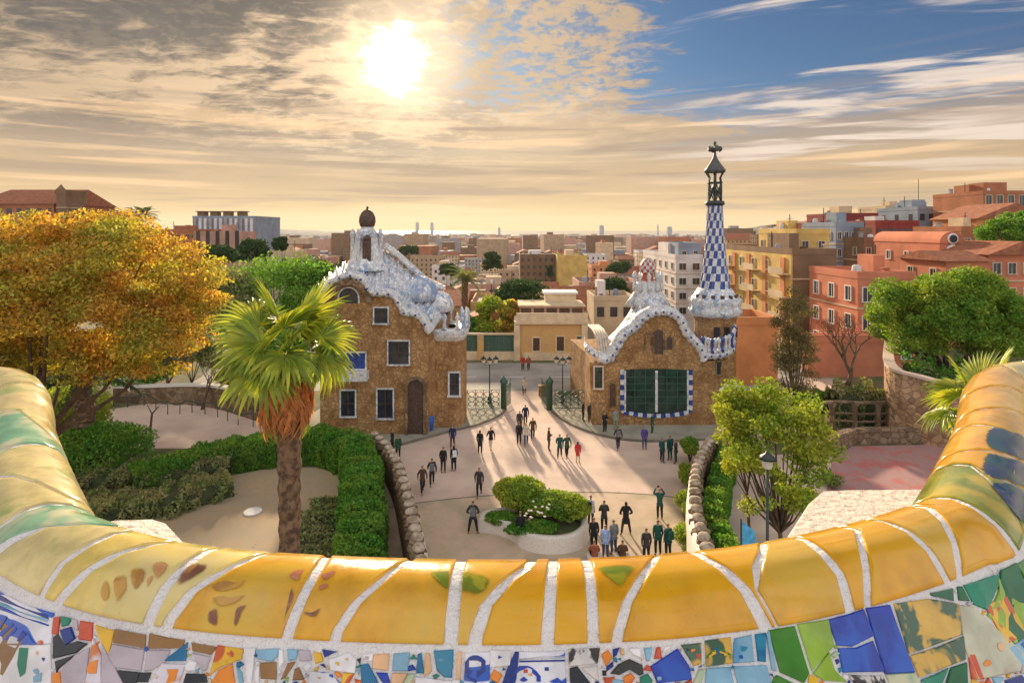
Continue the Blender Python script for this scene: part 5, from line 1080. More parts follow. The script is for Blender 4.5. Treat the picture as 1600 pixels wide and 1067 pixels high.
    # left roof terrace with pale ribbed vault
    for i in range(5):
        x0, x1 = W(928+i*4, 0, 48).x, W(932+i*4, 0, 48).x; mb = MB(); zc = W(0, 530, 48).z
        mb.tube([((x0+x1)/2+.1, 45.7, 5.2), ((x0+x1)/2, 47, zc+.4), ((x0+x1)/2, 49, zc+.6), ((x0+x1)/2, 52, zc+.5)], (x1-x0)*.56, 6); mb.build('vault_rib', mat('pale_rib_tile', (.60, .50, .40), .7, scale=3, var=.2), t)
    # great window: green glass, blue checker surround
    a, b = W(975, 640, Y), W(1075, 578, Y); cx = (a.x+b.x)/2; n = 10; bot = lambda x: a.z-.28*(1-((x-cx)/(b.x-a.x)*2)**2)
    xs = [lerp(a.x, b.x, k/n) for k in range(n+1)]; tops = [b.z+.10*(1-((x-cx)/(b.x-a.x)*2)**2) for x in xs]
    o = MB(); o.slab_xz([(x, bot(x)) for x in xs]+[(x, z) for x, z in list(zip(xs, tops))[::-1]], Y-.10, Y+.0); big = o.build('great_window', M['glassg'], t)
    k = 0; loop = [(a.x-.14, z) for z in np.linspace(b.z+.05, a.z, 9)]+[(x, bot(x)-.15) for x in np.linspace(a.x, b.x, 15)]+[(b.x+.14, z) for z in np.linspace(a.z, b.z+.05, 9)]
    for i in range(len(loop)-1):
        (x0, z0_), (x1, z1_) = loop[i], loop[i+1]; d = Vector((x1-x0, 0, z1_-z0_)); L = d.length
        if L < .05: continue
        d.normalize(); nn = Vector((d.z, 0, -d.x)); c0 = Vector((x0, Y, z0_)); q = [c0+nn*.17, c0+nn*-.13, c0+d*L*.96-nn*.13, c0+d*L*.96+nn*.17]
        mb = MB(); mb.slab_xz([(p.x, p.z) for p in q], Y-.16, Y+.02); mb.build('surround_tile', M['blue'] if i % 2 else M['trencw'], big)
    mb = MB()
    for x in (a.x+.06, cx, b.x-.06): mb = MB(); mb.box((x, Y-.14, (a.z+b.z)/2-.08), (.20 if x == cx else .12, .1, b.z-a.z+.1)); mb.build('mullion', M['trencw'], big)
    mb = MB()
    for x in (lerp(a.x, cx, .33), lerp(a.x, cx, .66), lerp(cx, b.x, .33), lerp(cx, b.x, .66)): mb.box((x, Y-.12, (a.z+b.z)/2), (.045, .06, b.z-a.z))
    for k in range(1, 6): mb.box((cx, Y-.122, lerp(a.z, b.z, k/6)), (b.x-a.x, .04, .04))
    mb.build('glazing_bars', M['giron'], big)
    for x0, x1, y0, y1, pm in ((1007, 1019, 519, 548, M['rubble']), (1020, 1037, 515, 553, M['choc']), (1039, 1052, 524, 546, M['choc'])): window(t, x0, y0, x1, y1, Y, fm=M['wallgrey'], pm=pm, fr=.10, nx=1, ny=1, arch=True, name='niche')
    window(t, 951, 597, 963, 635, Y, fm=M['wallgrey'], pm=M['wood'], fr=.08, nx=1, ny=1, arch=True, name='small_door'); window(t, 927, 571, 943, 608, Y, fm=M['sand'], pm=M['glassg'], fr=.10, nx=1, ny=3); window(t, 1118, 564, 1127, 586, Y, fm=M['wallgrey'], pm=M['glassd'], fr=.06, nx=1, ny=1)
    # tower: stone drum, flared gallery, checkered cone, lattice lantern, spire and cross
    Yt = 49.5; s_ = Yt/F; cx = W(1117, 0, Yt).x; z = lambda y: W(0, y, Yt).z
    mb = MB(); mb.lathe((cx, Yt, 0), [(31*s_, 0), (31*s_, z(500)), (34*s_, z(492))], 20, sm=False); mb.build('tower_drum', M['rubble'], t)
    for x0, x1 in ((1105, 1113), (1120, 1128), (1136, 1143)):
        mb = MB(); p = W((x0+x1)/2, 515, Yt); dx = p.x-cx; yy = Yt-math.sqrt(max(.1, (31*s_)**2-dx*dx)); mb.box((p.x, yy, z(515)), ((x1-x0)*s_, .25, 18*s_), rz=0); mb.build('tower_window', M['glassd'], t)
    mb = MB(); mb.lathe((cx, Yt, 0), [(32*s_, z(494)), (37*s_, z(490)), (40*s_, z(484)), (37*s_, z(480)), (36*s_, z(474)), (38*s_, z(468)), (33*s_, z(463)), (29*s_, z(457)), (25*s_, z(450))], 24, wob=lambda a, j: 1+.035*math.sin(a*8)); mb.build('flared_gallery', M['trenc'], t)
    for k in range(14):
        a = 2*math.pi*k/14+.2; r = 36.5*s_; mb = MB(); mb.lathe((cx+r*math.cos(a), Yt+r*math.sin(a), z(486)), [(.16, 0), (.12, .3), (.10, .8), (.18, 1.05), (.04, 1.2)], 6); mb.build('gallery_post', M['trencw'], t)
    for k in range(7):
        a = -math.pi/2+(k-3)*.42; r = 31.0*s_; mb = MB(); mb.box((cx+r*math.cos(a), Yt+r*math.sin(a), z(462)), (.30, .30, .36), rz=a); mb.build('gallery_window', M['choc'], t)
    n = 16; rws = 22; mb = MB(); prof = []
    for j in range(rws+1):
        y = lerp(450, 322, j/rws); w_ = np.interp(y, [322, 345, 380, 415, 450], [11.2, 12.4, 14.6, 17.6, 22.5]); prof.append((w_*s_, z(y)))
    vs = []; N = n*2
    for j, (r, zz) in enumerate(prof):
        for k in range(N): a = 2*math.pi*(k/N)+j*.035; rr = r*(1+.028*(1 if (k % 2) else -1)*1.0); vs.append((cx+rr*math.cos(a), Yt+rr*math.sin(a), zz))
    fs = []; mi = []
    b0 = len(mb.v); mb.v += vs
    for j in range(rws):
        for k in range(N): k2 = (k+1) % N; mb.f.append((b0+j*N+k, b0+j*N+k2, b0+(j+1)*N+k2, b0+(j+1)*N+k)); mb.mi.append(((k//2)+(j//2)) % 2); mb.smooth.append(False)
    mb.build('checkered_cone', [M['blue'], M['trencw']], t)
    mb = MB(); mb.lathe((cx, Yt, 0), [(11.5*s_, z(322)), (14.5*s_, z(320)), (14.5*s_, z(316)), (12*s_, z(314))], 16); mb.build('collar', M['iron'], t)
    mb = MB()
    for k in range(6):
        a = 2*math.pi*k/6+.3; a2 = a+1.05; r1, r2 = 10.5*s_, 10.5*s_
        for st, en in ((a, a), (a, a2), (a2, a)): mb.tube([(cx+r1*math.cos(st), Yt+r1*math.sin(st), z(315)), (cx+r1*.95*math.cos((st+en)/2), Yt+r1*.95*math.sin((st+en)/2), z(300)), (cx+r2*math.cos(en), Yt+r2*math.sin(en), z(286))], .055, 5)
        mb.tube([(cx+r2*math.cos(a), Yt+r2*math.sin(a), z(286)), (cx+9*s_*math.cos(a), Yt+9*s_*math.sin(a), z(278)), (cx+15*s_*math.cos(a), Yt+15*s_*math.sin(a), z(268))], .07, 5)
    for y, r in ((286, 11), (300, 10.6)):
        ring = [(cx+r*s_*math.cos(2*math.pi*k/12), Yt+r*s_*math.sin(2*math.pi*k/12), z(y)) for k in range(13)]; mb.tube(ring, .06, 5, cap=False)
    mb.tube([(cx, Yt, z(318)), (cx, Yt, z(262))], .14, 6)
    mb.build('iron_lattice', M['iron'], t)
    mb = MB(); mb.lathe((cx, Yt, 0), [(15*s_, z(270)), (16.5*s_, z(267)), (13*s_, z(262)), (8*s_, z(255)), (4.5*s_, z(249)), (2.2*s_, z(243)), (1.8*s_, z(238))], 14); mb.build('spire', mat('grey_lead', (.10, .10, .10), .5, scale=4, var=.3), t)
    mb = MB(); q = z(233); ar = 9*s_
    mb.lathe((cx, Yt, z(243)), [(.09, 0), (.11, z(234)-z(243)), (.10, z(226)-z(243)), (.17, z(224)-z(243)), (.05, z(221)-z(243))], 8)
    for dx, dy in ((1, 0), (-1, 0), (0, 1), (0, -1)): mb.tube([(cx, Yt, q), (cx+dx*ar*.6, Yt+dy*ar*.6, q), (cx+dx*ar*.85, Yt+dy*ar*.85, q), (cx+dx*ar*1.2, Yt+dy*ar*1.2, q)], [.16, .13, .30, .16], 7)
    mb.build('cross', MATS['grey_lead'], t)
    return t
lodge()
# ------------------------------------------------------------------ buildings beyond the gate
def wallmat(name, col, var=.16, sc=.35): return mat(name, col, .9, scale=sc, var=var, bump=.2, bscale=3, isl=0)
BC = {'ochre': wallmat('ochre_wall', (.50, .33, .15)), 'terracotta': wallmat('terracotta_wall', (.40, .16, .08)), 'salmon': wallmat('salmon_wall', (.58, .21, .12)),
      'cream': wallmat('cream_wall', (.60, .46, .30)), 'brown': wallmat('brown_wall', (.22, .135, .08)), 'grey': wallmat('grey_wall', (.36, .34, .33)),
      'white': wallmat('white_wall', (.66, .62, .60)), 'red': wallmat('dark_red_wall', (.26, .05, .04)), 'pink': wallmat('pinkish_wall', (.48, .29, .22)),
      'bluegrey': wallmat('blue_grey_wall', (.25, .30, .37)), 'yellow': wallmat('yellow_wall', (.64, .44, .14)), 'orange': wallmat('orange_wall', (.62, .25, .10)), 'tan': wallmat('tan_wall', (.42, .30, .19))}
RT = {'tile': mat('clay_roof_tiles', (.34, .13, .07), .9, scale=1.5, var=.3, bump=.6, bscale=5), 'flat': mat('flat_roof_tiles', (.42, .30, .22), .9, scale=.6, var=.25), 'grey': mat('grey_roof', (.30, .28, .27), .9, scale=.6, var=.25)}
M['shutter'] = mat('pale_shutter', (.62, .56, .45), .7); M['wdark'] = mat('window_dark', (.045, .045, .05), .25, spec=.6)
_wm = {}
def win_mesh(w_, h_, fc):
    k = (round(w_, 2), round(h_, 2), fc)
    if k not in _wm:
        mb = MB(); f = .09
        mb.box((0, -.05, h_/2-f/2), (w_, .14, f)); mb.box((0, -.08, -h_/2+f/2), (w_+.1, .2, f)); mb.box((-w_/2+f/2, -.05, 0), (f, .14, h_-2*f)); mb.box((w_/2-f/2, -.05, 0), (f, .14, h_-2*f)); mb.box((0, -.02, 0), (.05, .06, h_-2*f)); mb.box((0, 0, 0), (w_-2*f+.01, .02, h_-2*f+.01), mi=1)
        _wm[k] = mb.mesh('window', [M[fc], M['wdark']])
    return _wm[k]
def block(px0, px1, top, Y0, Y1, col, label, cat='building', roof='flat', fr=(3, 3), lf=(0, 0), drop=None, extras=True, seed=0, lcol=None, name='apartment_block', fc='shutter', balc=False, group=None, joined=False, wsize=(1.1, 1.5), steps=()):
    """box building whose front spans photo columns px0..px1 at distance Y0; lf = rows, cols of windows on the flank towards the middle"""
    rd = random.Random(seed or int(px0*7+top)); x0, x1 = W(px0, 0, Y0).x, W(px1, 0, Y0).x; zt = W(0, top, Y0).z; zb = min(gz(x0, Y0), gz(x1, Y1), gz(x0, Y1))-2.0
    if drop is not None: zb = drop
    cx, cy = (x0+x1)/2, (Y0+Y1)/2; t = thing(name, (cx, cy, zb), label, cat, group)
    mb = MB(); mb.box((cx, cy, (zb+zt)/2), (x1-x0, Y1-Y0, zt-zb)); mb.build('wall', BC[col], t)
    if lcol: mb = MB(); mb.box((x0-.10 if cx > 0 else x1+.10, cy, (zb+zt)/2), (.22, Y1-Y0+.1, zt-zb-.1)); mb.build('facade', BC[lcol], t)
    lo_ = .22 if lcol else 0
    if roof in ('flat', 'grey'):
        mb = MB(); mb.box((cx, cy, zt+.012), (x1-x0-.5, Y1-Y0-.5, .02)); mb.build('roof', RT[roof], t); mb = MB(); ph = .8; e = .13
        mb.box((cx, Y0+e-.06, zt+ph/2), (x1-x0+.12, 2*e, ph)); mb.box((cx, Y1-e+.06, zt+ph/2), (x1-x0+.12, 2*e, ph)); mb.box((x0+e-.06, cy, zt+ph/2), (2*e, Y1-Y0-4*e+.2, ph)); mb.box((x1-e+.06, cy, zt+ph/2), (2*e, Y1-Y0-4*e+.2, ph)); mb.build('parapet', BC[col], t)
    else:
        mb = MB(); o = .5; rz = (x1-x0)*.22; a, b, c, d = (x0-o, Y0-o, zt), (x1+o, Y0-o, zt), (x1+o, Y1+o, zt), (x0-o, Y1+o, zt); e_, f_ = (cx, Y0-o, zt+rz), (cx, Y1+o, zt+rz)
        if roof == 'gablex': e_, f_ = (x0-o, cy, zt+rz), (x1+o, cy, zt+rz); mb.add([a, b, c, d, e_, f_], [(0, 1, 5, 4), (2, 3, 4, 5), (0, 4, 3), (1, 2, 5), (0, 3, 2, 1)])
        else: mb.add([a, b, c, d, e_, f_], [(0, 4, 5, 3), (1, 2, 5, 4), (0, 1, 4), (2, 3, 5), (0, 3, 2, 1)])
        mb.build('roof', RT['tile'], t)
    if extras and roof in ('flat', 'grey'):
        for k in range(rd.choice((1, 1, 2))):
            w_ = rd.uniform(.2, .4)*(x1-x0); q = rd.uniform(x0+w_, x1-w_); h = rd.uniform(1.8, 3.0); mb = MB(); mb.box((q, cy+rd.uniform(-.1, .2)*(Y1-Y0), zt+h/2+.02), (w_, (Y1-Y0)*.3, h)); mb.build('rooftop_room', BC[rd.choice((col, 'cream', 'white', col))], t)
        mb = MB(); q = rd.uniform(x0+.5, x1-.5); mb.tube([(q, cy, zt), (q, cy, zt+rd.uniform(2.5, 4))], .05+.0003*Y0, 4); mb.box((q, cy, zt+2.4), (1.0, .05, .06)); mb.build('aerial', M['iron'], t)
    if Y0 < 175 and zt-zb > 8 and not joined:
        for k in range(1, int((zt-zb-2)/3.1)):
            z = zt-3.1*k-.12; mb = MB(); mb.box((cx, Y0-.04, z), (x1-x0+.1, .12, .16)); mb.build('string_course', BC['cream'], t)
            mb = MB(); mb.box(((x0-.04-lo_) if cx > 0 else (x1+.04+lo_), cy, z), (.12, Y1-Y0+.1, .16)); mb.build('string_course', BC['cream'], t)
    if Y0 < 260 and extras and roof in ('flat', 'grey'):
        for k in range(rd.randint(2, 4)):
            q, r_ = rd.uniform(x0+.6, x1-.6), rd.uniform(Y0+.8, Y1-.8); h = rd.uniform(.9, 1.7); mb = MB()
            if k % 2: mb.lathe((q, r_, zt+.02), [(.45, 0), (.5, h*.5), (.45, h), (.2, h+.15)], 8); mb.build('water_tank', BC[rd.choice(('white', 'grey', 'bluegrey'))], t)
            else: mb.box((q, r_, zt+h/2+.02), (.6, .5, h)); mb.box((q, r_, zt+h+.1), (.8, .7, .12)); mb.build('chimney', BC[rd.choice(('terracotta', 'cream', 'grey'))], t)
    ww, wh = wsize
    def place(rows, cols, face):
        if not rows or not cols: return
        L = (x1-x0) if face == 'f' else (Y1-Y0); hh = 3.1; jm = MB()
        for r in range(rows):
            z = zt-1.7-r*hh
            for c in range(cols):
                u = (c+.5)/cols
                if face == 'f': loc = (lerp(x0, x1, u), Y0-.01, z); rz = 0
                elif cx > 0: loc = (x0-.01-lo_, lerp(Y0, Y1, u), z); rz = -math.pi/2
                else: loc = (x1+.01+lo_, lerp(Y0, Y1, u), z); rz = math.pi/2
                w2 = min(ww, L/cols*.6)
                if joined:
                    s_ = (w2, .12, wh) if face == 'f' else (.12, w2, wh); jm.box(loc, s_); continue
                o = link('window', win_mesh(w2, wh, fc), t); o.location = Vector(loc)-Vector((cx, cy, zb)); o.rotation_euler = (0, 0, rz)
                if balc and face == 'l' and c % 2 == 0:
                    mb = MB(); mb.box((loc[0]-.5, loc[1], z-.95), (1.0, (Y1-Y0)/cols*.9, .12)); mb.box((loc[0]-.98, loc[1], z-.5), (.05, (Y1-Y0)/cols*.9, .9)); mb.build('balcony', BC['cream'], t)
        if joined and jm.v: o = jm.build('windows', M['wdark'], t); o['kind'] = 'stuff'
    place(*fr, 'f'); place(*lf, 'l')
    return t
# the yellow house across the street
def yellow_house():
    Y0, Y1 = 68.0, 78.0; t = thing('yellow_house', (W(861, 0, Y0).x, Y0, 0), 'flat roofed ochre house across the street between the two gate lodges', 'building')
    x0, x1 = W(808, 0, Y0).x, W(917, 0, Y0).x; zc = W(0, 506, Y0).z; zp = W(0, 493, Y0).z
    mb = MB(); mb.box(((x0+x1)/2, (Y0+Y1)/2, zc/2-.1), (x1-x0, Y1-Y0, zc+.2)); mb.build('wall', M['ochre'], t)
    mb = MB(); mb.box(((x0+x1)/2, (Y0+Y1)/2, zc+.15), (x1-x0+.7, Y1-Y0+.7, .3)); mb.box(((x0+x1)/2, Y0-.05, zc+.3+(zp-zc)/2), (x1-x0+.2, .25, zp-zc)); mb.build('cornice', M['cream'], t)
    mb = MB(); mb.box((x0-.02, Y0-.04, zc/2-.1), (.7, .5, zc+.1)); mb.box((x1-.3, Y0-.04, zc/2-.1), (.7, .5, zc+.1)); mb.box(((x0+x1)/2, Y0-.05, .45), (x1-x0-1.2, .2, .9)); mb.build('stone_trim', M['cream'], t)
    for a, b, y0, y1, pm in ((831, 845, 526, 550, 'wood'), (868, 883, 524, 550, 'wood'), (899, 911, 524, 561, 'giron')): window(t, a, y0, b, y1, Y0, fm=M['cream'], pm=M[pm], fr=.14, nx=2, ny=1)
    yb = 71.5; mb = MB(); a, b = W(812, 0, yb).x, W(912, 0, yb).x; z1 = W(0, 479, yb).z; mb.box(((a+b)/2, yb+2.5, (zc+z1)/2+.16), (b-a, 5, z1-zc-.32)); mb.build('upper_storey', BC['pink'], t)
    mb = MB(); mb.box(((a+b)/2, yb+2.5, z1+.1), (b-a+.4, 5.4, .2)); mb.build('roof_slab', M['cream'], t)
    for k in range(5): mb = MB(); q = lerp(a, b, (k+.5)/5); mb.box((q, yb-.02, (zc+z1)/2+.2), (1.3, .12, .8)); mb.build('attic_window', M['wood'], t)
    mb = MB(); a, b = W(852, 0, 74).x, W(900, 0, 74).x; z2 = W(0, 462, 74).z; mb.box(((a+b)/2, 75.5, (z1+z2)/2+.2), (b-a, 3, z2-z1)); mb.build('rooftop_room', M['cream'], t)
    mb = MB(); mb.box(((a+b)/2, 75.5, z2+.35), (b-a+.5, 3.4, .25)); mb.build('awning', M['white'], t)
yellow_house()
# right bank of houses, near to far
block(1146, 1215, 508, 57, 63, 'orange', 'low orange wall-like house directly right of the spired lodge', fr=(0, 0), lf=(0, 0), extras=False, drop=-1, name='orange_house')
block(1262, 1382, 535, 60, 61.2, 'salmon', 'low red boundary wall behind the bare leaning tree', 'wall', fr=(0, 0), extras=False, drop=-1, name='boundary_wall')
block(1340, 1430, 436, 62, 72, 'salmon', 'salmon red house with cream windows left of the large green tree', fr=(3, 3), lf=(4, 3), drop=-1, wsize=(1.2, 1.7), name='red_house', fc='white')
block(1238, 1306, 398, 75, 98, 'brown', 'tall brown flank with yellow balconied front, left of the salmon red house', lf=(6, 5), fr=(0, 0), balc=True, drop=-2, lcol='yellow')
for k in range(4): mb = MB(); x_ = W(1238, 0, 75).x-.26; y_ = 77+k*5.6; z_ = W(0, 402, 75).z; mb.box((x_, y_, z_/2-1), (.32, 1.1, z_+1.8)); o = mb.build('pier', BC['orange'], [q for q in C.objects if q.get('label', '').startswith('tall brown flank')][0])
block(1245, 1296, 366, 84, 97, 'yellow', 'set-back yellow top floors above the balconied block', fr=(1, 2), lf=(2, 4), drop=7, name='penthouse')
block(1170, 1212, 452, 92, 104, 'cream', 'pale cream block just right of the checkered spire', fr=(4, 2), lf=(4, 2), roof='gable')
block(1306, 1350, 354, 104, 116, 'bluegrey', 'narrow blue grey tower block behind the yellow balconied building', fr=(7, 4), lf=(6, 3), roof='grey')
block(1350, 1405, 378, 98, 108, 'brown', 'brown and grey block left of the barrel roofed salmon building', fr=(4, 4), lf=(4, 2))
block(1310, 1372, 338, 140, 155, 'red', 'dark red long block on the skyline behind the blue grey tower', fr=(2, 6), lf=(2, 3), joined=True)
block(1368, 1436, 350, 125, 138, 'red', 'dark red block with balconies below the cream skyline house', fr=(3, 6), lf=(2, 3), joined=True)
block(1384, 1432, 326, 150, 162, 'cream', 'cream house on the skyline beside the tall thin mast', fr=(2, 3), roof='flat', joined=True)
block(1434, 1518, 328, 135, 150, 'bluegrey', 'broad pale blue grey block on the skyline with rooftop boxes', fr=(2, 6), lf=(2, 3), roof='grey', joined=True)
block(1500, 1534, 320, 160, 170, 'terracotta', 'small brick block on the skyline right of the blue grey block', fr=(2, 3), joined=True)
block(1536, 1640, 304, 118, 132, 'terracotta', 'brick building with tall arched openings at the top right edge', fr=(1, 6), drop=5, wsize=(1.6, 3.2), name='arcaded_building')
block(1526, 1640, 342, 96, 106, 'orange', 'pale orange house stepped below the arcaded brick building', fr=(2, 5), lf=(2, 3), drop=2, roof='tile')
block(1545, 1640, 398, 70, 78, 'salmon', 'salmon house with low roof at the right edge above the green tree', fr=(2, 4), lf=(1, 2), roof='tile', drop=-1)
block(1478, 1545, 408, 68, 76, 'salmon', 'salmon house wing directly below the barrel roofed building', fr=(2, 3), lf=(1, 2), roof='gablex', drop=-1)
block(1502, 1556, 362, 84, 94, 'terracotta', 'dark brick house with round top right of the barrel roofed building', fr=(2, 3), drop=-1)
def barrel():
    Y0, Y1 = 78.0, 92.0; x0, x1 = W(1468, 0, Y0).x, W(1506, 0, Y0).x; zt = W(0, 380, Y0).z; t = thing('barrel_roofed_house', ((x0+x1)/2, Y0, -2), 'salmon house with rounded barrel roof and round gable windows', 'building')
    mb = MB(); mb.box(((x0+x1)/2, (Y0+Y1)/2, zt/2-1), (x1-x0, Y1-Y0, zt+2)); mb.build('wall', BC['salmon'], t)
    mb = MB(); r = (x1-x0)/2; cx = (x0+x1)/2; n = 14; rows = []
    for y in (Y0-.15, Y1+.15): rows.append([(cx-(r+.1)*math.cos(math.pi*k/n), y, zt+(r*.95)*math.sin(math.pi*k/n)) for k in range(n+1)])
    mb.grid(rows); mb.add(rows[0], [tuple(range(n+1))]); mb.add(rows[1], [tuple(range(n+1))]); mb.build('barrel_roof', BC['salmon'], t)
    for z, rr in ((zt+.6, .75), (zt-1.2, 1.0)):
        mb = MB(); mb.lathe((0, 0, 0), [(rr, 0), (rr, .1), (rr*.8, .14)], 14); mb.v = [(cx+v[0], Y0-.16-v[2], z+v[1]) for v in mb.v]; f = mb.build('round_window', M['white'], t); mb = MB(); mb.lathe((0, 0, 0), [(rr*.72, 0), (rr*.72, .03)], 12); mb.v = [(cx+v[0], Y0-.305-v[2], z+v[1]) for v in mb.v]; mb.build('pane', M['wdark'], f)
    for k in range(3): o = link('window', win_mesh(1.0, 1.4, 'white'), t); o.location = Vector((x0-.01, Y0+2.5+k*4, zt-2.0))-t.location; o.rotation_euler = (0, 0, -math.pi/2)
barrel()
t = thing('radio_mast', (W(1435, 0, 150).x, 150, gz(W(1435, 0, 150).x, 150)), 'tall thin mast rising from the skyline roofs at right', 'mast'); mb = MB(); q = W(1435, 280, 150); mb.tube([(q.x, 150, 0), (q.x, 150, q.z)], [.14, .07], 5); mb.build('pole', M['iron'], t)
# white block behind the lodge and its neighbours
block(1056, 1098, 404, 120, 150, 'white', 'white apartment block with rows of dark windows between lodge dome and spire', fr=(4, 2), lf=(4, 6), name='white_block', wsize=(1.6, 1.5))
block(1060, 1096, 385, 128, 142, 'bluegrey', 'pale blue rooftop storey on the white apartment block', fr=(1, 2), drop=6, extras=False, name='penthouse')
block(1134, 1186, 412, 112, 126, 'white', 'white house with dark eaves just right of the spire', fr=(3, 4), joined=True, roof='gablex')
block(812, 867, 400, 250, 275, 'brown', 'brown slab block in the centre of the city, left of a yellow one', fr=(5, 6), joined=True)
block(871, 918, 402, 240, 262, 'yellow', 'plain yellow block in the centre of the middle city', fr=(0, 0), name='yellow_block')
block(905, 1002, 447, 110, 122, 'pink', 'long low pinkish house with flat roof left of the red mushroom chimney', fr=(1, 6), joined=True)
block(928, 990, 470, 88, 96, 'cream', 'low cream house with pale awning left of the lodge dome', fr=(1, 3), joined=True)
block(735, 800, 498, 84, 90, 'terracotta', 'low brick house behind the street wall and its trees', fr=(1, 3), joined=True, roof='tile')
# left bank
block(240, 306, 362, 185, 205, 'terracotta', 'long low brick range left of the big white slab building', fr=(1, 8), joined=True)
block(302, 378, 366, 176, 186, 'pink', 'pinkish brick building with tall pilasters under the white slab block', fr=(1, 5), wsize=(1.2, 5.5), joined=True)
t = block(301, 397, 341, 205, 228, 'bluegrey', 'broad pale blue-grey slab block with four rooftop towers on the left skyline', fr=(0, 0), extras=False, roof='grey')
for k in range(12): mb = MB(); q = W(305+k*8, 355, 204.7); mb.box((q.x, 204.7, W(0, 356, 204.7).z), (.9, .6, 6.8)); mb.build('facade_fin', BC['white'] if k % 3 else BC['grey'], t)
for x in (317, 337, 357, 379): mb = MB(); q = W(x, 337, 214); mb.box((q.x, 214, q.z+.1), (2.6, 3, 2.6)); mb.box((q.x, 214, q.z+1.5), (3.6, 4, .3)); mb.build('rooftop_tower', BC['brown'], t)
block(401, 458, 398, 150, 162, 'cream', 'plain cream flat house left of the gatehouse roof', fr=(1, 2), joined=True)
block(455, 506, 408, 145, 156, 'pink', 'low pinkish house beside the plain cream house', fr=(1, 4), joined=True)
block(-40, 84, 319, 130, 150, 'terracotta', 'long brick church-like building on the far left skyline', fr=(2, 8), joined=True, extras=False, roof='gablex', name='brick_church')
t = block(88, 103, 302, 128, 134, 'brown', 'small brick bell turret at the right end of the brick church', fr=(0, 0), extras=False, name='bell_turret'); mb = MB(); q = W(95.5, 0, 131); mb.lathe((q.x, 131, W(0, 302, 128).z), [(1.1, 0), (1.2, .8), (.5, 1.6), (.1, 2.2)], 8); mb.build('turret_dome', BC['brown'], t)
block(104, 186, 336, 150, 160, 'pink', 'low pale building between the church turret and the skyline palm', fr=(1, 6), joined=True)
# the middle city: individual blocks, then one far mass
def middle_city():
    rd = random.Random(12); cols = ['ochre', 'terracotta', 'cream', 'brown', 'grey', 'pink', 'tan', 'white', 'orange', 'brown', 'tan', 'pink']
    cn = {'ochre': 'ochre', 'terracotta': 'terracotta red', 'cream': 'cream', 'brown': 'dark brown', 'grey': 'grey', 'pink': 'pinkish', 'tan': 'tan', 'white': 'white', 'orange': 'orange'}
    for Y, hmin, hmax, wm in ((100, 7, 9, 11), (122, 7, 11, 12), (146, 8, 12, 12), (176, 8, 14, 13), (212, 9, 18, 14), (255, 10, 22, 15), (310, 10, 25, 16), (375, 12, 28, 17), (450, 12, 30, 17), (540, 12, 32, 18), (640, 12, 34, 20)):
        x = -0.56*Y; xe = .50*Y
        while x < xe:
            w_ = wm*rd.uniform(.7, 1.4); px0 = 800+x*F/Y; px1 = 800+(x+w_)*F/Y; gap = rd.uniform(.5, 4 if rd.random() < .8 else 14)
            x += w_+gap; h = rd.uniform(hmin, hmax); zb = gz(x, Y); top = HY-(zb+h-H)*F/Y
            if Y < 260 and (px1 > 1130 or (1015 < px1 and px0 < 1100)): continue
            if Y < 230 and px0 < 400: continue
            if Y in (212, 255) and px1 > 805 and px0 < 925: continue
            if Y < 150 and (560 > px0): continue
            if top < 372 and px0 > 400: h = (372-HY)/-F*Y+H-zb; top = 372+rd.uniform(0, 14); h = (top-HY)/-F*Y+H-zb
            if top < 366 or h < 5: continue
            if px1 > 1130 and Y < 400: continue
            c = rd.choice(cols); near = 'nearer' if Y < 180 else ('mid-distance' if Y < 330 else 'farther')
            pc = (px0+px1)/2
            where = 'left of the tall gatehouse' if pc < 500 else 'directly behind the gatehouse roof' if pc < 700 else 'above the street gap' if pc < 800 else 'above the ochre house' if pc < 930 else 'behind the lodge dome' if pc < 1080 else 'behind the checkered spire'
            rf = rd.choice(('flat', 'flat', 'grey', 'flat', 'gablex', 'tile')); rn = {'flat': 'flat roofed', 'grey': 'grey roofed', 'tile': 'tile roofed', 'gablex': 'tile roofed'}[rf]
            block(px0, px1, top, Y, Y+rd.uniform(9, 14)*(1+Y/900), c, '%s %s %s %s %s block %s' % (near, 'narrow' if w_ < wm*.85 else 'medium' if w_ < wm*1.1 else 'wide', 'low' if h < lerp(hmin, hmax, .33) else 'tall' if h > lerp(hmin, hmax, .66) else 'mid-height', cn[c], rn, where), roof=rf, fr=(rd.randint(3, 6), max(2, int(w_/3))), lf=(3, 3), joined=True, extras=Y < 350, group='apartment blocks of the middle city', seed=rd.randint(1, 99999), wsize=(1.1, 1.4))
middle_city()
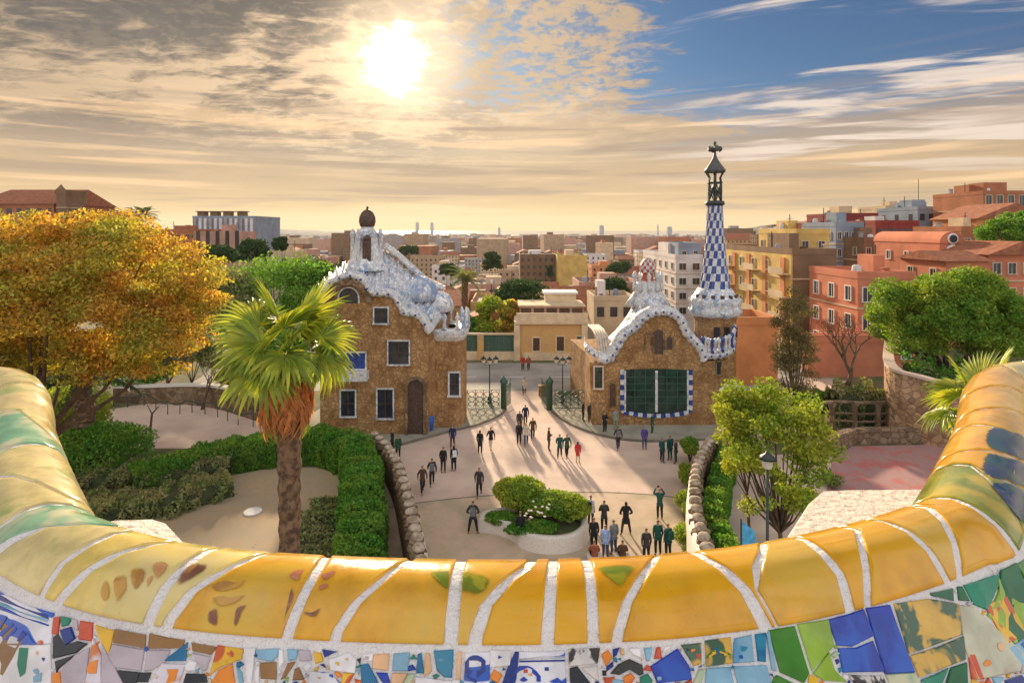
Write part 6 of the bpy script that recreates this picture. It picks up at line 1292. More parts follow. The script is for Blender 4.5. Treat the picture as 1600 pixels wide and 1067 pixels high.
def hillside():
    rd = random.Random(31); cols = ['red', 'cream', 'brown', 'terracotta', 'grey', 'orange', 'tan', 'bluegrey', 'salmon', 'white']; k = 0
    for Y in (400, 320, 260, 210, 172):
        px = 1150
        while px < 1560:
            wp = rd.uniform(14, 34)*(240/Y)**.4; sky = float(np.interp(px, [1150, 1200, 1260, 1340, 1440, 1530, 1600], [364, 356, 344, 334, 332, 318, 305])); top = sky+rd.uniform(2, 14)+(400-Y)*.06
            c = rd.choice(cols); rf = rd.choice(('flat', 'grey', 'flat', 'tile')); k += 1
            if px > 1180+(400-Y)*.5: block(px, px+wp, top, Y, Y+12, c, '%s hillside block with %s roof, %s the skyline, %s' % ({'bluegrey': 'blue grey', 'red': 'dark red'}.get(c, c), {'tile': 'tiled', 'flat': 'flat', 'grey': 'grey'}[rf], 'on' if top < sky+7 else 'just under' if top < sky+14 else 'below', 'near the spire' if px < 1250 else 'above the yellow penthouse' if px < 1320 else 'above the blue grey tower' if px < 1400 else 'left of the mast' if px < 1440 else 'right of the mast'), roof=rf, fr=(rd.randint(2, 4), max(2, int(wp/7))), lf=(3, 3), joined=True, group='blocks on the right hillside', seed=k+500)
            px += wp+rd.uniform(0, 9)
hillside()
def far_city():
    rd = random.Random(5); mb = MB(); mats_ = [BC[k] for k in ('tan', 'grey', 'pink', 'brown', 'cream', 'terracotta', 'bluegrey', 'brown')]
    y = 560.0
    while y < 5400:
        x = -.62*y
        while x < .95*y:
            w_ = rd.uniform(10, 32)*(1+y/6000); h = rd.uniform(9, 26) if rd.random() < .88 else rd.uniform(28, 48); x0 = x; x += w_+rd.uniform(0, 12)
            yy = y+rd.uniform(-14, 14); z = gz(x0, yy); mb.box((x0+w_/2, yy, z+h/2-1), (w_, rd.uniform(12, 30), h+2), rz=rd.uniform(-.2, .2), mi=rd.randrange(8))
            if y < 1500 and rd.random() < .5: mb.box((x0+w_*.4, yy, z+h+1), (w_*.3, 6, 3), mi=rd.randrange(8))
        y *= 1.024
    o = mb.build('distant_city', mats_); tag(o, 'far city of countless small blocks spreading to the sea horizon', 'city', kind='stuff')
far_city()
for i, (px, tp, Y, wd, lb) in enumerate(((652, 348, 5000, 5, 'left of the twin high towers on the sea horizon'), (675, 348.5, 5000, 5, 'right of the twin high towers on the sea horizon'), (780, 356, 4200, 4, 'lone far tower above the street gap on the horizon'), (940, 353, 3600, 7, 'stepped far tower on the horizon left of the lodge dome'), (1046, 355, 3600, 7, 'squat far tower on the horizon just left of the spire'), (1028, 352, 3400, 2, 'thin far mast tower on the horizon between dome and spire'))):
    q = W(px, tp, Y); w_ = wd*Y/F; t = thing('far_tower', (q.x, Y, -60), 'dark slim tower, '+lb if i < 2 else lb, 'tower', 'far towers on the horizon'); mb = MB(); mb.box((q.x, Y, (q.z-60)/2), (w_, w_, q.z+60), taper=.92); mb.build('shaft', BC['bluegrey'], t)
    mb = MB(); mb.box((q.x, Y, q.z+2.5), (w_*.5, w_*.5, 5)); mb.build('top', BC['grey'], t)
# ------------------------------------------------------------------ palms
def fan_blade(L, seg, spread, droop, seed, wd=.085):
    rd = random.Random(seed); mb = MB()
    for k in range(seg):
        a = lerp(-spread, spread, k/(seg-1))+rd.uniform(-.03, .03); l_ = L*(1-.22*abs(a/spread)**2)*rd.uniform(.9, 1.05); d = Vector((math.cos(a), math.sin(a), 0)); s_ = Vector((-math.sin(a), math.cos(a), 0)); dr = droop*rd.uniform(.7, 1.4)
        P_ = [];
        for j, (q, w_) in enumerate(((.0, .02), (.35, 1.0), (.62, .9), (.85, .55), (1.0, .05))):
            z = -dr*max(0, q-.35)**2*l_*1.6+.12*math.cos(a)*q; c = d*l_*q*(1-.25*dr*max(0, q-.5))+Vector((0, 0, z)); P_.append((c-s_*wd*w_*L*.55, c+Vector((0, 0, -.028*w_)), c+s_*wd*w_*L*.55))
        vs = [v for r in P_ for v in r]; mb.add(vs, [f for j in range(4) for f in ((j*3, j*3+1, j*3+4, j*3+3), (j*3+1, j*3+2, j*3+5, j*3+4))])
    return mb
def fan_palm(base, top, r0, r1, L, nf, label, dry=14, seed=2, mt=None, group=None, el_range=(-35, 75), pet=.45, bl=.62):
    rd = random.Random(seed); B = Vector(base); T = Vector(top); t = thing('fan_palm', base, label, 'palm tree', group); mb = MB(); n = 46; prof = []
    for i in range(n+1):
        q = i/n; p = B.lerp(T, q)+Vector((.12*math.sin(q*3.0), 0, 0))*(1 if r0 > .2 else .5); r = lerp(r0, r1, max(0, (q-.55)/.45))*(1+(.10 if i % 2 else -.04)+rd.uniform(-.04, .04)); prof.append((p, r))
    mb.tube([p for p, r in prof], [r for p, r in prof], 12, sm=False); mb.build('trunk', M['palmbark'], t)
    Tp = prof[-1][0]; metas = []
    for v in range(4):
        fb = fan_blade(L*bl, 30, R(112), [.15, .3, .5, .8][v], seed*10+v); bd = [.1, .3, .45, .6][v]; cb_, sb_ = math.cos(bd), math.sin(bd); fb.v = [(x*cb_+z*sb_+L*pet, y, -x*sb_+z*cb_) for x, y, z in fb.v]
        fb.tube([(0, 0, 0), (L*pet*.5, 0, .04), (L*pet+.02, 0, 0)], [.035, .026, .016], 5, mi=0); metas.append(fb.mesh('frond', [mt or M['palmleaf']]))
    for k in range(nf):
        el = lerp(el_range[1], el_range[0], (k+.5)/nf)+rd.uniform(-6, 6); az = k*137.5+rd.uniform(-12, 12); o = link('frond', metas[min(3, int((1-(el+40)/120)*3.9))], t)
        o.location = Tp-B+Vector((0, 0, .1+.35*r1*math.sin(R(el)))); o.rotation_euler = (rd.uniform(-.8, .8), -R(el), R(az)); s_ = rd.uniform(.85, 1.1); o.scale = (s_, s_, s_)
    if dry:
        fb = fan_blade(L*.60, 14, R(26), .5, seed*10+8, .05); dm = fb.mesh('dry_frond', [M['straw']])
        for k in range(dry):
            o = link('dry_frond', dm, t); az = k*360/dry*2.3; o.location = Tp-B+Vector((math.cos(R(az))*r1*1.1, math.sin(R(az))*r1*1.1, -.30-.5*rd.random()*L*.3)); o.rotation_euler = (rd.uniform(-.3, .3), R(rd.uniform(68, 84)), R(az)); s_ = rd.uniform(.7, 1.1); o.scale = (s_, s_, s_)
    return t
Yp = 15.0; b = W(446, 860, Yp); tp = W(452, 556, Yp)
fan_palm((b.x-.1, Yp, 0), (tp.x-.05, Yp, tp.z), .24, .33, 2.65, 18, 'tall fan palm with bright green crown and hanging orange dry fronds, in front', dry=40, seed=3, el_range=(-22, 60), pet=.34, bl=.47)
def date_palm(base, h, L, nf, label, seed=1, mt=None, tr=.3, group=None, droop=.55):
    rd = random.Random(seed); t = thing('date_palm', base, label, 'palm tree', group); B = Vector(base); mb = MB(); n = 20
    mb.tube([B+Vector((.1*math.sin(i*.3), 0, h*i/n)) for i in range(n+1)], [tr*(1.12 if i % 2 else .95) for i in range(n+1)], 10, sm=False); mb.build('trunk', M['palmbark'], t); mb = MB(); m_ = 22
    pts = []
    for i in range(m_+1):
        q = i/m_; pts.append(Vector((L*q*(1-.12*q), 0, L*(.28*q-droop*q*q))))
    mb.tube(pts, [.035*(1-.8*i/m_) for i in range(m_+1)], 4, cap=False)
    for i in range(2, m_+1):
        for j in (0, .5):
            p = pts[i]-(pts[i]-pts[i-1])*j; ll = L*.24*math.sin(math.pi*min(1, (i+3)/(m_+4)))+.1
            for s_ in (-1, 1):
                d = Vector((.55, s_*.8, -.18+rd.uniform(-.2, .1))).normalized(); w_ = Vector((.05*L*.5, 0, 0)); mb.add([p, p+d*ll*.5+w_*.6, p+d*ll, p+d*ll*.5-w_*.6], [(0, 1, 2, 3)])
    me = mb.mesh('frond', [mt or M['palmdark']])
    for k in range(nf):
        o = link('frond', me, t); o.location = (0.1*math.sin(n*.3), 0, h); o.rotation_euler = (rd.uniform(-.3, .3), -R(lerp(62, -22, (k+.5)/nf)), R(k*137.5)); s_ = rd.uniform(.8, 1.1); o.scale = (s_, s_, s_)
    return t
p = W(130, 642, 36); date_palm((p.x, 36, p.z-1.0), 3.4, 4.0, 26, 'short dark palm with thick trunk below the big autumn tree', 2, tr=.55)
p = W(222, 358, 170); date_palm((p.x, 170, gz(p.x, 170)), W(0, 338, 170).z-gz(p.x, 170), 5.5, 22, 'dark palm silhouette on the skyline left of the white slab block', 3, tr=.4)
p = W(727, 430, 90); date_palm((p.x, 90, gz(p.x, 90)), W(0, 436, 90).z-gz(p.x, 90), 3.6, 30, 'dusty palm behind the right end of the gatehouse roof', 4, mt=M['shrub'], tr=.5, droop=.75)
p = W(1535, 648, 20); fan_palm((p.x, 20, 0), (p.x, 20, W(0, 648, 20).z), .2, .28, 2.1, 13, 'fan palm half hidden behind the right end of the yellow bench cap', dry=14, seed=6, pet=.5)
# ------------------------------------------------------------------ trees
Yt = 25.0; c = W(120, 470, Yt); tree('autumn_tree', (W(-30, 0, Yt).x, Yt+.5, 0), tuple(c), (5.4, 4.6, 3.9), 'huge golden and orange autumn tree filling the left of the view', M['autumn'], n_cl=170, per=360, cr=1.0, leaf=.078, trunk_r=.30, low=-.95, limbs=13, shell=.45, seed=4, flat=.40, subs=[(tuple(W(215, 425, 24.5)), (3.0, 2.5, 2.1), 34), (tuple(W(30, 400, 25)), (3.6, 2.6, 2.0), 34), (tuple(W(245, 525, 24)), (2.0, 2.0, 1.7), 22), (tuple(W(60, 555, 24)), (3.4, 2.4, 1.3), 26)])
c = W(-20, 440, 27); tree('autumn_tree', (W(-40, 0, 27).x, 27, 0), tuple(c), (4.6, 3.6, 3.2), 'orange autumn tree cut by the left edge of the picture', M['autumn'], n_cl=60, per=700, cr=1.0, leaf=.075, trunk_r=.35, low=-.7, limbs=12, shell=.35, seed=14)
Yt = 24.0; c = W(1208, 700, Yt); tree('round_tree', (W(1222, 0, Yt).x, Yt, 0), (c.x, Yt, c.z), (2.35, 2.0, 2.9), 'yellow-green round-crowned tree beside the lantern lamp, right of the stair wall', M['olive'], n_cl=75, per=190, cr=.52, leaf=.08, trunk_r=.13, low=-.95, limbs=30, shell=.35, seed=6)
c = W(1165, 640, 25); tree('small_tree', (W(1175, 0, 25).x, 25, 0), (c.x, 25, c.z), (1.35, 1.1, 1.0), 'small yellow-green tree touching the left of the round-crowned tree', M['olive'], n_cl=24, per=260, cr=.55, leaf=.07, trunk_r=.08, low=-.8, limbs=8, shell=.3, seed=16)
c = W(1240, 540, 40); tree('wispy_tree', (c.x, 40, 0), (c.x+.2, 40, c.z), (1.6, 1.4, 4.3), 'loose wispy olive-brown tree in front of the brown flank building', M['wispy'], n_cl=70, per=220, cr=.55, leaf=.06, trunk_r=.14, low=-.9, limbs=22, shell=.15, seed=7)
c = W(1485, 495, 47); tree('large_green_tree', (W(1478, 0, 47).x, 47, 0), tuple(c), (6.6, 4.6, 3.9), 'large dense bright green tree above the orange retaining wall', M['green'], n_cl=130, per=700, cr=1.10, leaf=.115, trunk_r=.4, low=-.8, limbs=20, shell=.4, seed=8)
c = W(1590, 370, 75); tree('dark_tree', (c.x, 75, gz(c.x, 75)), tuple(c), (4.2, 3.5, 3.2), 'dark green tree at the right edge below the arcaded brick building', M['hedge'], n_cl=60, per=300, cr=1.0, leaf=.16, trunk_r=.3, seed=9)
def bare_tree(p, h, sp, label, seed):
    rd = random.Random(seed); t = thing('bare_tree', p, label, 'tree'); mb = MB(); tw = MB()
    def br(a, d, l_, r, k):
        m_ = a+d*l_*.5+Vector((rd.uniform(-1, 1), rd.uniform(-1, 1), 0))*l_*.08; e = a+d*l_; (mb if k < 3 else tw).tube([a, m_, e], [r, r*.8, r*.6], 5 if k < 3 else 3, cap=False)
        if k > 5: return
        for _ in range(3 if k < 2 else 2+(rd.random() < .4)):
            nd = (d+Vector((rd.uniform(-1, 1), rd.uniform(-1, 1), rd.uniform(-.1, .6)))*sp).normalized(); br(e, nd, l_*rd.uniform(.62, .8), max(.012, r*.58), k+1)
    br(Vector(p), Vector((.28, 0, 1)).normalized(), h*.30, h*.035, 0); mb.build('trunk', M['bark'], t); tw.build('twigs', M['bark'], t); return t
q = W(1318, 598, 46); bare_tree((q.x, 46, q.z-1.5), 7.5, .75, 'leaning leafless tree in front of the salmon red house', 5)
q = G(255, 625); bare_tree((q.x, q.y, 0), 5.0, .6, 'small bare tree left of the white coping on the left rubble wall', 8)
q = G(316, 640); bare_tree((q.x, q.y, 0), 4.4, .6, 'small bare tree nearest the fan palm by the left rubble wall', 9)
# green masses behind the left garden and the street
for i, (px, py, Y, rx, rz, mt_, lb) in enumerate(((430, 440, 66, 6.2, 2.1, 'hedge', 'broad flat-topped dark green pine left of the gatehouse roof'), (350, 452, 62, 3.6, 2.2, 'shrub', 'dull green tree between the autumn tree and the fan palm'), (490, 436, 70, 3.2, 2.0, 'pine', 'dark pine touching the left side of the gatehouse roof'), (395, 395, 120, 3.2, 2.8, 'pine', 'dark tree in front of the pinkish pilastered building'), (437, 384, 130, 1.6, 2.0, 'pine', 'small round dark tree above the plain cream house'), (345, 400, 110, 3.0, 2.2, 'pine', 'dark bush-like tree below the white slab block'),
        (818, 462, 84, 3.6, 2.2, 'pine', 'dark round pine behind the ochre house'), (772, 500, 76, 2.2, 3.2, 'olive', 'yellow-green tree over the street wall'), (798, 505, 74, 1.6, 3.0, 'autumn', 'small orange-leaved tree beside the left edge of the ochre house'), (745, 520, 78, 1.8, 2.0, 'hedge', 'low green tree over the left end of the street wall'), (955, 452, 100, 2.6, 1.8, 'pine', 'dark tree between roofs left of the red mushroom chimney'), (1010, 452, 105, 2.2, 1.8, 'pine', 'dark tree behind the red mushroom chimney'),
        (770, 412, 210, 3.2, 4.0, 'pine', 'dark tree among blocks above the street gap'), (860, 428, 225, 1.2, 3.6, 'pine', 'slim cypress beside the brown slab block'), (700, 425, 200, 3.4, 2.6, 'pine', 'dark tree right of the gatehouse roof among the blocks'), (640, 392, 330, 5, 3, 'pine', 'far dark tree behind the roof ridge of the gatehouse'), (965, 420, 200, 3.8, 2.4, 'pine', 'dark tree behind the lodge in the middle city'))):
    c = W(px, py, Y); r_ = max(.3, .014*Y*.3)
    tree('background_tree', (c.x, Y, min(0, gz(c.x, Y))), tuple(c), (rx, rx*.8, rz), lb, M[mt_], n_cl=40, per=150, cr=.36*rx, leaf=.10+.0012*Y, trunk_r=.2, limbs=6, shell=.45, seed=30+i, low=-.4)
for i, (px, py, Y, rx, rz, mt_, lb) in enumerate(((300, 560, 56, 3.2, 1.9, 'shrub', 'dull bush behind the white coping at the left rubble wall'), (205, 580, 54, 4.5, 2.2, 'hedge', 'dark undergrowth beneath the autumn tree'), (380, 590, 58, 3.2, 1.6, 'shrub', 'bush left of the fan palm behind the rubble wall'), (440, 560, 56, 3.0, 2.2, 'hedge', 'green bush just left of the gatehouse wall'), (60, 610, 48, 6.0, 2.6, 'shrub', 'bushy growth at the far left behind the bench end'), (345, 500, 60, 5, 2.6, 'shrub', 'bush band under the orange crown edge'), (470, 500, 62, 3.5, 3.4, 'hedge', 'tall bush behind the fan palm crown'))):
    c = W(px, py, Y); bush('garden_bush', tuple(c), (rx, rx*.8, rz*1.3), lb, M[mt_], 7000, .14, seed=50+i, z0=max(0, c.z-rz*1.3))
# hedges and shrubs in the left garden
hedge('clipped_hedge', [(-22.5, 33.5, 1.5), (-19.5, 36.3, 1.7), (-16.2, 38.0, 2.0), (-13.0, 38.4, 2.1), (-10.6, 37.0, 2.2), (-9.0, 34.0, 2.2), (-8.05, 30.5, 2.3), (-7.15, 27, 2.3), (-6.2, 23, 2.4), (-5.5, 19, 2.5)], 2.1, 2.2, 'clipped green hedge bending round the oval sand path at left', M['hedge'], dens=420, leaf=.075)
hedge('low_hedge', [(-9.9, 31.5, .8), (-9.6, 29, 1.0), (-9.3, 26.5, 1.1), (-8.9, 23.5, 1.2)], 2.2, 1.0, 'low yellowish shrubs at the foot of the clipped hedge', M['shrub'], dens=300, leaf=.08, seed=9, lumpy=.35, cat='shrubs')
hedge('shrub_bed', [(-27, 30.5), (-23, 30.6), (-19.5, 31.8), (-17.0, 34.0)], 2.8, .95, 'front row of grey-green shrubs above the small pale ledge at left', M['shrub'], dens=330, leaf=.085, seed=11, lumpy=.3, cat='shrubs', top_round=.45)
hedge('shrub_bed', [(-28, 34), (-24.5, 34.4), (-21, 35.2), (-18.0, 36.4)], 3.2, 1.25, 'back row of grey-green shrubs behind the front row at left', M['shrub'], dens=300, leaf=.085, seed=12, lumpy=.3, cat='shrubs', top_round=.45)
c = W(140, 668, 36); bush('rounded_bush', (c.x, 36, 1.4), (4.2, 3.2, 2.0), 'rounded green bush around the foot of the short dark palm', M['hedge'], 26000, .085, seed=60, lumps=30)
c = W(95, 640, 38); bush('rounded_bush', (c.x-2.0, 40, 2.2), (4.2, 3.2, 2.6), 'yellowish bush at the left edge behind the short dark palm', M['olive'], 16000, .10, seed=61, lumps=24)
# greenery around the right stair wall
hedge('climbing_hedge', [(G(1138, 690, 1.8).x, G(1138, 690, 1.8).y, 1.7), (11.0, 30.5, 2.0), (9.6, 27, 2.3), (9.0, 23.5, 2.5), (9.3, 20, 2.7)], 1.0, 2.0, 'dark green hedge along the outer side of the right stair wall', M['hedge'], dens=420, leaf=.07, seed=13)
for i, (px, py, z) in enumerate(((1078, 700, .9), (1072, 790, .9), (1078, 845, 1.0), (1076, 745, .6))):
    c = G(px, py, z); bush('foot_bush', (c.x, c.y, z), (.75, 1.2, .8), ('bright bush by the far curve of the right stair wall', 'bright bush half way along the right stair wall', 'bright bush nearest the yellow bench cap by the stair wall', 'small bush in the middle of the right stair wall foot')[i], M['green'], 3500, .07, seed=70+i)
hedge('scrub', [(W(1300, 0, 46).x, 46), (W(1360, 0, 45.6).x, 45.6), (W(1420, 0, 45).x, 45), (W(1500, 0, 43.5).x, 43.5)], 2.2, 2.9, 'green scrub on top of the rustic balustrade', M['shrub'], dens=200, leaf=.10, seed=15, lumpy=.4, cat='shrubs')
hedge('scrub', [(W(1250, 0, 49).x, 49), (W(1330, 0, 49).x, 49), (W(1388, 0, 49).x, 49)], 2.0, 1.6, 'dark shrubs behind the wispy tree on the sandy slope', M['hedge'], dens=200, leaf=.10, seed=17, lumpy=.4, cat='shrubs')
hedge('scrub', [(W(1395, 0, 47).x, 45.5, 5.6), (W(1450, 0, 45).x, 44, 5.2), (W(1550, 0, 43).x, 43, 4.6), (W(1640, 0, 42).x, 42, 4.3)], 2.0, 5.0, 'tangled green growth spilling over the orange retaining wall', M['hedge'], dens=110, leaf=.11, seed=18, lumpy=.3, cat='shrubs')
c = G(1300, 760); bush('foot_bush', (c.x, c.y, .3), (.9, .7, .5), 'low tuft beside the paved circle above the white ledge', M['shrub'], 1500, .07, seed=80)
hedge('verge', [(16.5, 33.0), (17.0, 30), (17.2, 27), (16.5, 23)], 1.4, .7, 'low shrubs between the side path and the paved circle', M['olive'], dens=220, leaf=.08, seed=19, lumpy=.4, cat='shrubs')
# ------------------------------------------------------------------ people
def skin_mesh(name, joints, edges, root, mats, sub=1, mfun=None):
    me = bpy.data.meshes.new('tmp'); me.from_pydata([j[0] for j in joints], edges, []); ob = bpy.data.objects.new('tmp', me); C.objects.link(ob); ob.modifiers.new('s', 'SKIN').use_smooth_shade = True
    for i, j in enumerate(joints):
        r = j[1]; me.skin_vertices[0].data[i].radius = r if isinstance(r, tuple) else (r, r)
    me.skin_vertices[0].data[root].use_root = True
    m2 = ob.modifiers.new('b', 'SUBSURF'); m2.levels = sub; m2.render_levels = sub
    bpy.context.view_layer.update(); dg = bpy.context.evaluated_depsgraph_get(); out = bpy.data.meshes.new_from_object(ob.evaluated_get(dg)); out.name = name
    bpy.data.objects.remove(ob); out.materials.clear()
    for m_ in mats: out.materials.append(m_)
    return out
def V(*a): return tuple(a)
SKIN = mat('skin', (.42, .24, .16), .6, scale=8, var=.08)
CL = {k: mat('cloth_'+k, c, .9, scale=6, var=.25, bump=.2) for k, c in {'black': (.020, .020, .024), 'charcoal': (.045, .045, .05), 'navy': (.02, .03, .09), 'teal': (.015, .085, .075), 'green': (.03, .09, .05), 'red': (.55, .03, .04), 'brown': (.09, .05, .03), 'grey': (.17, .18, .20), 'cream': (.55, .48, .38), 'white': (.70, .70, .72), 'purple': (.09, .06, .26), 'denim': (.05, .08, .17), 'rust': (.30, .09, .05), 'sage': (.24, .30, .22), 'lightblue': (.32, .42, .70)}.items()}
HAIR = {k: mat('hair_'+k, c, .6, scale=20, var=.3) for k, c in {'dark': (.015, .011, .009), 'brown': (.07, .035, .018), 'fair': (.30, .19, .09)}.items()}
def pose(kind):
    """joint positions: front is -Y; returns dict"""
    P_ = dict(pel=V(0, 0, .93), wai=V(0, 0, 1.08), che=V(0, 0, 1.30), nek=V(0, .0, 1.46), hb=V(0, -.01, 1.53), hd=V(0, -.02, 1.62), ht=V(0, -.01, 1.70))
    for s_, n in ((-1, 'l'), (1, 'r')):
        P_['sh'+n] = V(.165*s_, 0, 1.385); P_['el'+n] = V(.215*s_, .03, 1.12); P_['wr'+n] = V(.20*s_, -.05, .89); P_['ha'+n] = V(.195*s_, -.08, .80)
        P_['hi'+n] = V(.095*s_, 0, .88); P_['kn'+n] = V(.105*s_, -.02, .49); P_['an'+n] = V(.11*s_, .02, .09); P_['to'+n] = V(.12*s_, -.14, .035)
    if kind == 'walk':
        P_.update(knl=V(-.09, -.19, .51), anl=V(-.09, -.24, .10), tol=V(-.10, -.40, .06), knr=V(.10, .05, .48), anr=V(.10, .34, .17), tor=V(.10, .24, .05), ell=V(-.25, .14, 1.14), wrl=V(-.24, .16, .90), hal=V(-.235, .16, .81), elr=V(.25, -.10, 1.14), wrr=V(.23, -.26, .96), har=V(.225, -.33, .90))
    elif kind == 'apart':
        for s_, n in ((-1, 'l'), (1, 'r')): P_['kn'+n] = V(.17*s_, -.01, .49); P_['an'+n] = V(.23*s_, .02, .09); P_['to'+n] = V(.26*s_, -.13, .035); P_['el'+n] = V(.31*s_, .05, 1.14); P_['wr'+n] = V(.22*s_, -.13, 1.00); P_['ha'+n] = V(.16*s_, -.19, .98)
    elif kind == 'photo':
        for s_, n in ((-1, 'l'), (1, 'r')): P_['el'+n] = V(.30*s_, -.16, 1.34); P_['wr'+n] = V(.14*s_, -.30, 1.56); P_['ha'+n] = V(.08*s_, -.33, 1.62)
    elif kind == 'folded':
        for s_, n in ((-1, 'l'), (1, 'r')): P_['el'+n] = V(.25*s_, -.04, 1.12); P_['wr'+n] = V(.06*s_, -.22, 1.14); P_['ha'+n] = V(-.03*s_, -.24, 1.16)
    elif kind == 'sit':
        dz = -.48
        for k in ('pel', 'wai', 'che', 'nek', 'hb', 'hd', 'ht', 'shl', 'shr', 'ell', 'elr'): x, y, z = P_[k]; P_[k] = V(x, y-.02, z+dz)
        for s_, n in ((-1, 'l'), (1, 'r')):
            P_['hi'+n] = V(.10*s_, 0, .42); P_['kn'+n] = V(.13*s_, -.42, .46); P_['an'+n] = V(.13*s_, -.44, .08); P_['to'+n] = V(.14*s_, -.60, .035); P_['el'+n] = V(.25*s_, -.08, .68); P_['wr'+n] = V(.17*s_, -.30, .58); P_['ha'+n] = V(.13*s_, -.38, .54)
    return P_
_pm = {}
def person_meshes(kind, coat):
    if (kind, coat) in _pm: return _pm[kind, coat]
    P_ = pose(kind); names = ['pel', 'wai', 'che', 'nek', 'hb', 'hd', 'ht']+[a+n for n in 'lr' for a in ('sh', 'el', 'wr', 'ha', 'hi', 'kn', 'an', 'to')]
    ix = {n: i for i, n in enumerate(names)}; rad = dict(pel=(.10, .075), wai=(.09, .065), che=(.11, .07), nek=.055, hb=.065, hd=.092, ht=.060, sh=.06, el=.042, wr=.030, ha=.036, hi=.082, kn=.055, an=.038, to=.036)
    J = [(P_[n], rad.get(n, rad.get(n[:2]))) for n in names]; E = [(0, 1), (1, 2), (2, 3), (3, 4), (4, 5), (5, 6)]
    for n in 'lr': E += [(ix['che'], ix['sh'+n]), (ix['sh'+n], ix['el'+n]), (ix['el'+n], ix['wr'+n]), (ix['wr'+n], ix['ha'+n]), (ix['pel'], ix['hi'+n]), (ix['hi'+n], ix['kn'+n]), (ix['kn'+n], ix['an'+n]), (ix['an'+n], ix['to'+n])]
    # five short fingers and a nose on the same skin
    for n in 'lr':
        h = Vector(P_['ha'+n]); d = (h-Vector(P_['wr'+n])).normalized(); s_ = d.cross(Vector((0, 1, .3))).normalized()
        for k in range(5):
            off = s_*(k-1.5)*.017 if k < 4 else -s_*.04; J.append((tuple(h+off*.9+d*(.05+.012*(1.5-abs(k-1.5)) if k < 4 else .01)), .009)); E.append((ix['ha'+n], len(J)-1))
    J.append((tuple(Vector(P_['hd'])+Vector((0, -.105, -.01))), .012)); E.append((ix['hd'], len(J)-1))
    body = skin_mesh('body', J, E, 0, [SKIN])
    # jacket: torso, sleeves (and skirt of a long coat)
    t_ = [n for n in ('pel', 'wai', 'che')]; J = [(P_['pel'], (.165, .125)), (P_['wai'], (.155, .120)), (P_['che'], (.185, .130)), (tuple(Vector(P_['nek'])-Vector((0, 0, .005))), .082)]; E = [(0, 1), (1, 2), (2, 3)]
    for n in 'lr': b0 = len(J); J += [(P_['sh'+n], .078), (P_['el'+n], .055), (P_['wr'+n], .044)]; E += [(2, b0), (b0, b0+1), (b0+1, b0+2)]
    if not coat: J.append((tuple(Vector(P_['pel'])-Vector((0, 0, .07))), (.160, .125))); E.append((0, len(J)-1))
    if coat: J.append((tuple(Vector(P_['pel'])-Vector((0, .0, .38))), (.205, .17))); E.append((0, len(J)-1))
    jacket = skin_mesh('jacket', J, E, 0, [CL['black']])
    J = [(tuple(Vector(P_['pel'])+Vector((0, 0, .06))), (.148, .115)), (P_['pel'], (.150, .118))]; E = [(0, 1)]
    for n in 'lr': b0 = len(J); J += [(P_['hi'+n], .105), (P_['kn'+n], .074), (tuple(Vector(P_['an'+n])+Vector((0, 0, .03))), .058)]; E += [(1, b0), (b0, b0+1), (b0+1, b0+2)]
    trousers = skin_mesh('trousers', J, E, 0, [CL['charcoal']])
    sh = []
    for n in 'lr': sh.append(skin_mesh('shoe', [(P_['an'+n], .052), (tuple(Vector(P_['an'+n]).lerp(Vector(P_['to'+n]), .5)-Vector((0, 0, .012))), .046), (P_['to'+n], .038)], [(0, 1), (1, 2)], 0, [CL['black']]))
    hd = Vector(P_['hd']); hair = []
    for long in (0, 1):
        J = [(tuple(hd+Vector((0, .022, .035))), .100), (tuple(hd+Vector((0, .055, -.02))), .078)]; E = [(0, 1)]
        if long: J += [(tuple(hd+Vector((0, .08, -.13))), .070), (tuple(hd+Vector((0, .10, -.24))), .045)]; E += [(1, 2), (2, 3)]
        hair.append(skin_mesh('hair', J, E, 0, [HAIR['dark']]))
    _pm[kind, coat] = (body, jacket, trousers, sh, hair); return _pm[kind, coat]
BAGM = None
def person(px, py, face, kind, top, legs, label, hair='dark', long=0, coat=0, h=1.72, bag=None, z=0.0, cam_=False):
    g_ = G(px, py, z); body, jacket, trousers, sh, hr = person_meshes(kind, coat); t = thing('person', tuple(g_), label, 'person', 'visitors on the forecourt', R(face)); s_ = h/1.74
    def part(n, me, m_=None):
        o = link(n, me, t); o.scale = (s_,)*3
        if m_ is not None: o.material_slots[0].link = 'OBJECT'; o.material_slots[0].material = m_
        return o
    part('body', body); part('jacket', jacket, CL[top]); part('trousers', trousers, CL[legs]); part('hair', hr[long], HAIR[hair])
    for m_ in sh: part('shoe', m_, CL['black'])
    global BAGM
    if BAGM is None:
        mb = MB(); mb.box((0, .22, 1.22), (.28, .14, .40), taper=.85); mb.tube([(-.09, .15, 1.05), (-.11, -.13, 1.25), (-.09, .12, 1.44)], .018, 4); mb.tube([(.09, .15, 1.05), (.11, -.13, 1.25), (.09, .12, 1.44)], .018, 4); BAGM = mb.mesh('backpack', [CL['black']])
    if bag: o = part('backpack', BAGM, CL[bag])
    if cam_: mb = MB(); mb.box((0, -.36, 1.63), (.14, .06, .09)); mb.lathe((0, -.39, 1.63), [(.03, 0), (.03, .01)], 6); o = link('camera_body', mb.mesh('camera_body', [CL['black']]), t); o.scale = (s_,)*3
    return t
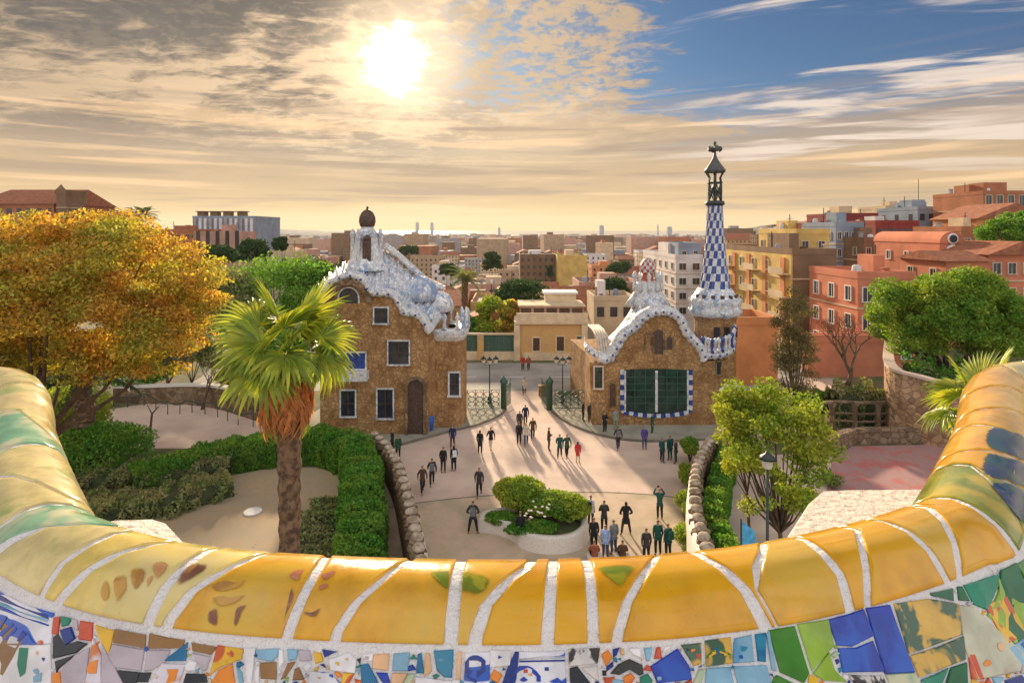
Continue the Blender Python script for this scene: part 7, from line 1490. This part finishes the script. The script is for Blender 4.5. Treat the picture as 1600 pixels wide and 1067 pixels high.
# facing: 0 looks at the viewer, 180 walks away towards the gate
PP = [
 (739,834,180,'apart','charcoal','black','man in dark jacket with legs apart at the left end of the white planter','dark',0,0,1.76,'grey'),
 (748.6,776,0,'walk','charcoal','black','man in dark jacket walking towards the white planter','dark',0,0,1.75,None),
 (813,850,180,'stand','black','charcoal','person in black standing against the front of the planter wall','dark',0,0,1.66,None),
 (750,709.5,170,'stand','black','black','person in a long black coat left of the central crowd','brown',1,1,1.72,None),
 (767,703,200,'walk','black','cream','person in black jacket and pale trousers, right of the long black coat','dark',0,0,1.66,None),
 (811,695,180,'stand','black','black','person in black at the left of the central group','dark',0,0,1.72,'black'),
 (822,696,0,'walk','cream','denim','person in a cream top in the central group','fair',0,0,1.70,None),
 (832.5,687,180,'walk','brown','black','person in brown jacket at the right of the central group','dark',0,0,1.68,None),
 (821,665,180,'walk','navy','black','person in navy highest up in the central group','dark',0,0,1.72,None),
 (812,675,0,'stand','charcoal','brown','person in charcoal behind the central group','brown',0,0,1.70,None),
 (857.5,704,90,'folded','brown','charcoal','person in brown with folded arms right of the central group','dark',0,0,1.70,None),
 (874.5,716,170,'walk','teal','black','left one of a pair in dark green jackets','dark',0,0,1.70,None),
 (886,716,190,'walk','green','black','right one of a pair in dark green jackets','dark',0,0,1.70,None),
 (903,724,160,'stand','red','cream','small woman in a bright red coat','dark',1,1,1.52,None),
 (911,658,90,'stand','black','black','left one of two dark figures at the corner of the domed lodge','dark',0,0,1.70,None),
 (922,661,200,'stand','charcoal','black','right one of two dark figures at the corner of the domed lodge','dark',0,0,1.72,None),
 (945,677,30,'folded','black','black','person in black on the kerb before the domed lodge','dark',0,0,1.70,None),
 (962,671,0,'stand','sage','sage','person in pale green on the lodge pavement','fair',0,0,1.68,None),
 (966,703,180,'walk','charcoal','charcoal','lone person in charcoal casting a long shadow in mid forecourt','dark',0,0,1.74,'grey'),
 (1007,702,0,'stand','purple','denim','person in a purple jacket below the great window','brown',0,0,1.70,None),
 (1019,679,60,'stand','green','green','person in dark green by the kerb below the great window','dark',0,0,1.66,None),
 (1062,660,0,'stand','navy','navy','person in navy standing against the lodge wall right of the great window','dark',0,0,1.72,None),
 (1034.6,722.7,120,'stand','teal','charcoal','left one of three people near the right stair wall','dark',0,0,1.72,None),
 (1047,719,200,'stand','teal','teal','middle one of three people near the right stair wall','brown',0,0,1.74,None),
 (1056,724,240,'stand','charcoal','teal','right one of three people near the right stair wall','dark',0,0,1.68,None),
 (1031,812,180,'photo','teal','black','person in teal with both arms raised taking a picture','brown',0,0,1.74,None),
 (978,836,185,'apart','black','charcoal','tall person in long black coat right of the planter crowd','dark',1,1,1.78,None),
 (944,832,180,'folded','charcoal','black','person with folded arms right of the planter bushes','dark',0,0,1.72,None),
 (923,822,150,'stand','white','black','person in white top by the right end of the planter','dark',0,0,1.68,'black'),
 (928,862,180,'stand','black','black','person in black nearest the right end of the planter wall','dark',0,0,1.72,None),
 (959,866,200,'stand','grey','denim','person in grey jacket in the crowd below the planter','brown',0,0,1.72,None),
 (946,872,160,'stand','lightblue','denim','person in light blue in the crowd below the planter','dark',0,0,1.62,None),
 (1010,880,180,'stand','charcoal','black','broad person in charcoal behind the yellow cap, left of the teal pair','dark',0,0,1.70,None),
 (1028,868,180,'stand','teal','black','left one of the teal jacketed pair behind the yellow cap','dark',0,0,1.76,None),
 (1044,872,200,'stand','teal','black','right one of the teal jacketed pair behind the yellow cap','brown',0,0,1.70,'teal'),
 (660,771,20,'walk','brown','black','lowest of the line of people by the left stair wall','dark',0,0,1.70,None),
 (675,759,190,'walk','charcoal','black','second lowest of the line by the left stair wall','dark',0,0,1.74,'grey'),
 (692.5,739,170,'stand','black','charcoal','third of the line by the left stair wall','dark',0,0,1.74,None),
 (709,736,200,'stand','black','black','person with white bag at the right of the line by the stair wall','dark',1,1,1.72,'white'),
 (707,700,0,'walk','navy','brown','person in navy near the kerb of the tall gatehouse','dark',0,0,1.70,None),
 (613,707,120,'stand','charcoal','black','person half hidden behind the far end of the left stair wall','dark',0,0,1.70,None),
 (622,717,200,'stand','green','black','person in green half hidden behind the left stair wall','dark',0,0,1.66,None),
 (817,579,180,'walk','red','black','left one of two people in red on the street','dark',0,0,1.70,None),
 (826,579,185,'walk','rust','black','right one of two people in red on the street','dark',0,0,1.70,None),
 (819,617,180,'walk','cream','charcoal','person in a pale coat walking through the gate','fair',0,1,1.74,None),
]
for (px, py, fc, kd, tp, lg, lb, hr, ln, ct, h, bg) in PP:
    person(px, py, fc, kd, tp, lg, lb, hr, ln, ct, h, bg, z=.13 if lb.find('pavement') > 0 or lb.find('lodge') > 0 and py < 665 else 0, cam_=(kd == 'photo'))
# blocks that would read alike are told apart by where they stand in their row
def tell_apart():
    by = {}
    for o in scene.objects:
        if o.parent is None and o.get('group') in ('apartment blocks of the middle city', 'blocks on the right hillside'): by.setdefault(o['label'], []).append(o)
    for lb, L in by.items():
        if len(L) < 2: continue
        L.sort(key=lambda o: o.location.x/o.location.y); names = ['left one', 'right one'] if len(L) == 2 else ['leftmost', 'middle one', 'rightmost'] if len(L) == 3 else ['leftmost', 'second from left', 'third from left', 'rightmost', 'far right']
        for o, n in zip(L, names): o['label'] = lb.replace(' block', ', '+n+' alike,', 1) if False else ' '.join(lb.split()[:16-len(n.split())])+', '+n
tell_apart()
for x, y, lb in ((929, 884, 'rust'), (973, 884, 'brown')):
    g_ = G(x, y); mb = MB(); mb.box((g_.x, g_.y+.05, .21), (.6, .45, .42)); mb.box((g_.x, g_.y+.05, .44), (.66, .5, .05)); o = mb.build('stone_stool', M['speck']); tag(o, 'low stone seat under the person in %s below the planter' % lb, 'stool')
    person(x, y, 180, 'sit', lb, 'black', 'seated person in %s jacket behind the yellow cap' % lb, 'brown', 0, 0, 1.72)
# ------------------------------------------------------------------ the air
def make_haze():
    mb = MB(); mb.box((0, 3900, 70), (26000, 9000, 264)); m = bpy.data.materials.new('haze_air'); m.use_nodes = True; t = NT(m.node_tree); t.n.clear()
    out = t.node('ShaderNodeOutputMaterial'); v = t.node('ShaderNodeVolumePrincipled'); v.inputs['Color'].default_value = (.85, .86, .90, 1); v.inputs['Density'].default_value = 0.00005; v.inputs['Anisotropy'].default_value = 0.3
    t.l.new(v.outputs[0], out.inputs['Volume']); o = mb.build('haze', m); tag(o, 'thin bluish air fading the far city', kind='stuff')
make_haze()
